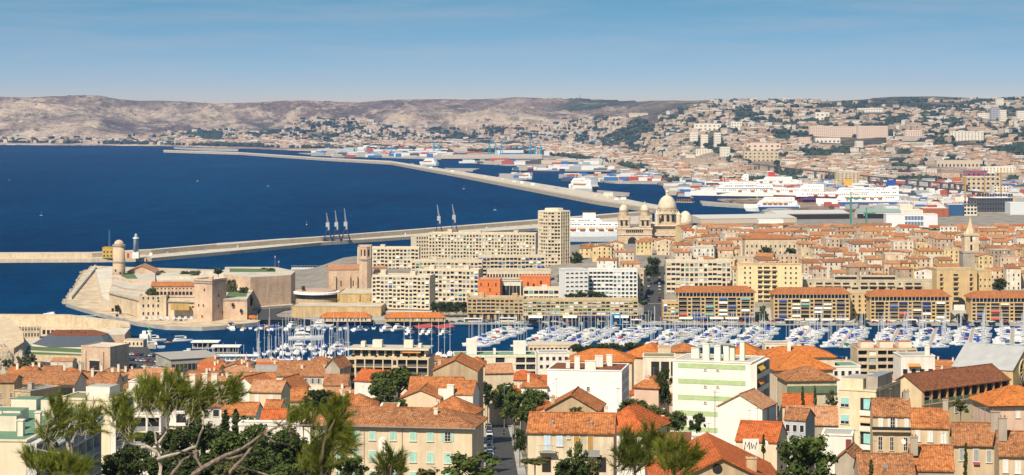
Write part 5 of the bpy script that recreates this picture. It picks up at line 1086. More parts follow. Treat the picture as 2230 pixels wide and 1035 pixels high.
# --- terraced row at right
HW = wall((0.60, 0.47, 0.32), .3)
b = hs('first house of the right-hand terrace, with dark balcony band and half-open window', 1901, 1984, 418, 905, 9, -6, HW, 'gable', RT_B, 2.6, .3)
wf(b, [(1918, 909, 932, 9), (1974, 912, 934, 8)], 'closed', SHW); wf(b, [(1944, 910, 933, 9)], 'open', SHW); wf(b, [(1917, 951, 980, 8), (1942, 952, 981, 7), (1972, 953, 982, 8)], 'glass')
MB().box(-.2, b.w + .2, -.8, -.004, fz(b, 3, 940), fz(b, 3, 936), b.wm).obj('balcony', b.t); MB().box(-.2, b.w + .2, -.8, -.72, fz(b, 3, 935.9), fz(b, 3, 929), DARK).obj('balcony_railing', b.t); chimney(b, b.w - .6, 4.5, 1.6, 1.2, .7, WGREY)
b = hs('second house of the right-hand terrace, three white closed shutters', 1985, 2066, 404, 929, 9, -10, HW, 'gable', RT_O, 2.7, .35); wf(b, [(1999, 938, 961, 9), (2026, 940, 962, 10), (2055, 942, 965, 11)], 'closed', SHW); chimney(b, b.w - .5, 4.4, 1.8, 1.0, .7, WGREY)
b = hs('third house of the right-hand terrace, grey shutters behind a slim cypress', 2077, 2174, 378, 966, 10, -9, HW, 'gable', RT_B, 2.9, .5); wf(b, [(2094, 977, 1003, 9), (2126, 979, 1005, 11), (2154, 981, 1007, 10)], 'closed', SHG); MB().box(fu(b, 2120), fu(b, 2133), -.4, -.01, fz(b, 4, 1012), fz(b, 4, 1007.5), plain('flower_box', (0.40, 0.06, 0.10))).obj('flower_box', b.t); chimney(b, b.w - .3, 3, 2.4, 1.6, .9, WGREY)
b = hs('fourth house of the right-hand terrace, cut by the right edge', 2176, 2270, 358, 989, 10, -8, HW, 'gable', RT_B, 3.0, .5); wf(b, [(2190, 1002, 1029, 10), (2217, 1004, 1031, 12)], 'closed', SHW); chimney(b, .8, 3, 2.6, 1.4, 1.0, WGREY)
# --- roofs along the bottom right
b = hs('wide red-tiled house with tan gable and round attic hole at the bottom', 1432, 1712, 322, 1064, 24, 0, WTAN, 'gabley', RT_R, 4.6, .6); rw_ = MB().lathe([(.75, 0), (.75, .1)], 18, DARK).obj('round_window', b.t); rw_.rotation_euler = (PI / 2, 0, 0); rw_.location = (b.w * .465, -.002, fz(b, b.w * .46, 1021)); chimney(b, b.w * .74, 2, 2.2, 1.5, 1.2, WTAN, b.h + 2.0)
b = hs('low maroon-roofed shed left of the wide red-tiled house', 1424, 1500, 372, 985, 9, -6, W1, 'shed', RT_D, 2.0, .3)
b = hs('white terrace house with dish and curved parapets above the red roofs', 1440, 1560, 402, 962, 7, -3, WWH, 'flat', CONC, par=.5)
def dish(label, px, py, d, r=.55):
    o = tag(MB().lathe([(.02, -.18)] + [(r * math.sin(a), -.18 + .35 * r * (1 - math.cos(a))) for a in (.3, .6, .9, 1.2, 1.5)], 16, WHITE).tube([(0, 0, -.15), (0, 0, .5)], .03, METAL, 5).obj('satellite_dish'), label, 'satellite dish'); o.location = (X(px, d), d, Z(py, d)); o.rotation_euler = (math.radians(65), 0, math.radians(25))
dish('white satellite dish on the terrace above the maroon shed', 1504, 957, 399); dish('white satellite dish beside the graffiti wall', 1668, 965, 396, .5); dish('white satellite dish on the second terrace house', 1968, 962, 400, .5)
b = hs('house with long red roof sloping towards the leafy tree, graffiti wall at its left', 1602, 1692, 404, 958, 10, -18, W1, 'gable', RT_R, 2.8, .3)
g = thing('graffiti_wall', 'short white wall sprayed with large black graffiti letters', 'wall', (X(1618, 392), 392, Z(985, 392))); MB().box(0, 2.9, 0, .25, -1, 2.4, WWH).obj('wall', g)
def stroke(pts): MB().tube([(x, -.03, z) for x, z in pts], .09, DARK, 5).obj('graffiti_stroke', g)
stroke([(.25, .5), (.45, 1.9), (.75, 1.0), (1.1, 1.9), (1.2, .6)]); stroke([(1.5, 1.7), (1.65, .7), (1.95, 1.4), (2.2, .6), (2.5, 1.8)])
b = hs('white boxy garden building with maroon door behind the leafy tree', 1790, 1856, 376, 948, 7, -12, WWH, 'flat', CONC, par=.3); put('door', boxmesh('door', -.5, .5, -.06, .02, 0, 2, SHR), b.t, (fu(b, 1848), 0, fz(b, fu(b, 1848), 982)))
b = hs('brown-roofed gabled annex beside the white garden building', 1818, 1868, 362, 1000, 8, -18, WGREY, 'gabley', RT_B, 1.6, .3)
b = hs('broad brown tiled roof at the bottom under the first terrace house', 1872, 1994, 350, 1040, 10, -4, WGREY, 'gable', RT_B, 3.0, .3); MB().box(2, 2.8, -.1, .1, 0, .5, METAL).obj('skylight', b.ro).location = (2, 2.0, b.h + 1.3)
b = hs('brown tiled roof with ragged ridge below the second terrace house', 1986, 2078, 356, 1022, 9, -6, WGREY, 'gable', RT_O, 3.2, .3); chimney(b, .5, 2, 1.8, 1.2, .8, WGREY)
b = hs('pink-brown roof with skylights left of the cream modern house', 1714, 1826, 475, 924, 11, -5, WGREY, 'gable', RT_P, 3.2, .3)
for uu in (4, 8): MB().box(-.5, .5, -.4, .4, 0, .16, METAL).obj('skylight', b.ro).location = (uu, 3.6, b.h + 2.2)
b = hs('small house with rusty roof and bluish wall right of the white gable', 1708, 1754, 452, 912, 7, -24, wall((0.46, 0.48, 0.52), .3), 'gable', RT_B, 1.8, .3); winrow(b, 0, 3, 1, .8, 1.4, b.h - 2.6, 1)
hs('orange roof between the white gable and the two cypresses', 1704, 1772, 505, 884, 9, -8, W1, 'gable', RT_R, 2.2, .3)
# TV mast
m = thing('antenna_mast', 'tall thin lattice TV mast in front of the striped block', 'antenna', (X(1557, 420), 420, Z(972, 420)))
q = MB(); H_ = 122 / F * 420
for a in (0, 2.1, 4.2): q.tube([(.16 * math.cos(a), .16 * math.sin(a), 0), (.16 * math.cos(a), .16 * math.sin(a), H_)], .03, METAL, 4)
for i in range(14): z0 = H_ * i / 14; q.tube([(.16, 0, z0), (-.08, .14, z0 + H_ / 28), (-.08, -.14, z0 + H_ / 14)], .02, METAL, 3)
q.obj('lattice', m)
for z0, l in ((H_ - .4, 1.2), (H_ - 1.4, .9)): MB().tube([(-l / 2, 0, z0), (l, 0, z0)], .03, METAL, 4).tube([(l * .5, -.4, z0), (l * .5, .4, z0)], .02, METAL, 3).tube([(l * .2, -.5, z0), (l * .2, .5, z0)], .02, METAL, 3).obj('aerial', m)
# ---------------------------------------------------------------- left foreground
b = hs('cream slab house with dark glazed side and rooftop penthouse at the left', 128, 240, 402, 870, 9, -12, wall((0.72, 0.62, 0.46), .15), 'flat', plain('roof_moss', (0.20, 0.20, 0.12), .95), par=.35, name='apartment_block', cat='building')
loggia(b, 1, .2, b.dep - .2, b.h - 14.2, b.h - .2, 5, 'LL', None, 1.0, WWH, None, plain('balcony_grey', (0.26, 0.26, 0.26)), awn=.1, pw=.25, glassm=DKG)
MB().box(b.w * .48, b.w - .6, 1.2, 6, b.h + .21, b.h + 2.4, WWH, CONC).obj('penthouse', b.ro); MB().box(b.w * .75, b.w - .4, .4, 1.1, b.h + .21, b.h + 1.3, OFFW).obj('planter', b.ro)
for u, z in ((4.0, -1.3), (4.6, -1.3), (6.6, -2.0), (8, -5)): put('window', boxmesh('window', -.2, .2, -.04, .02, 0, .5, DARK), b.t, (u, 0, b.h + z))
GRN = plain('roof_green_felt', (0.13, 0.23, 0.15), .9)
b = hs('near apartment block with green flat roof and long shaded balconies, bottom left', 57, 206, 302, 962, 16, 85, wall((0.70, 0.62, 0.48), .15), 'flat', GRN, par=.25, name='apartment_block', cat='building', wpx=33, base=62)
loggia(b, 0, .2, b.w - .2, b.h - 15.4, b.h - .3, 5, 'LLLLLLLL', None, 1.4, plain('balcony_white', (0.56, 0.55, 0.53)), None, plain('balcony_grey', (0.26, 0.26, 0.26)), awn=.12, pw=.25, glassm=DKG, cols=('white', 'navy', 'white'))
for u, v, w, l, h_ in ((8, 4, 3, 3, 2.4), (16, 6, 4, 4, 2.0), (24, 3, 2.4, 3, 2.6), (30, 8, 4, 4, 1.8)): MB().box(u, u + l, v, v + w, b.h + .21, b.h + h_, OFFW, GRN).obj('stair_housing', b.ro)
for u in (4, 12, 21): chimney(b, u, 2, 2.2, 1.0, .8, OFFW, b.h + .2, False)
b = hs('orange-roofed house at the left edge behind the green-roofed block', -40, 40, 430, 930, 9, -6, WTAN, 'gable', RT_O, 2.6)
b = hs('grey-tan townhouse with brown shutters and dark shaded side at the left', 32, 66, 560, 852, 12, -28, WTAN, 'flat', METAL, par=.4); wf(b, [(42, 858, 867, 4), (58, 858, 867, 4)], 'glass'); wf(b, [(46, 879, 890, 8), (57, 879, 890, 8), (46, 901, 911, 8), (57, 901, 911, 8)], 'closed', SHR); chimney(b, 2, 4, 1.6, 1.4, 1, WGREY)
b = hs('tan building at the left edge under the long brown roof', -40, 31, 600, 832, 10, 0, WTAN, 'gable', RT_B, 1.2); wf(b, [(1, 856, 866, 5), (24, 856, 866, 5), (1, 880, 890, 5), (24, 880, 890, 5)], 'glass')
b = hs('planted terrace house with hedged balconies under a long brown roof', 31, 162, 640, 833, 12, -6, OFFW, 'gable', RT_B, 2.6, .9)
hm2 = cached('hedge', lambda: crown_mesh('bush', 3, LF_D))
for k in range(3):
    z = b.h - 4.4 - k * 3.6; MB().box(6, b.w, -1.6, -.003, z, z + .9, WWH).obj('balcony', b.t)
    put('window', boxmesh('window', 6.5, b.w - .5, -.08, -.003, z + .95, z + 3.0, DARK), b.t)
    for i in range(6): o = put('hedge', hm2, b.t, (7.2 + i * 2.0, -1.0, z + .8), i); o.scale = (1.1, .7, 1.3)
for lab, p0, p1, d, yt, rm, rh, rt in (('long brown-roofed house behind the planted terrace house', 172, 252, 660, 836, RT_B, 2.8, 'gable'), ('orange roof above the planted terrace house, left one', 14, 76, 720, 814, RT_O, 1.6, 'gable'), ('orange roof above the planted terrace house, right one', 118, 182, 700, 818, RT_O, 2.0, 'hip'),
    ('pink-roofed house below the bastion gate', 196, 262, 780, 820, RT_P, 2.4, 'gabley'), ('broad pink roof right of the bastion gate', 248, 330, 790, 826, RT_P, 2.8, 'gable'), ('orange roof at the left edge under the rocks', 60, 130, 760, 812, RT_B, 1.8, 'gable')):
    b = hs(lab, p0, p1, d, yt, 9, R.uniform(-8, 8), W1, rt, rm, rh); chimney(b, b.w * .3, 3, 1.4, .8, .6, OFFW); chimney(b, b.w * .8, 5, 1.4, .8, .6, OFFW)
b = hs('long white house with maroon flat roof and row of cream chimneys', 300, 516, 560, 840, 10, -4, OFFW, 'flat', RT_D, par=.15, name='apartment_block', cat='building')
for px in (352, 386, 417, 440, 463): chimney(b, fu(b, px), 1.5 + (px % 3), 2.6, 1.5, 1.0, OFFW, b.h + .2, False)
loggia(b, 0, 1, b.w - 1, b.h - 10, b.h - .6, 3, 'BGBGGBGB', None, .5, WWH, None, WWH, awn=.1)
b = hs('white narrow stair block rising left of the maroon-roofed house', 280, 303, 520, 832, 8, -8, WWH, 'flat', CONC, par=.2)
b = hs('white gable house with orange roof right of the maroon-roofed house', 512, 552, 545, 838, 10, -24, WWH, 'gabley', RT_O, 2.0, .3); winrow(b, 1, 2, 2, 1.0, 1.5, b.h - 3.4, -3, shut=.5)
b = hs('low white villa with dark glazing hidden behind the pine', 290, 352, 440, 902, 9, 0, WWH, 'flat', CONC, par=.4); loggia(b, 0, .2, b.w - .2, b.h - 6.4, b.h - .3, 2, 'LL', None, .8, WWH, None, METAL, awn=.4)
b = hs('small house with orange hip roof behind the pine branches', 436, 482, 450, 885, 8, 10, WWH, 'hip', RT_O, 2.2); winrow(b, 0, 2, 1, 1.2, 1.4, b.h - 2.2, 1)
b = hs('orange-roofed house right of the twin cypresses', 466, 556, 470, 902, 8, -6, WWH, 'gable', RT_O, 2.0, .4); b = hs('orange lean-to roof at the garden wall left of the mint-shuttered house', 566, 630, 425, 922, 7, -4, WWH, 'gable', RT_R, 2.2, .4)
b = hs('pale house with white shutters and pink roof, mid left', 543, 612, 510, 852, 9, -8, W1, 'gable', RT_P, 1.9, .4); wf(b, [(560, 861, 878, 8), (590, 861, 878, 8)], 'closed', SHW)
b = hs('small orange-roofed house in front of the pale white-shuttered house', 574, 610, 450, 891, 6, -6, WWH, 'gable', RT_O, 1.4, .3)
b = hs('low white garden wall terrace left of the mint-shuttered house', 520, 660, 408, 927, 4, -3, WWH, 'flat', CONC, par=.5, cat='wall', name='garden_wall', base=Z(985, 408))
b = hs('tall brown hip-roofed townhouse with white facade near the marina', 602, 706, 805, 817, 12, -4, OFFW, 'gable', RT_B, 4.6, .5)
for px in (668, 683, 696): win(b, 0, fu(b, px), b.h - 3.0, 1.4, 1.8, 'half', SHG, None, True)
for px in (655, 705): chimney(b, fu(b, px), 3, 3, 1.0, .8, W1, b.h + .5)
hs('grey slate-roofed house left of the brown townhouse', 552, 610, 870, 816, 10, -5, W1, 'gable', plain('roof_slate', (0.26, 0.25, 0.23), .9), 3.2); hs('red-brown roof in front of the brown townhouse', 704, 757, 760, 838, 10, -3, W1, 'gable', RT_B, 3.0)
hs('gable end house coloured grey as in shade, right of the brown townhouse', 708, 740, 800, 800, 12, -16, WGREY, 'gabley', RT_B, 3.2); hs('orange roof between townhouse and pale shuttered house', 545, 600, 630, 842, 10, 6, W1, 'gable', RT_O, 3.4); hs('orange gabled roof with grey side, lower left of the townhouse', 596, 642, 600, 846, 9, -20, WGREY, 'gabley', RT_O, 3.0)  # first house: grey wall colour stands in for shade on its gable
hs('orange-tiled low house among the mid-left roofs', 612, 668, 560, 872, 9, 6, W1, 'gable', RT_O, 2.4)
# --- waterfront apartment house
b = hs('cream waterfront apartment house with striped awnings and penthouse terrace', 758, 934, 812, 779, 15, -6, wall((0.66, 0.55, 0.38), .2), 'flat', CONC, par=.25, name='apartment_block', cat='building')
loggia(b, 0, .2, b.w - .2, b.h - 18, b.h - .1, 6, 'WLLLLWLLL', [1, 1.2, 1.2, 1.2, 1.2, .7, 1.2, 1.4, 1.4], 1.3, b.wm, None, plain('balcony_dark', (0.14, 0.13, 0.12)), awn=.3, pw=.4, cols=('red', 'peach', 'orange', 'white'), glassm=DKG)
MB().box(1.5, b.w - 1.5, 2, 13, b.h + .21, b.h + 2.9, b.wm).obj('penthouse', b.ro); MB().box(-.3, b.w - .2, .6, 14, b.h + 2.91, b.h + 3.5, OFFW, plain('roof_gravel', (0.46, 0.42, 0.35), .95)).obj('penthouse_roof', b.ro)
for i in range(9): put('window', boxmesh('window', -1.1, 1.1, -.1, -.01, .3, 2.4, DKG), b.ro, (3.2 + i * (b.w - 6.4) / 8, 2, b.h + .3))
for u, w, h_ in ((4, 1.6, 5.6), (8.5, 3.6, 6.2), (20.5, 3.4, 6.2), (26, 1.2, 5)): MB().box(u, u + w, 5, 8, b.h + 3.51, b.h + h_, OFFW).obj('stair_housing', b.ro)
for i in range(7): o = put('hedge', hm2, b.ro, (2 + i * 4.2, .7, b.h + .3), i); o.scale = (1.0, .5, 1.0)
awning(b, 0, b.w * .78, b.h + 2.8, 7, .6, 1.2, awncol('orange'), -1.9)
b = hs('white house with red roof in front of the waterfront apartments', 772, 838, 640, 827, 9, -26, WWH, 'gable', RT_R, 2.6, .4)
b = hs('white waterfront flats with green roof patches and a tall white stair box', 988, 1168, 905, 776, 15, 2, OFFW, 'flat', plain('roof_green', (0.16, 0.27, 0.17), .9), par=.4, name='apartment_block', cat='building'); loggia(b, 0, .2, b.w - .2, b.h - 9, b.h - .2, 3, 'BGGBGBGG', None, .8, OFFW, None, OFFW, awn=.15)
for px, w, h_ in ((1016, 4.4, 6.6), (1119, 5.2, 5.6), (1075, 1, 2.4)): MB().box(fu(b, px), fu(b, px) + w, 4, 9, b.h + .21, b.h + h_, WWH).obj('stair_housing', b.ro)
b = hs('small white house with terraces right of the stair-box flats', 1172, 1240, 860, 770, 10, 4, WWH, 'flat', CONC, par=.4); winrow(b, 0, 5, 2, 1.2, 1.4, b.h - 2.8, -3.2); b = hs('low cream flat-roofed hall at the marina edge', 1152, 1262, 1010, 752, 14, 2, W1, 'flat', plain('roof_cream', (0.55, 0.47, 0.34), .9), par=.2); winrow(b, 0, 12, 1, 1.2, 1.2, b.h - 2.4, 1)
for i, (px, y0, w) in enumerate(((1258, 748, 34), (1285, 750, 36), (1312, 746, 34), (1335, 745, 30), (1372, 744, 34), (1396, 744, 30), (1350, 750, 26))): tree('dark waterfront tree, %s from left in the clumps by the marina' % ordn(i if i < 4 else {4: 5, 5: 6, 6: 4}[i]), px, 1000 + i * 5, y0, y0 + 20, w, 'round', LF_D, group='waterfront trees', foot=6)
# --- filler houses of the slope
rngf = random.Random(4); fk = {}; fill = []
for d in range(560, 1090, 34):
    px = 250 if d > 800 else 0
    if d > 960: px = 430
    while px < 2230:
        w = rngf.uniform(9, 14); p1 = px + w / d * F; cxm = X((px + p1) / 2, d)
        if rngf.random() < .85 and not (1038 < (px + p1) / 2 < 1100 and d < 880) and all((cxm - ox) ** 2 + (d + 5 - oy) ** 2 > (orr + 6.5) ** 2 for ox, oy, orr in OCC): fill.append((px, p1, d + rngf.uniform(-6, 6), rngf.uniform(5.5, 8.5), rngf.randrange(8), rngf.randrange(4), rngf.choice(('gable', 'gable', 'hip', 'gabley')), rngf.uniform(-14, 14)))
        px = p1 + rngf.uniform(4, 30)
REFF = [(340, 'bastion gate'), (655, 'brown townhouse'), (846, 'waterfront apartments'), (1075, 'street'), (1270, 'big white block'), (1560, 'green-striped block'), (1760, 'orange hip roofs'), (1930, 'terracotta flats'), (2150, 'grey church roof')]
ks = {}
for i, r in enumerate(fill):
    pc = (r[0] + r[1]) / 2; ref = min(REFF, key=lambda q: abs(q[0] - pc)); ks.setdefault((W_NAME[r[4]], RN[r[5]], 'left' if pc < ref[0] else 'right', ref[1]), []).append((abs(pc - ref[0]), i))
for k, v in ks.items():
    v.sort()
    for j, (_, i) in enumerate(v):
        r = fill[i]; lab = '%s%s hillside house with %s roof, %s of the %s' % (ordn(j) + ' nearest ' if len(v) > 1 else '', k[0], k[1], k[2], k[3])
        base = hz(0, r[2]) - 2; b = building('hillside_house', lab, r[0], r[1], r[2], HY + (CH - base - 2 - r[3]) * F / r[2], base, 10, r[7], W_PAL[r[4]], r[6], (RT_O, RT_B, RT_P, RT_R)[r[5]], 2.2, .4, cat='house', group='hillside houses')
        aerial(b); winrow(b, 0, 3, 2, 1.0, 1.5, b.h - 2.4, -2.8, shut=.5); chimney(b, b.w * .7, 4, 1.4, .8, .6, OFFW)
# ================================================================ street, cars, garden trees, near pines
def ribbon(name, cl, off0, off1, dz, m, kind='structure', th=0):
    mb = MB(); n = len(cl)
    L = [(x + off0, y, hz(x, y) + dz) for x, y in cl]; Rr = [(x + off1, y, hz(x, y) + dz) for x, y in cl]
    for i in range(n - 1):
        mb.face([L[i], Rr[i], Rr[i + 1], L[i + 1]], m)
        if th: mb.face([(*L[i][:2], L[i][2] - th), L[i], L[i + 1], (*L[i + 1][:2], L[i + 1][2] - th)], m); mb.face([Rr[i], (*Rr[i][:2], Rr[i][2] - th), (*Rr[i + 1][:2], Rr[i + 1][2] - th), Rr[i + 1]], m)
    return tag(mb.obj(name), kind=kind)
CLN = [(400, 1095), (450, 1092), (500, 1090), (560, 1088), (630, 1083), (700, 1079), (780, 1074), (850, 1071), (930, 1068)]
def clx(y): return X(pl(CLN, y), y)
cl = [(clx(400 + i * 10), 400 + i * 10) for i in range(54)]
ribbon('road', cl, -3.4, 3.4, .3, ASPH, th=.6); ribbon('pavement', cl, -5.2, -3.4, .42, CONC, th=.7); ribbon('pavement', cl, 3.4, 5.2, .42, CONC, th=.7)
def carmesh():
    prof = [(-2.05, .35), (-2.08, .75), (-1.95, .92), (-1.75, .98), (1.0, .98), (1.75, .84), (2.02, .68), (2.05, .35)]; glass = [(-1.8, .981), (-1.35, 1.4), (-.9, 1.46), (.1, 1.44), (1.0, .981)]
    return prof, glass
CARC = {'white': (.72, .72, .70), 'silver': (.45, .46, .48), 'grey': (.16, .17, .18), 'black': (.02, .02, .022), 'dark blue': (.02, .04, .12), 'red': (.38, .03, .03), 'green': (.05, .18, .13), 'beige': (.46, .40, .30)}
CARM = {}
WHM = plain('tyre_rubber', (.02, .02, .02), .8); LMP = plain('lamp_glass', (.6, .6, .6), .2, .5); TLM = plain('tail_lamp', (.4, .02, .02), .3)
def car_parts(c):
    if c in CARM: return CARM[c]
    pm = plain('car_paint_' + c.replace(' ', '_'), CARC[c], .25, .5, 0, .03); prof, gl = carmesh()
    b = MB(); n = len(prof)
    for s, t in ((-.84, 1), (.84, -1)):
        q = [(x, s, z) for x, z in prof]; b.face(q[::-1] if t > 0 else q, pm)
    for i in range(n): j = (i + 1) % n; b.face([(prof[i][0], -.84, prof[i][1]), (prof[j][0], -.84, prof[j][1]), (prof[j][0], .84, prof[j][1]), (prof[i][0], .84, prof[i][1])], pm)
    g = MB(); gi = [(x, z) for x, z in gl]
    for i in range(len(gi) - 1):
        m = pm if i in (1, 2) else GLASS; w0, w1 = (.78 if gi[i][1] < 1.2 else .62), (.78 if gi[i + 1][1] < 1.2 else .62)
        g.face([(gi[i][0], -w0, gi[i][1]), (gi[i + 1][0], -w1, gi[i + 1][1]), (gi[i + 1][0], w1, gi[i + 1][1]), (gi[i][0], w0, gi[i][1])], m)
    for s in (-1, 1): g.face([(x, s * (.78 if z < 1.2 else .62), z) for x, z in gi], GLASS)
    w = MB().lathe([(.31, -.1), (.31, .1)], 12, WHM)
    CARM[c] = (b.mesh('body'), g.mesh('cabin'), cached('wheel', lambda: w.mesh('wheel'))); return CARM[c]
def car(label, x, y, z, rz, c, group=None, full=True, sc=1.0, name='parked_car'):
    t = thing(name, label, 'car', (x, y, z), rz, group); bm, gm, wm = car_parts(c)
    put('body', bm, t); put('cabin', gm, t)
    for sx in (-1.3, 1.3):
        for sy in (-.8, .8): put('wheel', wm, t, (sx, sy, .31)).rotation_euler = (PI / 2, 0, 0)
    if full:
        for sy in (-.6, .6): put('headlight', boxmesh('headlight', -.03, .03, -.14, .14, -.07, .07, LMP), t, (2.03, sy, .66)); put('tail_light', boxmesh('tail_light', -.03, .03, -.12, .12, -.1, .1, TLM), t, (-2.06, sy, .72))
    t.scale = (sc, sc, sc); return t
sc_ = ['green', 'white', 'silver', 'dark blue', 'grey', 'dark blue', 'black', 'silver', 'white', 'dark blue', 'grey', 'silver']
for i, c in enumerate(sc_):
    y = 486 + i * 13.5 + (6 if i > 7 else 0); x = clx(y) - 2.5
    car('%s car parked on the left of the uphill street, %s from the bottom' % (c, ordn(i)), x, y, hz(x, y) + .32, -PI / 2 + .03, c, 'cars parked along the uphill street')
y = 690; car('dark car driving up the middle of the street towards the viewer', clx(y) + 1.0, y, hz(0, y) + .32, -PI / 2, 'black')
for i, (c, y) in enumerate((('white', 742), ('red', 760), ('silver', 778))): car('%s car parked on the right near the top of the street' % c, clx(y) + 2.4, y, hz(0, y) + .32, PI / 2, c)
# scooter rider
y = 603; xr = clx(y) + 1.6; zr = hz(xr, y) + .31
mt = thing('scooter', 'small dark motor scooter ridden along the street', 'scooter', (xr, y, zr), -PI / 2)
for sx in (-.62, .62): put('wheel', cached('swheel', lambda: MB().lathe([(.24, -.05), (.24, .05)], 12, WHM).mesh('wheel')), mt, (sx, 0, .24)).rotation_euler = (PI / 2, 0, 0)
MB().tube([(-.7, 0, .5), (-.3, 0, .55), (0, 0, .3), (.35, 0, .32), (.5, 0, .8)], [.14, .2, .12, .1, .08], DARK, 8).obj('body', mt); MB().tube([(.5, -.32, .98), (.5, .32, .98)], .03, METAL, 5).obj('handlebar', mt); MB().box(-.7, -.1, -.14, .14, .68, .78, DARK).obj('saddle', mt)
def figure(name, label, joints, edges, mat, loc, rz):
    me = bpy.data.meshes.new(name); me.from_pydata([j[:3] for j in joints], edges, []); o = put(name, me, None, loc, rz); tag(o, label, 'person')
    sk = o.modifiers.new('skin', 'SKIN')
    for v, j in zip(me.skin_vertices[0].data, joints): v.radius = (j[3], j[3])
    me.skin_vertices[0].data[0].use_root = True; su = o.modifiers.new('sub', 'SUBSURF'); su.levels = su.render_levels = 1; me.materials.append(mat); return o
CLOTH = plain('dark_clothing', (.03, .035, .05), .9); SKIN = plain('skin', (.45, .27, .19), .6)
J = [(-.3, 0, .85, .15), (-.2, 0, 1.15, .16), (-.1, 0, 1.36, .15), (-.06, 0, 1.5, .06), (-.04, 0, 1.6, .07), (.05, .2, 1.32, .07), (.3, .26, 1.12, .05), (.48, .27, 1.0, .04), (.05, -.2, 1.32, .07), (.3, -.26, 1.12, .05), (.48, -.27, 1.0, .04), (.1, .16, .78, .09), (.18, .17, .4, .06), (.3, .17, .36, .05), (.1, -.16, .78, .09), (.18, -.17, .4, .06), (.3, -.17, .36, .05)]
E = [(0, 1), (1, 2), (2, 3), (3, 4), (2, 5), (5, 6), (6, 7), (2, 8), (8, 9), (9, 10), (0, 11), (11, 12), (12, 13), (0, 14), (14, 15), (15, 16)]
pr = figure('person', 'person in dark clothes and helmet riding the scooter', J, E, CLOTH, (xr, y, zr), -PI / 2)
MB().lathe([(.02, 1.5), (.11, 1.53), (.145, 1.62), (.14, 1.7), (.09, 1.78), (.01, 1.81)], 12, DARK, -.04, 0).obj('helmet', pr, True); MB().box(.06, .1, -.09, .09, 1.58, 1.68, GLASS).obj('visor', pr)
# street lamps
for i, (px, py, yb, d) in enumerate(((1043, 841, 880, 640), (1043, 863, 905, 590), (1028, 908, 992, 470), (1035, 940, 1010, 455), (1098, 842, 880, 640), (1116, 880, 915, 560))):
    t = thing('street_lamp', 'white-headed street lamp, %s' % ('highest one left of the street', 'second one down left of the street', 'lamp at the corner of the mint-shuttered house', 'lowest lamp left of the street', 'lamp among the trees right of the street, upper', 'lamp among the trees right of the street, lower')[i], 'street lamp', (X(px, d), d, hz(0, d)))
    H_ = Z(py, d) - hz(0, d); MB().tube([(0, 0, 0), (0, 0, H_)], [.1, .06], METAL, 6).obj('post', t); MB().tube([(0, 0, H_), (.4, 0, H_ + .2), (1.1, 0, H_ + .25)], .05, METAL, 5).obj('arm', t); MB().box(.8, 1.7, -.14, .14, H_ + .2, H_ + .36, WHITE).obj('lamp_head', t)
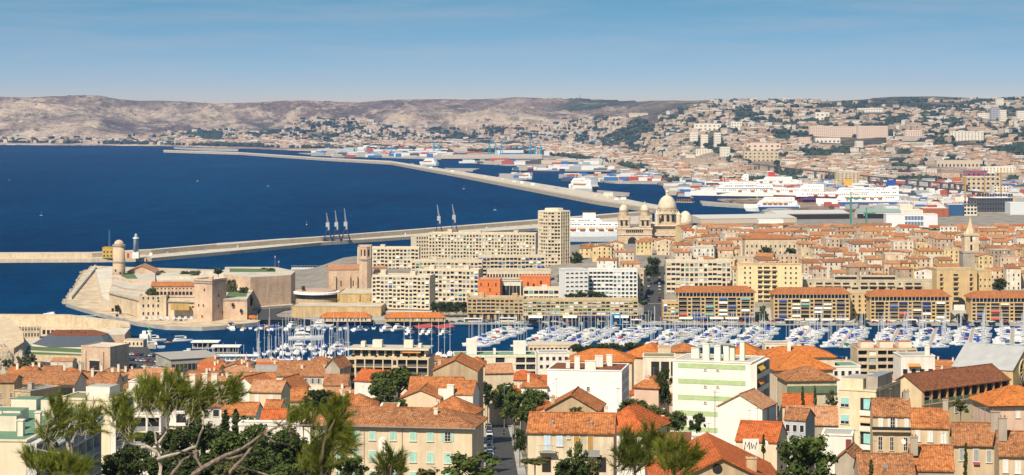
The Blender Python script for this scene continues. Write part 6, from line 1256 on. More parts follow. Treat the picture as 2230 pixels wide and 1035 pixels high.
# garden trees
T = [('large umbrella pine in front of the waterfront apartments', 866, 545, 795, 905, 140, 'umbrella', LF_P), ('round dark tree left of the umbrella pine', 698, 500, 843, 905, 88, 'round', LF_D), ('smaller dark tree beside the umbrella pine', 835, 530, 835, 893, 76, 'round', LF_P), ('olive bush right of the round dark tree', 748, 510, 862, 884, 40, 'bush', LF_O),
    ('leafy tree left of the street near its top', 1062, 640, 828, 885, 46, 'round', LF_D), ('tall leafy street tree at the bend, right side', 1098, 660, 830, 890, 60, 'round', LF_M), ('large leafy tree right of the street below the bend', 1120, 560, 848, 915, 70, 'round', LF_M), ('leafy tree between street and big white block', 1160, 570, 843, 905, 66, 'round', LF_M), ('dark bush beside the road at the garden wall', 1132, 470, 930, 985, 34, 'round', LF_D), ('palm-like bright tree left of the tan gabled house', 1150, 500, 880, 925, 54, 'loose', LF_M), ('green tree low against the big white block', 1178, 600, 850, 890, 40, 'round', LF_M),
    ('green tree between pyramid roof and white block', 1375, 455, 866, 905, 74, 'round', LF_M), ('spreading olive-green tree below the pink house', 1418, 470, 880, 930, 84, 'round', LF_O), ('green tree in front of the striped block foot', 1470, 480, 893, 940, 60, 'round', LF_M), ('dark round tree at the right foot of the striped block', 1518, 470, 897, 942, 42, 'round', LF_D), ('thin dry tree in front of the tan gabled house', 1255, 460, 886, 912, 34, 'loose', LF_O),
    ('big leafy tree at the bottom in front of the terrace houses', 1760, 312, 940, 1075, 140, 'round', LF_M), ('bushy tree top under the balcony of the cream house', 1258, 318, 962, 1060, 52, 'loose', LF_M), ('dark leafy tree below the cream balcony house', 1238, 312, 990, 1075, 90, 'round', LF_D), ('leafy tree in front of the mint-shuttered house corner', 1030, 330, 985, 1075, 130, 'loose', LF_M), ('dry reddish bush right of the dark leafy tree', 1295, 315, 1000, 1060, 46, 'loose', LF_O), ('low spreading canopy over the doorway of the cream house', 1165, 322, 997, 1012, 66, 'bush', LF_O),
    ('dark tree under the small orange hip roof, right of the wide pine', 465, 400, 925, 1010, 70, 'round', LF_D), ('green tree in front of the orange-roofed house by the twin cypresses', 555, 395, 918, 990, 76, 'round', LF_M), ('dark green tree before the left garden terrace', 620, 390, 925, 1000, 80, 'round', LF_D), ('broad dark shrub at the bottom between the pine trunks', 395, 316, 1000, 1065, 110, 'round', LF_D), ('olive shrub at the bottom under the dead limbs', 500, 312, 1005, 1065, 100, 'round', LF_O), ('green shrub at the bottom left of the shuttered house', 640, 314, 1005, 1065, 110, 'round', LF_M),
    ('dark conifer between arcade gallery and terraced row', 2138, 470, 878, 925, 44, 'round', LF_D), ('yellow-flowered bush by the cream modern house', 1812, 495, 850, 884, 28, 'loose', LF_O), ('bush on the gallery building garden wall', 2092, 500, 870, 900, 40, 'loose', LF_O),
    ('dark evergreen mass right of the cream slab house', 285, 335, 965, 1040, 100, 'round', LF_D), ('low dark shrub at the bottom left of centre', 350, 320, 985, 1050, 100, 'round', LF_D), ('dark green tree behind the bare white branches', 385, 350, 925, 1010, 90, 'round', LF_D), ('dark tree below the small orange hip roof', 432, 360, 905, 985, 80, 'round', LF_D), ('bright green rounded tree left of the mint-shuttered house', 505, 330, 935, 1020, 110, 'round', LF_M), ('green tree below the garden wall', 590, 340, 938, 1030, 110, 'round', LF_M), ('dark tree at the left corner of the mint-shuttered house', 640, 345, 945, 1045, 84, 'round', LF_D), ('deep green shrub under the bare branches', 560, 318, 985, 1060, 130, 'round', LF_D), ('dark shrub at the bottom edge left of centre', 440, 318, 985, 1060, 120, 'round', LF_D), ('shrub below the mint-shuttered facade, left one', 765, 320, 990, 1060, 80, 'round', LF_D), ('shrub below the mint-shuttered facade, right one', 850, 322, 1012, 1060, 90, 'loose', LF_O), ('olive shrub at the bottom between house and street trees', 930, 322, 1018, 1060, 60, 'bush', LF_O), ('green tree between the shuttered house and the leafy corner tree', 690, 335, 960, 1050, 70, 'round', LF_M), ('small green tree by the low white villa', 330, 425, 935, 975, 54, 'round', LF_D), ('dark green tree at the foot of the cream slab house', 245, 345, 985, 1050, 70, 'round', LF_D), ('green shrub left of the orange lean-to roof', 535, 420, 905, 935, 40, 'bush', LF_M), ('green hedge tree behind the roof of the mint-shuttered house', 870, 450, 868, 893, 44, 'bush', LF_M)]
for lab, px, d, y0, y1, w, kd, lf in T: tree(lab, px, d, y0, y1, w, kd, lf, foot=8)
for lab, px, d, y0, y1, w in (('left one of the twin dark cypresses behind the bare branches', 490, 420, 893, 950, 34), ('right one of the twin dark cypresses behind the bare branches', 513, 425, 890, 950, 32), ('left one of two slim cypresses by the brown hip-roofed house', 1748, 500, 840, 888, 12), ('right one of two slim cypresses by the brown hip-roofed house', 1775, 505, 840, 882, 11), ('slim tall cypress in front of the grey-shuttered terrace house', 2103, 345, 962, 1060, 15), ('small pointed conifer at the bottom in front of brown roofs', 1897, 335, 1000, 1050, 18), ('short dark cypress beside the graffiti wall', 1663, 392, 945, 985, 13)):
    tree(lab, px, d, y0, y1, w, 'cypress', LF_D, foot=6)
# ---------------------------------------------------------------- near pines (needles as real faces)
ND1 = leafm('pine_needles', (0.075, 0.105, 0.012), (0.23, 0.25, 0.038)); ND2 = leafm('pine_needles_dark', (0.05, 0.075, 0.012), (0.16, 0.185, 0.03))
BARKD = plain('weathered_bark', (0.20, 0.15, 0.12), 0.95, 0.1, 0, 0.5, 14)
def near_pine(label, d, branches, sprays, needle, bark, seed, name='pine_tree', foot=True):
    rg = random.Random(seed); bx, bz = X(branches[0][0][0], d), Z(branches[0][0][1], d) if branches else 0
    t = thing(name, label, 'tree', (bx, d, bz)); s = d / F
    for k, br in enumerate(branches):
        pts, rad = [], []
        for i, (px, py, r) in enumerate(br): pts.append(((px - CX) * s - bx, (rg.uniform(-.35, .35) if i else 0), CH - (py - HY) * s - bz)); rad.append(r * s * .75)
        if k == 0 and foot: g = hz(bx, d); pts.insert(0, (pts[0][0] - .2, 0, g - bz - .3)); rad.insert(0, rad[0] * 1.5)
        # smooth and roughen
        q, rr = [pts[0]], [rad[0]]
        for a in range(len(pts) - 1):
            for f in (.34, .67, 1.0): q.append(tuple(lerp(pts[a][c], pts[a + 1][c], f) + (rg.uniform(-.012, .012) if f < 1 else 0) for c in range(3))); rr.append(lerp(rad[a], rad[a + 1], f) * rg.uniform(.85, 1.15))
        MB().tube(q, rr, bark, 7).obj('trunk' if k == 0 else 'branch', t)
    mb = MB(); mi = mb._mi(needle); tw = MB()
    for cx_, cy_, rx, ry, n, ang in sprays:
        for _ in range(int(n * 1.2)):
            a = rg.uniform(0, 2 * PI); r = math.sqrt(rg.random()); px, py = cx_ + rx * r * math.cos(a), cy_ + ry * r * math.sin(a)
            o = Vector(((px - CX) * s - bx, rg.uniform(-.5, .5) * rx * s * 1.2, CH - (py - HY) * s - bz)); th = math.radians(ang + rg.gauss(0, 32)); dr = Vector((math.cos(th), rg.uniform(-.5, .5), math.sin(th))).normalized()
            L = rg.uniform(26, 50) * s; tw.tube([o - dr * L * .5, o + dr * L * .7], .0035 * d / 35, bark, 3)
            u = dr.cross(Vector((.3, 1, .2))).normalized(); w = dr.cross(u)
            for _ in range(38):
                f = rg.uniform(-.1, 1.0); p = o + dr * (L * f * .75); b_ = rg.uniform(0, 2 * PI); dn = (dr * rg.uniform(.75, 1.3) + (u * math.cos(b_) + w * math.sin(b_)) * rg.uniform(.25, .75)).normalized()
                nl = rg.uniform(12, 24) * s; sd = dn.cross(Vector((0, 1, 0)) + u * .2).normalized() * (.55 * s); i = len(mb.v); e = p + dn * nl
                mb.v += [tuple(p - sd), tuple(p + sd), tuple(e)]; mb.f.append((i, i + 1, i + 2)); mb.m.append(mi)
    if mb.v: mb.obj('crown', t); tw.obj('twigs', t)
    return t
near_pine('sparse pine at far left with bare grey stems below bright needles', 46, [[(160, 1060, 7), (158, 1000, 5), (140, 960, 4), (116, 935, 3)], [(158, 1000, 4), (160, 960, 3), (172, 925, 2)], [(150, 990, 4), (120, 985, 2.6), (85, 975, 1.6)], [(160, 965, 3), (150, 940, 2), (148, 915, 1.4)]], [(125, 925, 26, 36, 40, 70), (185, 920, 26, 30, 36, 50), (100, 955, 12, 16, 12, 100), (125, 895, 16, 16, 14, 80)], ND1, BARKG, 1)
near_pine('pine with wide feathery crown and pale forked trunk, left of centre', 52, [[(347, 1062, 7), (345, 1020, 6), (341, 985, 4.6), (345, 960, 3.4), (340, 935, 2.2)], [(342, 985, 5), (315, 970, 3.2), (285, 966, 2.2), (270, 960, 1.4)], [(345, 965, 4), (358, 945, 3), (368, 915, 2.2), (375, 880, 1.6)], [(343, 1000, 5), (390, 985, 4), (425, 975, 3.6), (445, 930, 3), (447, 900, 2.4), (430, 870, 1.6)], [(447, 905, 2.4), (465, 890, 1.6), (480, 870, 1)], [(341, 950, 3), (325, 915, 2), (315, 885, 1.4)]],
    [(322, 870, 30, 32, 62, 70), (372, 862, 26, 34, 62, 70), (345, 895, 40, 20, 30, 80), (420, 890, 28, 26, 44, 60), (440, 865, 22, 16, 24, 50), (492, 862, 20, 22, 44, 45), (265, 905, 22, 40, 44, 80), (275, 945, 12, 18, 12, 60)], ND1, BARKG, 2)
near_pine('bare dead pine limbs reaching across the bottom left', 38, [[(395, 1070, 9), (425, 1030, 8), (470, 1003, 6), (530, 975, 4.6), (575, 945, 3.4), (620, 925, 2.4), (660, 922, 1.3)], [(470, 1005, 6), (510, 1000, 4), (545, 985, 3)], [(500, 1030, 5), (540, 985, 4), (556, 960, 3), (585, 930, 2)], [(500, 1035, 4), (520, 1010, 3), (560, 1030, 2.6), (600, 1040, 2)], [(370, 1040, 5), (400, 1000, 4), (430, 985, 2.6)], [(575, 945, 3), (600, 960, 2), (628, 975, 1.2)], [(600, 935, 2.4), (625, 905, 1.6), (640, 895, 1)], [(440, 1020, 4), (420, 990, 3), (392, 975, 2)], [(540, 985, 3), (560, 990, 2), (590, 988, 1.2)]], [(632, 925, 10, 14, 8, 70)], ND1, BARKD, 3)
near_pine('bright pine bough in front of the left end of the mint-shuttered house', 44, [[(700, 1065, 6), (702, 1000, 5), (712, 950, 3.6), (735, 905, 2)], [(702, 1000, 3), (730, 975, 2), (752, 950, 1.2)], [(704, 985, 3), (690, 950, 2), (660, 930, 1.2)]], [(725, 925, 20, 36, 52, 60), (738, 968, 18, 26, 40, 30), (700, 980, 30, 30, 40, 50), (655, 915, 34, 12, 26, 60), (690, 1015, 40, 22, 44, 70), (740, 895, 10, 14, 12, 70)], ND1, BARK, 4)
near_pine('two-stemmed young pine in front of the maroon shed', 85, [[(1385, 1065, 5), (1382, 1010, 4), (1375, 965, 2)], [(1384, 1030, 3), (1410, 990, 2), (1425, 950, 1.4)]], [(1366, 975, 18, 14, 24, 80), (1385, 1008, 28, 20, 40, 80), (1420, 972, 12, 24, 28, 75), (1352, 1012, 12, 18, 18, 90)], ND2, BARK, 5)
near_pine('yellow-green young pine in front of the wide red-tiled roof', 82, [[(1468, 1065, 5), (1470, 1010, 4), (1478, 970, 2)]], [(1470, 990, 14, 18, 26, 75), (1500, 1004, 14, 16, 26, 60), (1475, 1024, 28, 12, 30, 80), (1447, 1002, 7, 24, 16, 90)], ND1, BARK, 6)
near_pine('low pine sprays at the bottom left corner', 40, [[(120, 1075, 6), (122, 1050, 4), (120, 1030, 2)]], [(120, 1022, 46, 14, 60, 80), (70, 1010, 12, 16, 14, 100), (160, 1030, 26, 10, 26, 60)], ND1, BARK, 7)
near_pine('slender dark pine tips at the bottom in front of the shuttered facade', 90, [[(850, 1062, 3), (852, 1020, 2), (856, 985, 1)]], [(854, 1008, 3, 16, 14, 85), (838, 1026, 6, 9, 10, 95), (868, 1028, 6, 8, 10, 80)], ND2, BARK, 8)
# ================================================================ south fort, quays, boats
sf = thing('sea_fortress', 'low pale stone fort with angled ramparts at the lower left shore', 'fortress', (0, 0, 0))
def sp(name, pts, z0, z1, m, top=None): return MB().prism([(X(p, d), d) for p, d in pts], z0, z1, m, top).obj(name, sf)
tag(MB().prism([(X(p, d), d) for p, d in ((-80, 1100), (-80, 1352), (150, 1348), (284, 1300), (288, 1240), (262, 1160), (262, 1100))], -2, 2.9, CONC, PAVE).obj('fort_ground'), kind='structure')
sp('rampart', [(-80, 1350), (150, 1345), (281, 1298), (284, 1268), (268, 1264), (262, 1290), (145, 1335), (-80, 1340)], 2, 9.6, ST_C, ST_C)
sp('bastion', [(176, 1222), (248, 1262), (284, 1268), (272, 1230)], 2, 9.0, ST_P, ST_W)
sp('inner_wall', [(84, 1290), (255, 1280), (255, 1284), (84, 1296)], 2, 7.0, ST_C, ST_C)
for i in range(16): put('arch', boxmesh('arch', -.9, .9, -.2, .1, 0, 2.6, DARK), sf, (X(96 + i * 9.5, 1289.4 - i * .6), 1289.4 - i * .6 - .1, 2.9))
sp('left_rampart', [(-80, 1122), (30, 1118), (52, 1150), (50, 1200), (20, 1290), (-80, 1300)], 2, 13.2, ST_P, ST_C)
sp('lawn_terrace', [(52, 1150), (185, 1142), (185, 1176), (60, 1190)], 2, 6.6, ST_C, plain('lawn', (0.10, 0.15, 0.05), .95))
sp('path', [(60, 1162), (182, 1150), (182, 1155), (62, 1168)], 6.61, 6.75, PAVE)
b = building('fort_house', 'tan arcaded two-storey building inside the lower left fort', 14, 86, 1262, 716, 2.9, 8, 8, ST_C, 'flat', PAVE, par=.4); winrow(b, 0, 11, 2, .9, 2.2, 1.2, 3.6)
b = building('gatehouse', 'square fort gatehouse with dark rectangular opening', 177, 240, 1108, 755, 2.6, 18, -22, ST_P, 'flat', ST_W, par=.6)
put('gate_opening', boxmesh('gate_opening', -2.9, 2.9, -.25, .1, 0, 4.4, DARK), b.t, (8, 0, 1.2)); put('lintel', boxmesh('lintel', -3.4, 3.4, -.4, -.004, 0, .5, ST_W), b.t, (8, 0, 5.7))
for u in (2.4, 13): put('buttress', boxmesh('buttress', -.7, .7, -.7, -.004, 0, b.h - 2, ST_P), b.t, (u, 0, 0))
win(b, 1, 7, 2, .9, 3.2, 'glass')
b = building('guard_house', 'small cream house with two arched windows and crenels below the fort', 110, 158, 1092, 787, 2.6, 9, -3, ST_W, 'gable', RT_P, 1.2, .2)
for u in (4, 7.2): put('window', boxmesh('window', -.5, .5, -.1, .05, 0, 1.8, DARK), b.t, (u, 0, 1.2))
cw = thing('crenellated_wall', 'grey crenellated wall between guard house and gatehouse', 'wall', (X(158, 1100), 1100, 2.6)); MB().box(0, 5.6, 0, .8, 0, 4.6, ST_G).obj('wall', cw)
for i in range(4): put('merlon', boxmesh('merlon', -.45, .45, 0, .8, 4.61, 5.6, ST_G), cw, (.6 + i * 1.45, 0, 0))
cw = thing('crenellated_wall', 'pale stepped wall with merlons above the harbour car park', 'wall', (X(252, 1030), 1030, 4)); MB().box(0, 14, 0, 1, -2, 6.5, ST_C).obj('wall', cw)
for i in range(6): put('merlon', boxmesh('merlon', -.6, .6, 0, 1, 6.51, 8.0, ST_C), cw, (1 + i * 2.4, 0, 0))
# theatre with hexagonal maroon roof
th_ = thing('theatre', 'low hexagonal hall with maroon roof and slate slopes inside the fort', 'building', (0, 0, 0)); tm = MB()
lo = [(70, 1206), (112, 1188), (232, 1190), (252, 1214), (214, 1252), (104, 1252)]; hi = [(104, 1214), (124, 1206), (222, 1207), (237, 1219), (206, 1240), (122, 1240)]
SL = plain('slate_roof', (0.085, 0.095, 0.115), .6, .3); LO = [(X(p, d), d, 6.0) for p, d in lo]; HI = [(X(p, d), d, 10.4) for p, d in hi]
for i in range(6): j = (i + 1) % 6; tm.face([LO[i], LO[j], HI[j], HI[i]], SL)
tm.obj('slate_slope', th_); MB().prism([(p[0], p[1]) for p in HI], 10.3, 10.6, RT_D).obj('roof', th_); MB().prism([(p[0], p[1]) for p in LO], 2.5, 5.99, WWH).obj('wall', th_)
for p, d in ((150, 1222), (180, 1220), (165, 1228)): MB().box(X(p, d) - 1.5, X(p, d) + 1.5, d - 1, d + 1, 10.61, 11.5, RT_D).obj('roof_vent', th_)
# rocks at the far left
rk = MB(); rgk = random.Random(3); n_ = 40
for j in range(21):
    for i in range(n_ + 1): px = -60 + 150 * i / n_; d = 1010 + 118 * j / 20; e = math.sin(PI * min(1, i / n_ * 1.0)) ** .5 * min(1, (n_ - i) / 10) * min(1, j / 3); rk.v.append((X(px, d), d, 2 + e * (7 + 6 * j / 20) * (.75 + .5 * mnoise.noise((px * .05, d * .05, 1))) + 2.2 * e * mnoise.noise((px * .25, d * .12, 4))))
mi = rk._mi(stonem('rock', (0.50, 0.42, 0.32), (0.26, 0.22, 0.16), .5))
for j in range(20):
    for i in range(n_): a = j * (n_ + 1) + i; rk.f.append((a, a + 1, a + n_ + 2, a + n_ + 1)); rk.m.append(mi)
tag(rk.obj('rocks'), kind='structure')
for i, (px, y0, y1, w) in enumerate(((15, 783, 800, 26), (48, 776, 800, 30), (70, 770, 800, 24), (32, 792, 806, 24))): tree('grey-green scrub on the rocks below the left rampart, %s from left' % ordn((0, 2, 3, 1)[i]), px, 1060 + i * 8, y0, y1, w, 'loose', LF_O, group='scrub on the rocks', foot=4)
# car-park quay, sheds, club houses
tag(MB().prism([(X(p, d), d) for p, d in ((262, 1060), (262, 1190), (282, 1262), (312, 1250), (330, 1195), (420, 1150), (530, 1110), (640, 1085), (640, 1060))], -2, 2.75, CONC, ASPH).obj('car_park'), kind='structure')
b = building('boat_shed', 'long shed with sloping grey roof and dark open front by the car park', 372, 480, 1108, 783, 2.75, 24, 28, CONC, 'shed', plain('roof_grey_sheet', (0.34, 0.31, 0.28), .8), 1.0, .6)
for i in range(12): put('bay_opening', boxmesh('bay_opening', -.9, .9, -.1, .05, 0, 3.0, DARK), b.t, (1.4 + i * (b.w - 2.8) / 11, 0, .2))
for i, px in enumerate((404, 411)): tag(MB().box(-.9, .9, -.9, .9, 0, 5.4 + i, WHITE).box(-1.05, 1.05, -1.05, 1.05, 5.41 + i, 5.8 + i, WHITE).obj('white_post'), ('shorter' if i == 0 else 'taller') + ' square white post behind the grey boat shed', 'post').location = (X(px, 1150), 1150, 2.8)
b = building('quay_office', 'low cream quay building at the harbour mouth car park', 270, 312, 1222, 741, 2.75, 8, -6, W1, 'flat', CONC, par=.3); winrow(b, 0, 5, 1, 1.0, 1.6, 1.0, 1)
hl = thing('harbour_light', 'white harbour light with green lantern on the south mole', 'lighthouse', (X(326, 1245), 1245, 2.7)); MB().lathe([(1.3, -3), (1.1, 6.2), (1.6, 6.4), (1.6, 6.9)], 12, WHITE).obj('shaft', hl); MB().lathe([(.8, 6.91), (.8, 8.4), (1.0, 8.5), (.1, 9.3)], 10, plain('signal_green', (0.02, 0.25, 0.10))).obj('lantern', hl)
tag(MB().box(-2.4, 2.4, -2, 2, -2.5, 5, WHITE).box(-1, 1, -1, 1, 5.01, 7, WHITE).obj('white_kiosk'), 'white boxy signal house beside the green-topped harbour light', 'kiosk').location = (X(314, 1243), 1243, 2.7)
tag(MB().prism([(X(p, d), d) for p, d in ((300, 1236), (340, 1236), (340, 1256), (300, 1258))], -2, 2.5, CONC, PAVE).obj('mole'), kind='structure')
for lab, p0, p1, d in (('floating clubhouse with wide flat white canopy, far one', 418, 474, 1236), ('floating clubhouse with wide flat white canopy, near one', 462, 520, 1212)):
    t = thing('clubhouse', lab, 'pavilion', (X(p0, d), d, 0), 0, 'floating clubhouses'); w = (p1 - p0) / F * d
    MB().box(0, w, 0, 9, -.4, .7, CONC).obj('pontoon', t); MB().box(1.4, w - 1.4, 1.2, 8, .71, 3.5, GLASS).obj('cabin', t); MB().box(-.6, w + .6, -.6, 9.4, 3.51, 4.1, WHITE).obj('canopy', t)
    for i in range(6): put('post', boxmesh('post', -.1, .1, -.1, .1, .7, 3.5, WHITE), t, (.4 + i * (w - .8) / 5, .2, 0))
t = thing('clubhouse', 'long low white pontoon club with blue windows behind the masts', 'pavilion', (X(458, 1168), 1168, 0)); w = 26
MB().box(0, w, 0, 7, -.4, .8, CONC).obj('pontoon', t); MB().box(.6, w - .6, .8, 6, .81, 3.4, WHITE).obj('cabin', t); MB().box(-.3, w + .3, -.3, 7, 3.41, 3.8, WHITE).obj('roof', t)
for i in range(10): put('window', boxmesh('window', -.9, .9, -.06, .02, .3, 1.6, plain('blue_glass', (0.12, 0.20, 0.30), .2, .5)), t, (2 + i * 2.4, .8, 1))
# ---------------------------------------------------------------- boat kit
BW = plain('gelcoat_white', (0.76, 0.76, 0.75), .3, .4, 0, .05); BN = plain('hull_navy', (0.02, 0.04, 0.13), .3, .4); BR = plain('hull_red', (0.35, 0.05, 0.03), .4); TEAK = plain('deck_teak', (0.42, 0.31, 0.20), .8); ALU = plain('mast_alloy', (0.62, 0.63, 0.65), .4, .4, .2); WOOD = plain('hull_wood', (0.16, 0.07, 0.035), .5)
CV = {'blue': plain('cover_blue', (0.02, 0.07, 0.34), .8), 'navy': plain('cover_navy', (0.02, 0.03, 0.12), .8), 'white': plain('cover_white', (0.70, 0.70, 0.68), .8), 'green': plain('cover_green', (0.03, 0.15, 0.10), .8), 'beige': plain('cover_beige', (0.50, 0.42, 0.30), .8), 'red': plain('cover_red', (0.38, 0.04, 0.03), .8)}
def hull(L, W, H, m, deck=None, z0=-.3, bow=.35, band=None):
    mb = MB(); k, kd = mb._mi(m), mb._mi(deck or BW); kb = mb._mi(band) if band else k; N = 10; rows = []
    for i in range(N + 1):
        t = i / N; x = -L / 2 + L * t; hw = W / 2 * (.86 + .14 * math.sin(min(1, t * 2.2) * PI / 2)) * (1 if t < .55 else max(.015, 1 - ((t - .55) / .45) ** 2.1)); sh = H * (1 + bow * max(0, t - .4) ** 1.5)
        xx = x + (L * .05 * (sh / H) if t > .9 else 0)
        i0 = len(mb.v); mb.v += [(x, -hw * .72, z0), (xx, -hw * .96, z0 + (sh - z0) * .55), (xx, -hw, sh), (xx, hw, sh), (xx, hw * .96, z0 + (sh - z0) * .55), (x, hw * .72, z0)]; rows.append(i0)
    for a, b_ in zip(rows, rows[1:]):
        for j in range(5): mb.f.append((a + j, b_ + j, b_ + j + 1, a + j + 1)[::-1] if False else (a + j + 1, b_ + j + 1, b_ + j, a + j)); mb.m.append(kd if j == 2 else (kb if j in (0, 4) else k))
    mb.f.append(tuple(rows[0] + j for j in range(6))); mb.m.append(k); mb.f.append(tuple(rows[-1] + 5 - j for j in range(6))); mb.m.append(k); return mb
def wedge(mb, x0, x1, w0, w1, z0, z1, rf, rb, m):
    """cabin block: raked front (x1 side) and back"""
    lo = [(x0, -w0), (x1, -w1), (x1, w1), (x0, w0)]; hi = [(x0 + rb, -w0 * .86), (x1 - rf, -w1 * .84), (x1 - rf, w1 * .84), (x0 + rb, w0 * .86)]
    for i in range(4): j = (i + 1) % 4; mb.face([(*lo[i], z0), (*lo[j], z0), (*hi[j], z1), (*hi[i], z1)], m)
    mb.face([(*p, z1) for p in hi], m); return mb
PROTO = {}
def proto(kind, cov):
    key = (kind, cov)
    if key in PROTO: return PROTO[key]
    c = CV[cov]; P = []
    if kind == 'sailboat':
        L = 10.5; P.append(('hull', hull(L, 3.2, 1.1, BW, BW).mesh('hull'))); P.append(('cabin', wedge(wedge(MB(), -1.6, 2.8, 1.1, .7, 1.1, 1.7, .8, .1, BW), -1.4, 2.0, 1.13, .85, 1.25, 1.5, .2, .1, GLASS).mesh('cabin')))
        P.append(('mast', MB().tube([(.8, 0, 1.1), (.8, 0, 14.6)], .13, ALU, 5).tube([(.8, -.8, 8), (.8, .8, 8)], .05, ALU, 4).mesh('mast'))); P.append(('sail_cover', MB().tube([(.7, 0, 2.3), (-1.5, 0, 2.4), (-3.9, 0, 2.2)], [.24, .26, .16], c, 6).mesh('sail_cover')))
        P.append(('cockpit_canopy', wedge(MB(), -2.6, -1.3, 1.1, 1.1, 1.15, 2.1, .3, .2, c).mesh('cockpit_canopy')))
    elif kind == 'motorboat':
        P.append(('hull', hull(8.4, 3.0, 1.25, BW, BW, bow=.5).mesh('hull'))); P.append(('cabin', wedge(wedge(MB(), -1.4, 2.6, 1.2, .8, 1.25, 2.3, 1.2, .2, BW), -1.2, 1.9, 1.16, .95, 1.75, 2.15, .5, .2, GLASS).mesh('cabin'))); P.append(('canopy', wedge(MB(), -3.8, -.6, 1.25, 1.2, 1.3, 2.5, .4, .3, c).mesh('canopy')))
    elif kind == 'yacht':
        P.append(('hull', hull(17, 4.8, 2.0, BW, TEAK, bow=.6).mesh('hull'))); P.append(('cabin', wedge(wedge(MB(), -5.5, 4.2, 2.0, 1.3, 2.0, 3.7, 2.4, .2, BW), -5.0, 3.0, 2.03, 1.5, 2.7, 3.3, .9, .2, GLASS).mesh('cabin'))); P.append(('flybridge', wedge(wedge(MB(), -4.6, .8, 1.7, 1.3, 3.71, 4.6, 1.0, .2, BW), -3.6, -1.2, 1.6, 1.5, 5.6, 5.75, .1, .1, BW).tube([(-3.4, -1.3, 4.5), (-2.8, -1.3, 5.6)], .08, BW, 5).tube([(-3.4, 1.3, 4.5), (-2.8, 1.3, 5.6)], .08, BW, 5).mesh('flybridge')))
    elif kind == 'tourboat':
        P.append(('hull', hull(18, 5.2, 1.7, BW, BW, bow=.5, band=BN if cov == 'navy' else None).mesh('hull'))); P.append(('cabin', wedge(wedge(MB(), -7.5, 4.6, 2.2, 1.8, 1.7, 3.5, .8, .1, BW), -7.2, 4.2, 2.16, 1.95, 2.3, 3.1, .3, .1, GLASS).mesh('cabin'))); P.append(('upper_deck', wedge(MB().box(-7.2, 1.5, -2, 2, 5.3, 5.5, c), 1.4, 4.0, 1.5, 1.2, 3.51, 5.2, .7, .1, BW).mesh('upper_deck')))
        P.append(('posts', None))
    elif kind == 'woodboat':
        P.append(('hull', hull(14, 4.0, 1.6, WOOD, TEAK, bow=.7).mesh('hull'))); P.append(('cabin', wedge(MB(), -4, 0, 1.2, 1.1, 1.6, 2.8, .3, .1, TEAK).mesh('cabin'))); P.append(('mast', MB().tube([(2.0, 0, 1.4), (2.0, 0, 16)], [.16, .08], WOOD, 6).tube([(-3, 0, 1.4), (-3, 0, 12)], [.14, .07], WOOD, 6).mesh('mast'))); P.append(('sail_cover', MB().tube([(1.8, 0, 2.9), (-2.6, 0, 3.2)], [.25, .2], c, 6).mesh('sail_cover')))
    P = [q for q in P if q[1]]
    PROTO[key] = P; return P
def boat(kind, cov, label, x, y, rz, sc=1.0, group=None, mast=None):
    t = thing({'woodboat': 'sailing_ship', 'tourboat': 'tour_boat'}.get(kind, kind), label, {'sailboat': 'sailboat', 'motorboat': 'motorboat', 'yacht': 'yacht', 'tourboat': 'boat', 'woodboat': 'sailing ship'}[kind], (x, y, 0), rz, group)
    t.scale = (sc, sc, sc)
    for n, me in proto(kind, cov):
        o = put(n, me, t)
        if n == 'mast' and mast: o.scale = (1, 1, mast)
    return t
# --- marina pontoons below the sandstone blocks
rgb = random.Random(11); PX = [1125, 1235, 1318, 1405, 1500, 1585, 1668, 1770, 1862, 1960, 2040, 2120, 2205, 2290]; cand = []
TQ = plain('pontoon_planks', (0.36, 0.31, 0.25), .9)
pon = {}
DX = -.235
for k, px in enumerate(PX):
    x0 = X(px, 1352); L = 108 if k < 5 else 112
    t = thing('pontoon', 'grey plank jetty between two rows of moored boats, %s of the marina jetties from left' % ordn(k), 'jetty', (x0, 1352, 0), 0, 'marina jetties')
    a = math.atan2(1, -DX) ; ca_ = math.hypot(1, DX)
    q = MB(); q.face([(-.9, 0, .62), (-.9 + DX * L, -L, .62), (.9 + DX * L, -L, .62), (.9, 0, .62)], TQ); q.face([(-.9, 0, .2), (-.9, 0, .62), (-.9 + DX * L, -L, .62), (-.9 + DX * L, -L, .2)][::-1], TQ); q.face([(.9, 0, .2), (.9 + DX * L, -L, .2), (.9 + DX * L, -L, .62), (.9, 0, .62)][::-1], TQ); q.face([(-.9 + DX * L, -L, .2), (.9 + DX * L, -L, .2), (.9 + DX * L, -L, .62), (-.9 + DX * L, -L, .62)], TQ); q.obj('deck', t)
    for i in range(8): f = (i + .5) / 8; MB().tube([(1.1 + DX * L * f, -L * f, -.5), (1.1 + DX * L * f, -L * f, 2.0)], .14, ALU, 6).obj('pile', t)
    for sd in (-1, 1):
        s = 6.0; j = 0
        while s < L - 2:
            if rgb.random() < .95:
                kind = 'sailboat' if rgb.random() < .55 else 'motorboat'; cov = rgb.choices(('blue', 'white', 'navy', 'beige', 'green', 'red'), (5, 5, 2, 1.5, .6, .5))[0]; sc = rgb.uniform(.72, 1.05)
                cand.append((k, sd, j, x0 + DX * s, 1352 - s, kind, cov, sc)); j += 1
            s += rgb.uniform(3.4, 5.2)
vis = [c for c in cand if X(2235, c[4]) > c[3] and not (c[0] > 5 and c[4] < 1262 and rgb.random() < .3)]
vis.sort(key=lambda c: c[4])
NI = 285
def boatpose(c):
    k, sd, j, x, y, kind, cov, sc = c; ln = (10.5 if kind == 'sailboat' else 8.4) * sc; return x + sd * (1.2 + ln / 2), y, (0 if sd > 0 else PI) + DX * -.0 + (.22 if sd > 0 else .22)
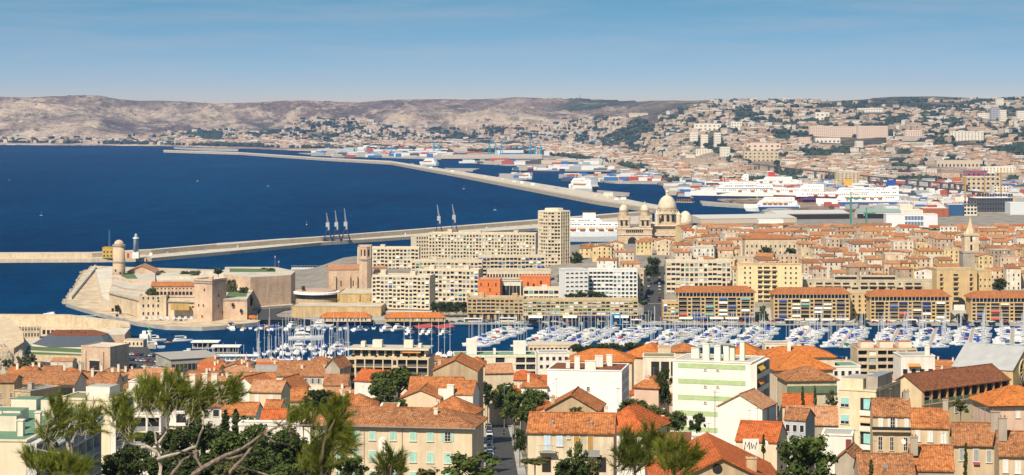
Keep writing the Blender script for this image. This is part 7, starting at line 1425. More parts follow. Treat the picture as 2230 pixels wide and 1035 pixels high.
for c in vis[:NI]:
    k, sd, j, x, y, kind, cov, sc = c; bx, by, rz = boatpose(c)
    boat(kind, cov, '%s with %s cover, %s from quay on %s side of %s jetty from left' % (kind, cov, ordn(j), 'left' if sd < 0 else 'right', ordn(k)), bx, by, rz, sc, 'boats moored along the marina jetties', rgb.uniform(.8, 1.25))
ob = MB()
for c in vis[NI:]:
    k, sd, j, x, y, kind, cov, sc = c; bx, by, rz = boatpose(c); ca_, sa_ = math.cos(rz) * sc, math.sin(rz) * sc
    for n, me in proto(kind, cov):
        i0 = len(ob.v); ob.v += [(bx + v.co.x * ca_ - v.co.y * sa_, by + v.co.x * sa_ + v.co.y * ca_, v.co.z * sc) for v in me.vertices]
        for p in me.polygons: ob.f.append(tuple(i0 + q for q in p.vertices)); ob.m.append(ob._mi(me.materials[p.material_index]))
if ob.v: tag(ob.obj('distant_boats'), kind='stuff')
# --- south marina: masts behind the townhouses
for i in range(62):
    row = i % 4; px = (548, 556, 552, 600)[row] + rgb.uniform(0, 15) + (i // 4) * (13.5 if row < 3 else 11); d = (1150, 1178, 1212, 1236)[row] + rgb.uniform(-4, 4); cov = rgb.choice(('blue', 'white', 'navy', 'white'))
    if px > 760 and d > 1200: d = 1170
    boat('sailboat', cov, 'sailboat with %s sail cover, %s of the %s of the south marina' % (cov, ordn(i // 4), ('front row', 'second row', 'third row', 'back row')[row]), X(px, d), d, PI / 2 + rgb.uniform(-.12, .12) + (PI if rgb.random() < .5 else 0), rgb.uniform(.85, 1.25), 'sailboats of the south marina', rgb.uniform(.9, 1.35))
for i, (px, d) in enumerate(((880, 1180), (894, 1190), (912, 1175), (955, 1200), (968, 1190), (980, 1205), (940, 1180))): boat('sailboat', 'white', 'tall-masted sailboat between waterfront apartments and stair box, %s from left' % ordn((0, 1, 2, 4, 5, 6, 3)[i]), X(px, d), d, PI / 2, 1.1, 'sailboats by the waterfront apartments', 1.3)
for lab, k, cv, px, py, rz, s in (('large white motor yacht crossing the harbour left of the waterfront apartments', 'yacht', 'white', 664, 741, 0.05, 1.15), ('white motor yacht moored below the large yacht', 'yacht', 'white', 658, 762, .25, .9), ('white cruiser with dark windows beside the waterfront apartments', 'yacht', 'navy', 742, 763, .5, .85), ('white tour boat moored at the quay under the square keep', 'tourboat', 'navy', 502, 718, PI / 2 + .3, .8), ('white harbour ferry leaving the car park mole', 'tourboat', 'white', 397, 744, .35, .62), ('white tour boat at the harbour light', 'tourboat', 'white', 336, 744, .3, .7), ('double-decked white boat below the harbour light', 'tourboat', 'white', 332, 759, .1, .72), ('dark brown motor launch near the harbour light', 'woodboat', 'beige', 367, 748, .3, .4), ('old brown wooden sailing ship at the quay by the curved road', 'woodboat', 'red', 586, 716, 1.2, .9), ('white fishing boat beside the wooden sailing ship', 'motorboat', 'blue', 604, 719, .9, 1.2), ('big dark-hulled yacht with grey superstructure at the north quay', 'yacht', 'navy', 640, 718, 1.0, .9), ('white yacht at the long cream quay house', 'yacht', 'white', 700, 713, 0, .8), ('bright blue-hulled boat at the quay by the cream quay house', 'tourboat', 'blue', 782, 721, .9, .6), ('white motor cruiser by the ochre quay house, left one', 'yacht', 'white', 846, 721, .85, .75), ('white motor cruiser by the ochre quay house, right one', 'yacht', 'white', 870, 720, .85, .75)):
    x, y = G(px, py, 0); boat(k, cv, lab, x, y, rz, s)
for i in range(22):
    px = 432 + i * 7.5 + rgb.uniform(-2, 2); d = (1140, 1158)[i % 2] - i * .8 + rgb.uniform(-2, 2); kd = 'sailboat' if i % 5 else 'motorboat'; cv = rgb.choice(('white', 'blue', 'white', 'beige'))
    boat(kd, cv, '%s with %s cover in the small basin behind the grey boat shed, %s from left' % (kd, cv, ordn(i)), X(px, d), d, PI / 2 + rgb.uniform(-.1, .1), rgb.uniform(.7, .95), 'boats behind the boat shed')
for i in range(26):
    px = 515 + i * 15 + rgb.uniform(-4, 4); x, y = G(px, 716 + (i % 2) * 3, 0); kd = rgb.choice(('sailboat', 'motorboat', 'sailboat')); cv = rgb.choice(('white', 'blue', 'navy', 'beige'))
    boat(kd, cv, '%s with %s cover along the quay between keep and red shelters, %s from left' % (kd, cv, ordn(i)), x, y, PI / 2 + rgb.uniform(-.3, .1), rgb.uniform(.7, 1.1), 'boats along the quay below the fort road')
rkm = stonem('rock', (0.50, 0.42, 0.32), (0.26, 0.22, 0.16), .5); bl = MB()
for (p0, y0), (p1, y1) in zip(((208, 578), (183, 592), (160, 630), (143, 660), (180, 672), (240, 688)), ((183, 592), (160, 630), (143, 660), (180, 672), (240, 688), (300, 702))):
    A_, B_ = G(p0, y0, 1), G(p1, y1, 1); n_ = int(math.dist(A_, B_) / 2.2)
    for i in range(n_):
        f = (i + rgb.random()) / n_; r = rgb.uniform(.7, 1.8); bl.lathe([(r * .5, -.8), (r, .2), (r * .7, r * .7 + .4)], 5, rkm, lerp(A_[0], B_[0], f) + rgb.uniform(-2, 1.5), lerp(A_[1], B_[1], f) + rgb.uniform(-2, 2), rgb.random() * 6)
tag(bl.obj('shore_rocks'), kind='stuff')
# small speedboat with its wake in the harbour mouth
x, y = G(108, 687, 0); boat('motorboat', 'white', 'small white speedboat with wake off the fort point', x, y, PI - .1, .9)
tag(MB().face([(x + 3, y - .8, .03), (x + 30, y - 7, .02), (x + 34, y - 3, .02), (x + 3, y + .8, .03)], plain('foam', (.55, .6, .64), .8)).obj('wake'), kind='stuff')
# red-roofed boats' shelters
for i, px in enumerate((918, 962)):
    x, y = G(px, 726, 0); t = thing('boat_shelter', 'red pitched boat shelter over white launches, %s one' % ('left' if i == 0 else 'right'), 'shelter', (x, y, 0), -.55, 'red boat shelters'); r_ = MB(); RD = plain('canvas_red', (0.42, 0.08, 0.06), .8)
    slab_poly(r_, [(-4, -9, 3.6), (0, -9, 5.4), (0, 9, 5.4), (-4, 9, 3.6)][::-1], RD, .12); slab_poly(r_, [(4, -9, 3.6), (4, 9, 3.6), (0, 9, 5.4), (0, -9, 5.4)][::-1], RD, .12); r_.obj('roof', t)
    for sx in (-3.6, 3.6):
        for sy in (-8, 0, 8): put('post', boxmesh('post', -.12, .12, -.12, .12, -.5, 3.7, ALU), t, (sx, sy, 0))
    for j, dx in enumerate((-22, 8)): xx, yy = G(px + dx, 728, 0); boat('yacht', 'white', 'white launch moored %s the %s red boat shelter' % (('left of', 'under')[j], ('left', 'right')[i]), xx, yy, PI / 2 - .6, .62)
# --- north quay traffic
cc = ['white', 'silver', 'grey', 'black', 'dark blue', 'red', 'white', 'beige']; ks = {}
ql = []
for i in range(74):
    px = 985 + i * 17 + rgb.uniform(-4, 4); d = 1362 + (i % 2) * 5
    c = rgb.choice(cc); ref = min(((1080, 'ochre corner block'), (1264, 'long low quay block'), (1560, 'first sandstone block'), (1767, 'second sandstone block'), (1981, 'third sandstone block'), (2180, 'last sandstone block')), key=lambda q: abs(q[0] - px)); ks.setdefault((c, ref[1], i % 2), []).append((px, d))
for (c, rf, l), v in ks.items():
    for j, (px, d) in enumerate(v): car('%s%s north quay car, %s, before the %s' % ((ordn(j) + ' ') if len(v) > 1 else '', c, 'roadside' if l else 'waterside', rf), X(px, d), d, 2.5, rgb.choice((0, PI)) + rgb.uniform(-.1, .1), c, 'cars along the north quay', False, 1.0)
for i in range(52):
    r_, q_ = divmod(i, 13); px = 268 + q_ * 10.5 + rgb.uniform(-2, 2) + r_ * 4; d = 1182 - r_ * 27 - q_ * 1.5; c = rgb.choice(cc)
    car('%s parked car, %s in the %s row of the harbour car park' % (c, ordn(q_), ('far', 'second', 'third', 'near')[r_]), X(px, d), d, 2.78 + (0 if d > 1061 else 0), rgb.choice((.5, .6)) , c, 'cars in the harbour car park', False, 1.05)
for i in range(16):
    d = 1440 + (i // 2) * 13; px = (1412 if i % 2 else 1436); c = rgb.choice(cc); car('%s car on the %s side of the street ramp, %s from the bottom' % (c, 'left' if i % 2 else 'right', ordn(i // 2)), X(px, d), d, nz(X(px, d), d) + .4, PI / 2, c, 'cars on the street ramp', False)
def bus(label, px, d, z, rz, body, stripe):
    t = thing('bus', label, 'bus', (X(px, d), d, z), rz); MB().box(-5.6, 5.6, -1.25, 1.25, .4, 3.1, body).obj('body', t); MB().box(-5.3, 5.3, -1.28, 1.28, 1.5, 2.6, GLASS).obj('window', t); MB().box(-5.61, 5.61, -1.27, 1.27, .5, .9, stripe).obj('stripe', t)
    for x in (-3.4, 3.4):
        for y in (-1.1, 1.1): o = put('wheel', car_parts('white')[2], t, (x, y, .45)); o.rotation_euler = (PI / 2, 0, 0); o.scale = (1.5, 1.5, 1.5)
bus('white city bus with yellow stripe by the ochre corner block', 1106, 1366, 2.5, 0, WHITE, plain('bus_yellow', (.7, .5, .05))); bus('white van-like bus left of the long quay block', 1030, 1363, 2.5, 0, WHITE, CV['blue'])
h = thing('boat_hoist', 'bright blue boat hoist frame at the quay end of the street ramp', 'hoist', (X(1342, 1350), 1350, 2.5)); BLU = plain('hoist_blue', (0.03, 0.25, 0.55), .5)
for sx in (-2.4, 2.4):
    for sy in (-2, 2): put('leg', boxmesh('hoist_leg', -.3, .3, -.3, .3, 0, 6, BLU), h, (sx, sy, 0))
MB().box(-2.9, 2.9, -2.4, -1.6, 6.01, 6.8, BLU).box(-2.9, 2.9, 1.6, 2.4, 6.01, 6.8, BLU).obj('beam', h)
for i, (px, c) in enumerate(((1160, 'navy'), (1385, 'white'), (1720, 'white'), (1830, 'white'), (1985, 'white'), (2095, 'navy'))):
    t = thing('quay_kiosk', '%s-roofed kiosk on the north quay, %s from left' % (c, ordn(i)), 'kiosk', (X(px, 1357), 1357, 2.5), 0, 'quay kiosks'); MB().box(-2.6, 2.6, -1.4, 1.4, 0, 2.4, GLASS).obj('cabin', t); MB().box(-3.2, 3.2, -2, 2, 2.41, 2.8, awncol(c)).obj('roof', t)
for i, px in enumerate((1420, 1652, 1668, 1870, 1880, 2088, 2102)): tree('small quay tree in the gaps between the sandstone blocks, %s from left' % ordn(i), px, 1366, 682, 700, 16, 'round', LF_D, group='quay trees', foot=3)
# curved road under the bastion
cr_ = MB(); pts = [(568, 1378), (556, 1400), (562, 1440), (590, 1480), (640, 1505)]; pin = [(690, 1378), (605, 1400), (600, 1420), (620, 1445), (660, 1462)]
for i in range(4): cr_.face([(X(*pts[i]), pts[i][1], nz(X(*pts[i]), pts[i][1]) + .5), (X(*pin[i]), pin[i][1], nz(X(*pin[i]), pin[i][1]) + .5), (X(*pin[i + 1]), pin[i + 1][1], nz(X(*pin[i + 1]), pin[i + 1][1]) + .5), (X(*pts[i + 1]), pts[i + 1][1], nz(X(*pts[i + 1]), pts[i + 1][1]) + .5)], ASPH)
tag(cr_.obj('curved_road'), kind='structure')
t = thing('vehicle_truck', 'orange works truck parked on the curved quay road', 'truck', (X(551, 1385), 1385, 2.6), .3); OR_ = plain('truck_orange', (.65, .2, .03), .5); MB().box(-2.6, 1, -1.1, 1.1, .8, 2.6, OR_).obj('body', t); MB().box(1.1, 2.6, -1.05, 1.05, .7, 2.3, OR_).box(1.7, 2.63, -1.0, 1.0, 1.4, 2.1, GLASS).obj('cab', t)
for x in (-1.7, 1.8):
    for y_ in (-1, 1): o = put('wheel', car_parts('white')[2], t, (x, y_, .42)); o.rotation_euler = (PI / 2, 0, 0); o.scale = (1.4, 1.4, 1.4)
# ================================================================ breakwaters, port, ships, far city
BK = stonem('breakwater_stone', (0.64, 0.52, 0.37), (0.54, 0.43, 0.30), .05); RKS = stonem('breakwater_rubble', (0.58, 0.48, 0.36), (0.34, 0.28, 0.21), .3)
def strip(near, far, z0, z1, m, top=None):
    """quay strip between photo-row tables near/far [(px,py)] read on the level z1"""
    mb = MB(); A = [G(px, py, z1) for px, py in near]; Bq = [G(px, py, z1) for px, py in far]; t = top or m
    for i in range(len(A) - 1):
        mb.face([(*A[i], z1), (*A[i + 1], z1), (*Bq[i + 1], z1), (*Bq[i], z1)], t); mb.face([(*A[i], z0), (*A[i + 1], z0), (*A[i + 1], z1), (*A[i], z1)], m); mb.face([(*Bq[i + 1], z0), (*Bq[i], z0), (*Bq[i], z1), (*Bq[i + 1], z1)], m)
    for P_, Q_ in ((A[0], Bq[0]), (Bq[-1], A[-1])): mb.face([(*Q_, z0), (*P_, z0), (*P_, z1), (*Q_, z1)], m)
    return mb
bw = thing('breakwater', 'long stone breakwater crossing the sea behind the fort', 'breakwater', (0, 0, 0))
strip([(-120, 565.5), (200, 564), (330, 562), (500, 547), (700, 528), (900, 514.5), (1165, 497), (1345, 489), (1420, 486)], [(-120, 556.5), (200, 556), (330, 548), (500, 534), (700, 519.5), (900, 503.5), (1165, 484), (1345, 470), (1420, 466)], -2, 3.2, BK, PAVE).obj('deck', bw)
strip([(-120, 552.5), (200, 551.5), (330, 544.5), (500, 530), (700, 516.5), (900, 501), (1165, 480.5), (1345, 466), (1420, 461)], [(-120, 550), (200, 549), (330, 542.5), (500, 528), (700, 514.5), (900, 499), (1165, 478), (1345, 463.5), (1420, 459)], -2, 7.6, BK, PAVE).obj('parapet_wall', bw)
MB().prism([G(198, 563.5, 3.4), G(318, 562, 3.4), G(318, 548, 3.4), G(204, 549, 3.4)], -2, 3.6, BK, PAVE).obj('pier_head', bw)
b = building('pilot_house', 'yellow two-storey pilot station on the breakwater head', 223, 246, 1950, 540, 3.7, 9, 0, wall((0.62, 0.40, 0.06)), 'flat', CONC, par=.5); winrow(b, 0, 3, 2, 1.4, 1.8, 1.2, 3.6)
b = building('breakwater_house', 'low pale house with red door beside the white lighthouse', 246, 292, 1955, 549, 3.7, 8, 0, BK, 'flat', PAVE, par=.4); put('door', boxmesh('door', -1.1, 1.1, -.1, .05, 0, 4.2, plain('door_red', (0.50, 0.04, 0.03))), b.t, (b.w * .72, 0, 0))
k_ = 1955 / F; lz = lambda py: Z(py, 1950) - 3.6
lh = thing('lighthouse', 'white round lighthouse with grey lantern on the breakwater head', 'lighthouse', (X(296, 1950), 1950, 3.6)); MB().box(-7 * k_, 7 * k_, -2.5, 2.5, 0, lz(549), WHITE).obj('base', lh)
MB().lathe([(6.2 * k_, lz(549)), (5.2 * k_, lz(521)), (6.6 * k_, lz(520)), (6.6 * k_, lz(517.5))], 16, WHITE).obj('shaft', lh, True); MB().lathe([(3.2 * k_, lz(517.4)), (3.2 * k_, lz(513)), (3.6 * k_, lz(512.6)), (.2, lz(508.5))], 10, plain('lantern_grey', (.35, .42, .40))).obj('lantern', lh)
t = thing('lattice_mast', 'thin blue-grey signal mast behind the pilot station', 'mast', (X(238, 1960), 1960, 3.6)); q = MB(); H_ = lz(503)
for a in (0, 2.1, 4.2): q.tube([(.9 * math.cos(a), .9 * math.sin(a), 0), (.5 * math.cos(a), .5 * math.sin(a), H_)], .16, plain('mast_blue', (.10, .22, .34)), 4)
for i in range(9): z0 = H_ * i / 9; q.tube([(.8, 0, z0), (-.4, .7, z0 + H_ / 18), (-.4, -.7, z0 + H_ / 9)], .1, plain('mast_blue', (.10, .22, .34)), 3)
q.obj('lattice', t)
rgp = random.Random(9)
for i in range(26):
    px = 330 + i * 39 + rgp.uniform(-12, 12); py = pl([(330, 559), (500, 543), (700, 525), (900, 511), (1165, 494), (1345, 486)], px) - rgp.uniform(1, 6); x, y = G(px, py, 3.2)
    if any(abs(px - c) < 14 for c in (712, 732, 752, 955, 988)): continue
    tag(MB().box(-1.2 - rgp.random(), 1.2, -1, 1, 0, rgp.uniform(1.2, 2.4), rgp.choice((WHITE, CONC, METAL))).obj('dock_hut'), 'small pale hut or crate on the breakwater deck, %s from left' % ordn(i), 'hut', 'huts on the breakwater').location = (x, y, 3.21)
tag(MB().prism([G(472, 541, 4), G(625, 529, 4), G(625, 526, 4), G(472, 537, 4)], 3.3, 7.2, BK, WHITE).obj('breakwater_shed'), 'long low white-roofed shed on the breakwater', 'shed')
# quay cranes on the breakwater
CRB = plain('crane_navy', (0.035, 0.05, 0.12), .6, .2); CRG = plain('crane_grey', (0.42, 0.42, 0.42), .6, .2)
def crane(label, px, d, ybase, ycab, ytip, lean, group, b=CRB, c=CRG, s=1.0):
    th = 2.6 if d > 4000 else 1.0
    t = thing('quay_crane', label, 'crane', (X(px, d), d, 3.2), 0, group); u = d / F; hc = (ybase - ycab) * u; ht = (ybase - ytip) * u
    for sx in (-1, 1):
        for sy in (-1, 1): MB().tube([(sx * 4.4, sy * 3, 0), (sx * 1.5, sy * 1.4, hc * .55)], [.55 * th, .4 * th], b, 5).obj('leg', t)
    MB().box(-4.6, 4.6, -3.2, 3.2, hc * .12, hc * .16, b).box(-2.2, 2.2, -2, 2, hc * .54, hc * .6, b).obj('portal', t)
    MB().lathe([(1.2 * th, hc * .6), (1.0 * th, hc * .85)], 8, b).obj('pivot', t); MB().box(-2.0, 1.6, -1.4, 1.4, hc * .78, hc * 1.02, c).box(.2, 1.7, -1.5, -.6, hc * .62, hc * .78, c).obj('cab', t)
    j = MB()
    for o_ in (-.6, .6): j.tube([(o_, 0, hc), (o_ * .3 + lean * u, -1, ht)], [.32 * th, .16 * th], c, 4)
    for i in range(8): f0, f1 = i / 8, (i + 1) / 8; j.tube([(lerp(-.6, -.2 + lean * u, f0), -f0, lerp(hc, ht, f0)), (lerp(.6, .2 + lean * u, f1), -f1, lerp(hc, ht, f1))], .12, c, 3)
    j.obj('jib', t); MB().tube([(lean * u, -1, ht), (lean * u, -1.2, hc * .9)], .08, DARK, 3).obj('cable', t); return t
for i, px in enumerate((714, 733, 753)): crane('navy and grey jib crane on the breakwater, %s of the group of three' % ('left', 'middle', 'right')[i], px, 2215 + 6 * i, 524 - i, 484 - i, 462 - 5 * i, -3, 'breakwater cranes')
for i, px in enumerate((956, 989)): crane('navy and grey jib crane on the breakwater, %s of the pair by the octagonal tower' % ('left', 'right')[i], px, 2330 + 20 * i, 506 - 3 * i, 466 - 3 * i, 440 - i, -4, 'breakwater cranes')
# outer breakwater, receding to the horizon
b2 = thing('breakwater', 'outer breakwater receding from the cathedral towards the far shore', 'breakwater', (0, 0, 0))
nb = [(356, 328.6), (520, 333.5), (700, 345.5), (850, 354), (1000, 381), (1150, 409.5), (1300, 438), (1400, 452), (1460, 461)]; fb = [(356, 326.6), (520, 331.5), (700, 343.2), (850, 350.5), (1000, 373), (1150, 396), (1300, 420), (1400, 441), (1460, 451)]
strip(nb, fb, -2, 3.4, RKS, PAVE).obj('deck', b2)
strip([(p, y - .2 * (y - 326) / 60) for p, y in nb], [(p, lerp(y, fb[i][1], .22)) for i, (p, y) in enumerate(nb)], -2, 5.8, RKS, RKS).obj('armour_wall', b2)
for i in range(20):
    px = 880 + i * 26 + rgp.uniform(-8, 8); py = (pl(nb, px) + pl(fb, px)) / 2 - 1; x, y = G(px, py, 3.4); s = y / 2500
    tag(MB().box(-2.5 - 2 * rgp.random(), 3, -2, 2, 0, rgp.uniform(1.5, 4), rgp.choice((WHITE, CONC, BK))).obj('dock_hut'), 'small pale shed on the outer breakwater, %s from its far end' % ordn(i), 'shed', 'sheds on the outer breakwater').location = (x, y, 3.41)
# piers and flats of the port
DOCK = plain('dock_paving', (0.33, 0.30, 0.26), .9, .1, 0, .3, .02)
def pier(name, pts, z=2.8): return tag(MB().prism([G(px, py, z) for px, py in pts], -2, z, CONC, DOCK).obj(name), kind='structure')
pier('pier', [(378, 321), (520, 324), (518, 328), (450, 327), (380, 323)]); pier('pier', [(650, 333), (1010, 338), (1010, 344), (960, 346), (700, 338)])
pier('pier', [(1010, 350), (1320, 354), (1320, 360), (1100, 359), (1015, 353)]); pier('pier', [(1115, 366), (1340, 366), (1340, 371), (1180, 371), (1115, 368)])
pier('pier', [(1085, 383), (1150, 383), (1148, 389), (1085, 389)]); pier('pier', [(1225, 382), (1480, 392), (1480, 399), (1340, 397), (1225, 387)]); pier('pier', [(1300, 414), (1372, 420), (1370, 424), (1300, 424)])
pier('pier', [(1330, 372), (1540, 384), (1560, 410), (1480, 412), (1420, 392), (1340, 378)]); pier('pier', [(1524, 437), (1640, 446), (1640, 451), (1530, 444)]); pier('pier', [(1455, 396), (1560, 412), (1555, 432), (1500, 427), (1462, 404)])
pier('pier', [(968, 366), (1045, 367), (1030, 371), (975, 370)])
BPR = plain('crane_blue', (0.02, 0.27, 0.50), .6, .2)
def shed(label, p0, p1, py, hpx, dep, wm, rm=None, name='port_shed', doors=0, z=2.8, rot=0, cat='warehouse', roof='flat', rh=3):
    d = D(py, z); b = building(name, label, p0, p1, d, HY + (CH - z - hpx / F * d) * F / d, z, dep, rot, wm, roof, rm or WHITE, rh, .4, cat=cat, par=.0)
    for i in range(doors): put('door', boxmesh('shed_door', -3, 3, -.2, .1, 0, 6, DARK), b.t, (b.w * (i + .5) / doors, 0, 0))
    return b
GW = plain('shed_grey_white', (0.60, 0.61, 0.62), .8); GB = plain('shed_pale_blue', (0.40, 0.48, 0.54), .8); TN = plain('shed_tan', (0.52, 0.43, 0.33), .9)
for a in (('pale blue shed on the farthest long pier', 690, 770, 334, 9, 60, GB), ('white shed strip on the far container pier', 755, 830, 327, 5, 60, GW), ('long white warehouse in front of the container cranes, left', 1078, 1140, 337, 9, 60, GW), ('long white warehouse right of the container cranes', 1185, 1350, 340, 10, 70, GW), ('low grey warehouse on the second pier, left', 960, 1180, 346, 8, 50, TN), ('long dark-roofed transit shed', 1128, 1318, 357, 8, 40, TN, plain('roof_dark', (.12, .11, .12), .9)), ('low shed with pale roof on the middle pier', 1126, 1330, 367, 5, 30, GW, plain('roof_dark', (.12, .11, .12), .9)), ('small white shed on the cross pier', 1090, 1148, 386, 7, 20, OFFW), ('white cube shed beside the red container stack', 1343, 1374, 391, 10, 22, GW), ('white sheds by the container yard', 1400, 1500, 378, 8, 40, GW), ('pale long shed above the ferries', 1480, 1560, 398, 10, 40, GW), ('small white block at the root of the outer breakwater', 1315, 1335, 428, 8, 12, OFFW), ('white hut left of the cathedral dome on the breakwater root', 1352, 1364, 436, 6, 8, OFFW)): shed(*a, doors=0)
for i, (px, py, c, n) in enumerate(((1378, 393, 'red', 9), (1352, 386, 'blue', 6), (1440, 386, 'blue', 8), (1455, 394, 'red', 7), (1410, 388, 'white', 8), (950, 334, 'red', 9), (1020, 334, 'red', 10), (1120, 337, 'blue', 8), (1050, 331, 'blue', 8), (1510, 404, 'red', 6), (1528, 412, 'blue', 6))):
    d = D(py, 2.8); t = thing('container_stack', '%s shipping container stack on the port flats, %s' % (c, ('left of red pier', 'by the white cube shed', 'above the ferries bow', 'right of the port basin', 'near the white sheds', 'far left of the blue cranes', 'between the blue cranes', 'right of the blue cranes', 'behind the blue cranes', 'behind the white ferry', 'lowest by the white ferry')[i]), 'containers', (X(px, d), d, 2.8), 0, 'container stacks')
    cm = plain('container_' + c, {'red': (.42, .06, .04), 'blue': (.03, .12, .35), 'white': (.6, .6, .6)}[c], .6)
    for j in range(n):
        for k in range(2): put('container', boxmesh('container', -6, 6, -1.3, 1.3, 0, 2.6, cm), t, ((j - n / 2) * 12.3 * .8, rgp.uniform(-.3, .3), k * 2.61))
for i, (px, py, top, lean) in enumerate(((945, 336, 294, -8), (957, 336, 300, 6), (1066, 338, 296, 8), (1080, 339, 300, -8), (1092, 338, 292, 10), (1155, 341, 292, -2), (1165, 342, 306, 8), (1178, 341, 304, -6), (1312, 368, 346, 3), (1338, 352, 338, 3), (830, 334, 318, 2))):
    d = D(py, 2.8); crane('blue port crane far across the water, %s from left' % ordn((1, 2, 3, 4, 5, 6, 7, 8, 9, 10, 0)[i]), px, d, py, lerp(py, top, .55), top, lean, 'blue port cranes', BPR, BPR)
# ---------------------------------------------------------------- ships
FERY = plain('funnel_yellow', (0.65, 0.38, 0.06), .5); FERR = plain('funnel_red', (0.50, 0.05, 0.04), .5); SHD = plain('ship_dark_red', (0.16, 0.03, 0.04), .5)
def ship(label, px0, px1, py, bowleft, hull_m, tiers_, funnel=None, fun_x=.3, ry=0.0, W=24, hh=9, band=None, name='ferry', cat='ship', stripe=None):
    tiers = [(a, b_, c * 1.3) for a, b_, c in tiers_]; hh *= 1.25; global SL; d = D(py, 0); L = (px1 - px0) / F * d / max(.3, math.cos(ry)); xc = X((px0 + px1) / 2, d)
    SL = L; t = thing(name, label, cat, (xc, d + W / 2, 0), (PI if bowleft else 0) + ry)
    hull(L, W, hh, hull_m, WHITE, -1, .35, band).obj('hull', t); z = hh
    for i, (a, b_, h_) in enumerate(tiers):
        mb = MB(); wedge(mb, L * (a - .5), L * (b_ - .5), W * .46 - i * .6, W * .4 - i * .6, z + .003, z + h_, h_ * .8, .2, WHITE); dk = mb.obj('deck_house', t)
        mb = MB(); x0, x1 = L * (a - .5) + 3, L * (b_ - .5) - h_ * .9 - 3; n = max(3, int((x1 - x0) / 3.2))
        for s in (-1, 1):
            for j in range(n):
                if (j * 7 + i) % 5 == 0: continue
                xx = lerp(x0, x1, (j + .5) / n); yy = s * (lerp(W * .46, W * .4, (xx / L + .5 - a) / (b_ - a)) - i * .6) * (1 - .14 * .5); mb.box(xx - 1.1, xx + 1.1, min(yy, yy + s * .25), max(yy, yy + s * .25), z + h_ * .48, z + h_ * .66, GLASS)
        tag(mb.obj('window_rows', dk), kind='stuff'); z += h_
    if stripe: MB().box(-L * .48, L * .3, -W * .505, W * .505, hh * .62, hh * .75, stripe).obj('stripe', t)
    for s in (-1, 1):
        for j in range(5): put('lifeboat', cached('lifeboat', lambda: MB().lathe([(.1, -3.4), (1.1, -2.4), (1.3, 0), (1.1, 2.4), (.1, 3.4)], 8, plain('lifeboat_orange', (.55, .2, .05))).mesh('lifeboat')), t, (L * (-.22 + .1 * j), s * W * .47, hh + 2.6)).rotation_euler = (0, PI / 2, 0)
    if funnel: MB().prism([(L * (fun_x - .5) - 5, -3.5), (L * (fun_x - .5) + 4, -3.5), (L * (fun_x - .5) + 6, 0), (L * (fun_x - .5) + 4, 3.5), (L * (fun_x - .5) - 5, 3.5)], z - 2, z + 8, funnel, DARK).obj('funnel', t)
    MB().tube([(L * .3, 0, z - 1), (L * .3, 0, z + 9)], [.4, .15], WHITE, 5).tube([(L * .3, -3, z + 6), (L * .3, 3, z + 6)], .15, WHITE, 4).obj('mast', t)
    return t
ship('white ferry with sloping white funnel moored behind the cathedral', 1190, 1395, 527, False, WHITE, [(.06, .9, 4), (.1, .86, 3.4), (.14, .6, 3.2)], None, .4, 0, 20, 8.5)
t = [o for o in COL.objects if o.name == 'ferry'][0]
MB().prism([(-11, -4.5), (2.5, -4.5), (2.5, 4.5), (-11, 4.5)], 24, 31, WHITE).prism([(-12, -5), (4, -5), (4, 5), (-12, 5)], 31.01, 32.6, DARK).obj('funnel', t)
ship('white high-sided ferry seen from astern beside the outer breakwater', 1243, 1296, 417, True, WHITE, [(.04, .9, 4), (.05, .86, 3), (.3, .8, 2.4)], None, .2, -.75, 22, 8)
t = [o for o in COL.objects if o.name.startswith('ferry')][-1]
put('stern_door', boxmesh('stern_door', -.3, .1, -8, 8, 1.5, 8, DARK), t, (-SL / 2 - .2, 0, 0))
ship('grey-white vessel moored far along the outer breakwater', 915, 953, 361, True, WHITE, [(.1, .8, 4), (.15, .7, 3)], None, .3, -.6, 16, 7); ship('small white ship on the cross pier basin', 1126, 1160, 391, True, GW, [(.1, .6, 3), (.15, .5, 2.4)], None, .3, -.4, 12, 5)
ship('big white ferry with long bow, front of the ferry terminal', 1521, 1800, 437, True, WHITE, [(.02, .86, 5), (.42, .84, 4), (.55, .8, 3.4)], WHITE, .3, .03, 26, 10, BN)
ship('white ferry with red funnel and navy hull behind the big white ferry', 1545, 1760, 413, True, WHITE, [(.1, .52, 4.5), (.16, .44, 4)], FERR, .36, .02, 26, 9, BN); ship('dark red and navy cargo ship bow behind the ferries', 1545, 1640, 406, True, SHD, [(.1, .3, 5), (.1, .25, 4)], None, .2, 0, 20, 8, BN)
ship('white ferry with yellow funnel in the middle of the terminal', 1700, 1935, 447, True, SHD, [(.03, .86, 5), (.05, .46, 4.6), (.6, .8, 4)], FERY, .36, .03, 28, 10, None, stripe=CV['blue']); ship('small white ferry nearest the warehouses', 1628, 1742, 461, True, WHITE, [(.05, .8, 4.5), (.1, .7, 3.6)], None, .3, .04, 22, 7, None, stripe=CV['blue'])
ship('white ferry with tall blue-striped stern at the right of the terminal', 1790, 1965, 455, True, WHITE, [(.04, .8, 5), (.04, .4, 5), (.04, .2, 5)], CV['blue'], .12, .02, 26, 10, None, stripe=CV['blue'])
x, y = G(1492, 441, 0); fd = thing('floating_dock', 'rusty brown floating dock beside the cathedral dome', 'dock', (x, y, 0), -.35); MB().box(-14, 14, -8, 8, -.5, 1.2, CONC).obj('deck', fd); RUST = plain('rust_panel', (.28, .13, .07), .9)
for i in range(7): put('rib', boxmesh('dock_rib', -.8, .8, -7, 7, 1.2, 5, RUST), fd, (-10 + i * 3.4, 0, 0))
x, y = G(1230, 382, 0); lb = thing('lift_bridge', 'navy steel swing bridge between two port piers', 'bridge', (X(1190, y), y, 0)); 
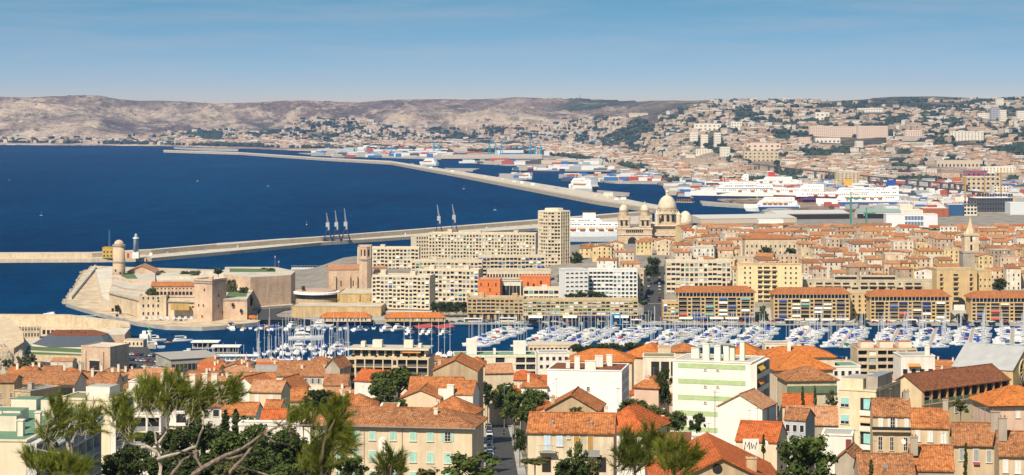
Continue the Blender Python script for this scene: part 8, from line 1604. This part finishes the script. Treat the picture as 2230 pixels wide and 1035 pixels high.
for sx in (-34, 34): MB().box(sx - 6, sx + 6, -4, 4, 0, 14, CRB).obj('tower', lb)
q = MB()
for i in range(10): q.tube([(-28 + i * 5.6, 0, 4), (-25.2 + i * 5.6, 0, 9), (-22.4 + i * 5.6, 0, 4)], .4, CRB, 4)
q.tube([(-28, 0, 4), (28, 0, 4)], .6, CRB, 4).tube([(-28, 0, 9), (28, 0, 9)], .5, CRB, 4).obj('truss', lb)
# ---------------------------------------------------------------- port buildings right of the cathedral
b = shed('long warehouse with wide grey roof and columned front, left part', 1526, 1735, 488, 11, 70, TN, plain('roof_silver', (0.50, 0.48, 0.45), .8), rot=14, roof='gable', rh=3); b = shed('long warehouse with wide grey roof and columned front, right part', 1690, 1850, 478, 12, 50, OFFW, plain('roof_silver', (0.50, 0.48, 0.45), .8), doors=16, rot=10, roof='gable', rh=3)
shed('green-roofed arcaded warehouse behind the old town', 1868, 1962, 476, 13, 24, OFFW, plain('roof_green_grey', (.22, .30, .26), .8), doors=12, roof='gable', rh=4); shed('pale ribbed silo-like block right of the green-roofed warehouse', 1962, 2010, 472, 14, 26, OFFW)
b = shed('brick-red office building at the port edge', 2010, 2066, 472, 18, 24, wall((.40, .13, .06))); b = shed('blue glass office building at the port edge', 2066, 2100, 470, 24, 24, plain('blue_curtain_wall', (.03, .09, .20), .25, .5)); b = shed('white frame office with dark square windows at the port edge', 2098, 2128, 470, 20, 20, OFFW); winrow(b, 0, 4, 4, 3, 3, 2, 4.6)
b = shed('long dark grey glazed dock building at the right', 2126, 2206, 462, 30, 40, plain('dark_cladding', (.06, .065, .075), .5), rot=4); winrow(b, 0, 14, 4, 2.6, 3, 3, 6, fm=METAL); b = shed('pale dock building cut by the right edge', 2200, 2280, 468, 26, 30, GW)
for i in range(10): shed('white terminal roof in the row along the docks, %s from left' % ordn(i), 1930 + i * 30, 1958 + i * 30, 461 - i * 3.4, 9 + (i % 3) * 2, 30, (GW, OFFW)[i % 2], WHITE)
b = shed('stone grain-store block beside the tower crane, right', 2105, 2178, 420, 34, 40, CREAM); winrow(b, 0, 7, 4, 4, 3.4, 6, 7.5); b = shed('white square-windowed flats below the grain store', 2164, 2198, 428, 22, 24, OFFW); winrow(b, 0, 5, 4, 2.2, 2, 3, 4.4); shed('low red-tiled hall left of the grain store', 2078, 2116, 404, 10, 40, CREAM, RT_R, roof='gable', rh=5)
def towercrane(label, px, d, zb, ybase, ytop, jl, m):
    t = thing('tower_crane', label, 'crane', (X(px, d), d, zb)); u = d / F; H_ = (ybase - ytop) * u; MB().box(-.9, .9, -.9, .9, 0, H_, m).obj('mast', t); MB().box(-jl * .3, jl, -.5, .5, H_ + .02, H_ + 1.4, m).tube([(0, 0, H_), (0, 0, H_ + 7)], .5, m, 4).tube([(0, 0, H_ + 7), (jl * .8, 0, H_ + 1.4)], .15, m, 3).tube([(0, 0, H_ + 7), (-jl * .28, 0, H_ + 1.4)], .15, m, 3).obj('jib', t); MB().box(-jl * .3, -jl * .22, -1, 1, H_ - 2.4, H_, CONC).obj('counterweight', t)
CY = plain('crane_ochre', (.42, .24, .06), .6); CG = plain('crane_green', (.06, .22, .16), .6)
towercrane('green tower crane standing in the old town', 1853, 2250, 3, 512, 424, 14, CG); towercrane('smaller green tower crane right of the other', 1887, 2350, 3, 500, 456, 10, CG); towercrane('ochre tower crane left of the grain store', 2102, 2900, 3, 470, 400, 18, CY); towercrane('ochre tower crane right of the grain store', 2180, 3000, 3, 446, 372, 26, CY); towercrane('thin ochre tower crane among the dock roofs', 2144, 3000, 3, 452, 388, 16, CY)
# motorway viaduct
vd = thing('viaduct', 'dark elevated motorway viaduct curving past the docks', 'bridge', (0, 0, 0)); VD = plain('viaduct_dark', (.085, .08, .085), .9); path = [(1640, 4700, 24), (1730, 4300, 24), (1850, 3950, 23), (1960, 3700, 22), (2060, 3560, 20), (2110, 3500, 18)]
for k, off in enumerate((0, -180)):
    q = MB(); pp = [(X(p + (0 if k == 0 else 40), d + off), d + off, z - (0 if k == 0 else 6)) for p, d, z in path[(0 if k == 0 else 2):]]
    for (x0, y0, z0), (x1, y1, z1) in zip(pp, pp[1:]): slab_poly(q, [(x0, y0 - 7, z0), (x1, y1 - 7, z1), (x1, y1 + 7, z1), (x0, y0 + 7, z0)], VD, 2.2)
    q.obj('deck', vd)
    for (x0, y0, z0), (x1, y1, z1) in zip(pp, pp[1:]):
        for f in (.15, .4, .65, .9): put('pier', boxmesh('vpier', -1.4, 1.4, -5, 5, -21 if k == 0 else -15, 0, VD), vd, (lerp(x0, x1, f), lerp(y0, y1, f), lerp(z0, z1, f) - 2.3))
# named far blocks on the slopes
FW = wall((0.72, 0.67, 0.58), .1); FP = wall((0.68, 0.53, 0.44), .1)
FARL = []
def far(label, p0, p1, yb, yt, wm, name='tower_block', nx=6, nz_=6, dep=24, rot=0, cat='building'):
    # distance at which the terrain appears at row yb
    d = 3200.0; pc = (p0 + p1) / 2
    while d < 9400 and CH - (yb - HY) / F * d > farz(pc, d) : d += 40
    d = min(d, 9300); base = farz(pc, d) - 6
    FARL.append((p0, p1, d)); b = building(name, label, p0, p1, d, yt, base, dep, rot, wm, 'flat', CONC, par=.8, cat=cat)
    mb = MB(); h0 = (yb - yt) / F * d; fh = h0 / nz_
    for k in range(nz_):
        for i in range(nx): u = b.w * (i + .5) / nx; z = b.h - fh * (k + .8); mb.box(u - b.w / nx * .2, u + b.w / nx * .2, -.3, .1, z, z + fh * .32, GLASS)
    tag(mb.obj('window_rows', b.t), kind='stuff'); return b
for a in (('left one of three white tower blocks above the port', 1503, 1520, 319, 289, FW), ('middle one of three white tower blocks above the port', 1527, 1542, 323, 294, FW), ('right one of three white tower blocks above the port', 1556, 1570, 320, 290, FW), ('low white block below the three towers', 1516, 1552, 336, 326, FW), ('pale block right of the three towers', 1569, 1590, 342, 321, FW), ('white cube below the tower blocks', 1494, 1514, 352, 338, FW),
    ('left end of the pinkish slab estate', 1763, 1806, 298, 275, FP, 'apartment_block', 10, 7), ('middle of the pinkish slab estate', 1806, 1868, 300, 276, FP, 'apartment_block', 14, 7), ('right end of the pinkish slab estate', 1868, 1934, 300, 275, FP, 'apartment_block', 14, 7), ('pink block right of the slab estate', 1972, 2008, 308, 284, FP, 'apartment_block', 7, 7), ('white striped slab farther right on the slope', 2070, 2142, 310, 287, FW, 'apartment_block', 10, 8), ('twin-peaked pale mall on the far slope', 1776, 1806, 262, 245, FW, 'hall', 3, 2), ('low white factory strip above the towers', 1512, 1570, 284, 270, FW, 'hall', 6, 2), ('white factory block right of the factory strip', 1592, 1616, 284, 266, FW, 'hall', 4, 3), ('long pale hall on the far slope', 1868, 1924, 246, 236, FW, 'hall', 10, 2), ('white cluster tower, leftmost near the right horizon', 2158, 2178, 262, 236, plain('tower_grey', (.36, .34, .38), .8)), ('white tower right of the grey one near the right horizon', 2178, 2192, 266, 240, FW), ('white tower at the right edge of the photo', 2216, 2232, 268, 242, FW), ('small paired towers on the right horizon', 2170, 2186, 232, 215, FW), ('low white blocks left of the grey tower', 2130, 2158, 260, 247, FW, 'apartment_block', 8, 3),
    ('large cream school block below the slab estate', 1620, 1695, 352, 330, CREAM, 'hall', 8, 3), ('broad pale depot in front of the cream school block', 1626, 1700, 330, 313, FP, 'hall', 6, 2), ('pinkish tower left of the white hall', 1740, 1763, 322, 300, FP), ('white low hall right of the pinkish tower', 1776, 1830, 312, 301, FW, 'hall', 6, 1), ('cream office block by the viaduct', 1822, 1872, 404, 376, CREAM, 'office_block', 6, 6), ('white slim tower mid slope', 1864, 1880, 324, 308, FW), ('long pale depot roof behind the viaduct', 2040, 2140, 366, 350, TN, 'hall', 12, 1), ('white strip hall above the depot', 2000, 2068, 350, 343, FW, 'hall', 10, 1), ('white banded office at the right by the viaduct', 2140, 2212, 380, 364, FW, 'office_block', 10, 4)): far(*a)
for i, (px, py) in enumerate(((1964, 372), (1990, 366), (1975, 362), (2130, 370))):
    d = 4400; t = thing('container_stack', 'red and blue container stack behind the viaduct, %s' % ('lowest', 'right of the lowest', 'topmost', 'far right')[i], 'containers', (X(px, d), d, farz(px, d)), 0, 'container stacks')
    for j in range(4):
        for k in range(4): put('container', boxmesh('container', -6, 6, -1.3, 1.3, 0, 2.6, plain('container_' + ('red' if (j + k) % 3 else 'blue'), (.42, .06, .04) if (j + k) % 3 else (.03, .12, .35), .6)), t, ((j - 2) * 12.4, 0, k * 2.61))
t = thing('radio_mast', 'tall grey radio mast on the ridge', 'mast', (X(1262, 12000), 12000, farz(1262, 12000) - 2)); H_ = 22 / F * 12000; MB().lathe([(5, 0), (4, H_ * .45), (6, H_ * .46), (6, H_ * .5), (2.2, H_ * .52), (1.2, H_)], 8, plain('mast_grey', (.3, .32, .34))).obj('shaft', t)
# ---------------------------------------------------------------- city carpet and woods on the far slopes
rgc = random.Random(31); rowsf = []; trees_ = MB(); tml = [trees_._mi(plain('far_woods_dark', (0.026, 0.042, 0.034), .95, .05)), trees_._mi(plain('far_woods_green', (0.05, 0.068, 0.042), .95, .05))]
def blob(mb, x, y, z, r, h, mi, rg):
    i = len(mb.v); n = 6; mb.v.append((x, y, z + h))
    for q, (rr, hh_) in enumerate(((.72, .72), (1.0, .3), (.8, -.3))):
        for j in range(n): a = 2 * PI * (j + q * .5) / n; k = rr * r * rg.uniform(.75, 1.2); mb.v.append((x + k * math.cos(a), y + k * math.sin(a), z + h * hh_ * rg.uniform(.8, 1.15)))
    for j in range(n): mb.f.append((i, i + 1 + j, i + 1 + (j + 1) % n)); mb.m.append(mi)
    for q in range(2):
        for j in range(n): a, b_ = i + 1 + q * n + j, i + 1 + q * n + (j + 1) % n; mb.f.append((a, a + n, b_ + n, b_)); mb.m.append(mi)
tries = 0; vpath = [(p, d - 120) for p, d, z in path]
while len(rowsf) < 8600 and tries < 60000:
    tries += 1; px = rgc.uniform(380, 2300) if rgc.random() < .97 else rgc.uniform(-20, 400); ds = D(pl(SHY, px), 2.5); s = sstep(1180, 1620, px)
    top = pl([(0, 300), (300, 296), (380, 290), (600, 262), (760, 258), (900, 285), (1150, 272), (1280, 255), (1400, 262), (1500, 236), (1570, 216), (2300, 214)], px); py = rgc.uniform(top, pl(SHY, px) - 2)
    d = ds + 60; d = ds * 1.03 if px < 1200 else ds + 120
    d = lerp(1 / (ds + 100), 1 / lerp(10300, 9400, s), rgc.random() ** (1.0 if s > .5 else .8)); d = 1 / d
    z = farz(px, d); yy = HY + (CH - z) * F / d
    dens = sstep(top - 4, top + 10, yy); cl_ = mnoise.noise((px * .012, d * .0016, 7)) + .5 * mnoise.noise((px * .05, d * .005, 2))
    if rgc.random() > dens: continue
    if any(a - 3 < px < b_ + 2 and dd - 700 < d < dd + 80 for a, b_, dd in FARL): continue
    if 1800 < px < 2110 and yy < 232 and rgc.random() < .85: continue
    if (px > 1470 and yy > 396) or (px <= 1470 and yy > pl([(0, 311), (380, 316), (700, 324), (1000, 329), (1200, 338), (1350, 356), (1470, 392)], px)): continue
    if 1600 < px < 2150 and 3420 < d < 5000 and abs(d - pl(vpath, px)) < (60 if px < 1760 else 330): continue
    if cl_ < -.18 or rgc.random() < .42:
        r = rgc.uniform(4, 8) * (1 if d < 6000 else 1.25); x, y = X(px, d), d
        for _ in range(3): blob(trees_, x + rgc.uniform(-20, 20), y + rgc.uniform(-20, 20), z + r * .3, r * rgc.uniform(.7, 1.3), r * rgc.uniform(.8, 1.2), tml[rgc.random() < .4], rgc); 
        continue
    big = rgc.random() < .1; w = (rgc.uniform(40, 90) if big else rgc.uniform(11, 26)); rowsf.append((px, px + w / d * F, d, rgc.uniform(8, 14) if not big else rgc.uniform(8, 13), rgc.uniform(12, 22), rgc.uniform(-40, 40), 'flat' if big or rgc.random() < .25 else 'gable', rgc.randrange(8), rgc.choices(range(4), (1, 2, 3, 4))[0]))
FPAL = [wall(tuple(q * .84 for q in c), .2) for c in ((0.62, 0.50, 0.38), (0.66, 0.58, 0.47), (0.58, 0.43, 0.33), (0.68, 0.62, 0.55), (0.54, 0.44, 0.34), (0.60, 0.50, 0.44), (0.46, 0.37, 0.29), (0.72, 0.69, 0.64))]
def fzz(x, y): return farz(CX + x / y * F, y)
RT_F1 = roofm('far_pale_tiles', (0.50, 0.33, 0.24), (0.44, 0.27, 0.19), (0.56, 0.42, 0.33))
stuffhouses('distant_city', rowsf, FPAL, [RT_B, RT_P, RT_F1, FPAL[3]], fzz, True, 8)
tag(trees_.obj('distant_woods'), kind='stuff')
# loose bits afloat: tiny far sails
for i, (px, py) in enumerate(((668, 490), (1078, 458), (430, 395), (584, 406), (90, 470), (1010, 412), (20, 393))):
    x, y = G(px, py, 0); boat('sailboat', 'white', 'tiny distant sailing boat on the open sea, %s from left' % ordn((4, 6, 2, 3, 1, 5, 0)[i]), x, y, rgc.uniform(0, 6), .4, 'boats on the open sea')

# port clutter: stacked boxes, trucks, bins and huts too small to tell apart
pc = MB(); cm_ = [plain('clutter_' + k, c, .7) for k, c in (('white', (.66, .66, .65)), ('grey', (.33, .34, .35)), ('red', (.40, .08, .05)), ('blue', (.04, .14, .34)), ('tan', (.46, .38, .29)), ('dark', (.07, .07, .075)))]
ZN = [(690, 1010, 334, 343, 120), (1010, 1320, 351, 359, 70), (1115, 1340, 366.5, 370.5, 50), (1230, 1480, 384, 396, 90), (1345, 1540, 376, 392, 150), (1460, 1550, 400, 428, 60), (720, 1350, 320, 332, 320), (1480, 2230, 399, 424, 520), (1800, 2230, 424, 458, 330), (1090, 1148, 384, 388, 20)]
for x0, x1, y0, y1, n in ZN:
    for _ in range(n):
        px, py = rgc.uniform(x0, x1), rgc.uniform(y0, y1); d = D(py, 2.8)
        if d < D(pl(SHY, px), 2.5) and (px > 1560 or 720 <= x0 < 730): continue
        k = rgc.choices(range(6), (5, 3, 1.6, 1.6, 3, 1))[0]; w, l, h = rgc.uniform(4, 13) * d / 3600, rgc.uniform(4, 9), rgc.uniform(2.5, 7) * (d / 5000 + .4); x = X(px, d); z = farz(px, d) if px > 1400 or y1 < 333 else 2.8
        pc.box(x - w, x + w, d, d + l, z - .5, z + h, cm_[k], None, False)
for _ in range(90):
    px, py = rgc.uniform(700, 2200), rgc.uniform(336, 455)
    if py < pl(SHY, px) - 4: px2 = px; d = D(py, 2.8); x = X(px, d); pc.tube([(x, d, 2), (x, d, 2 + rgc.uniform(14, 30))], [.35, .2], cm_[1], 4)
tag(pc.obj('port_clutter'), kind='stuff')
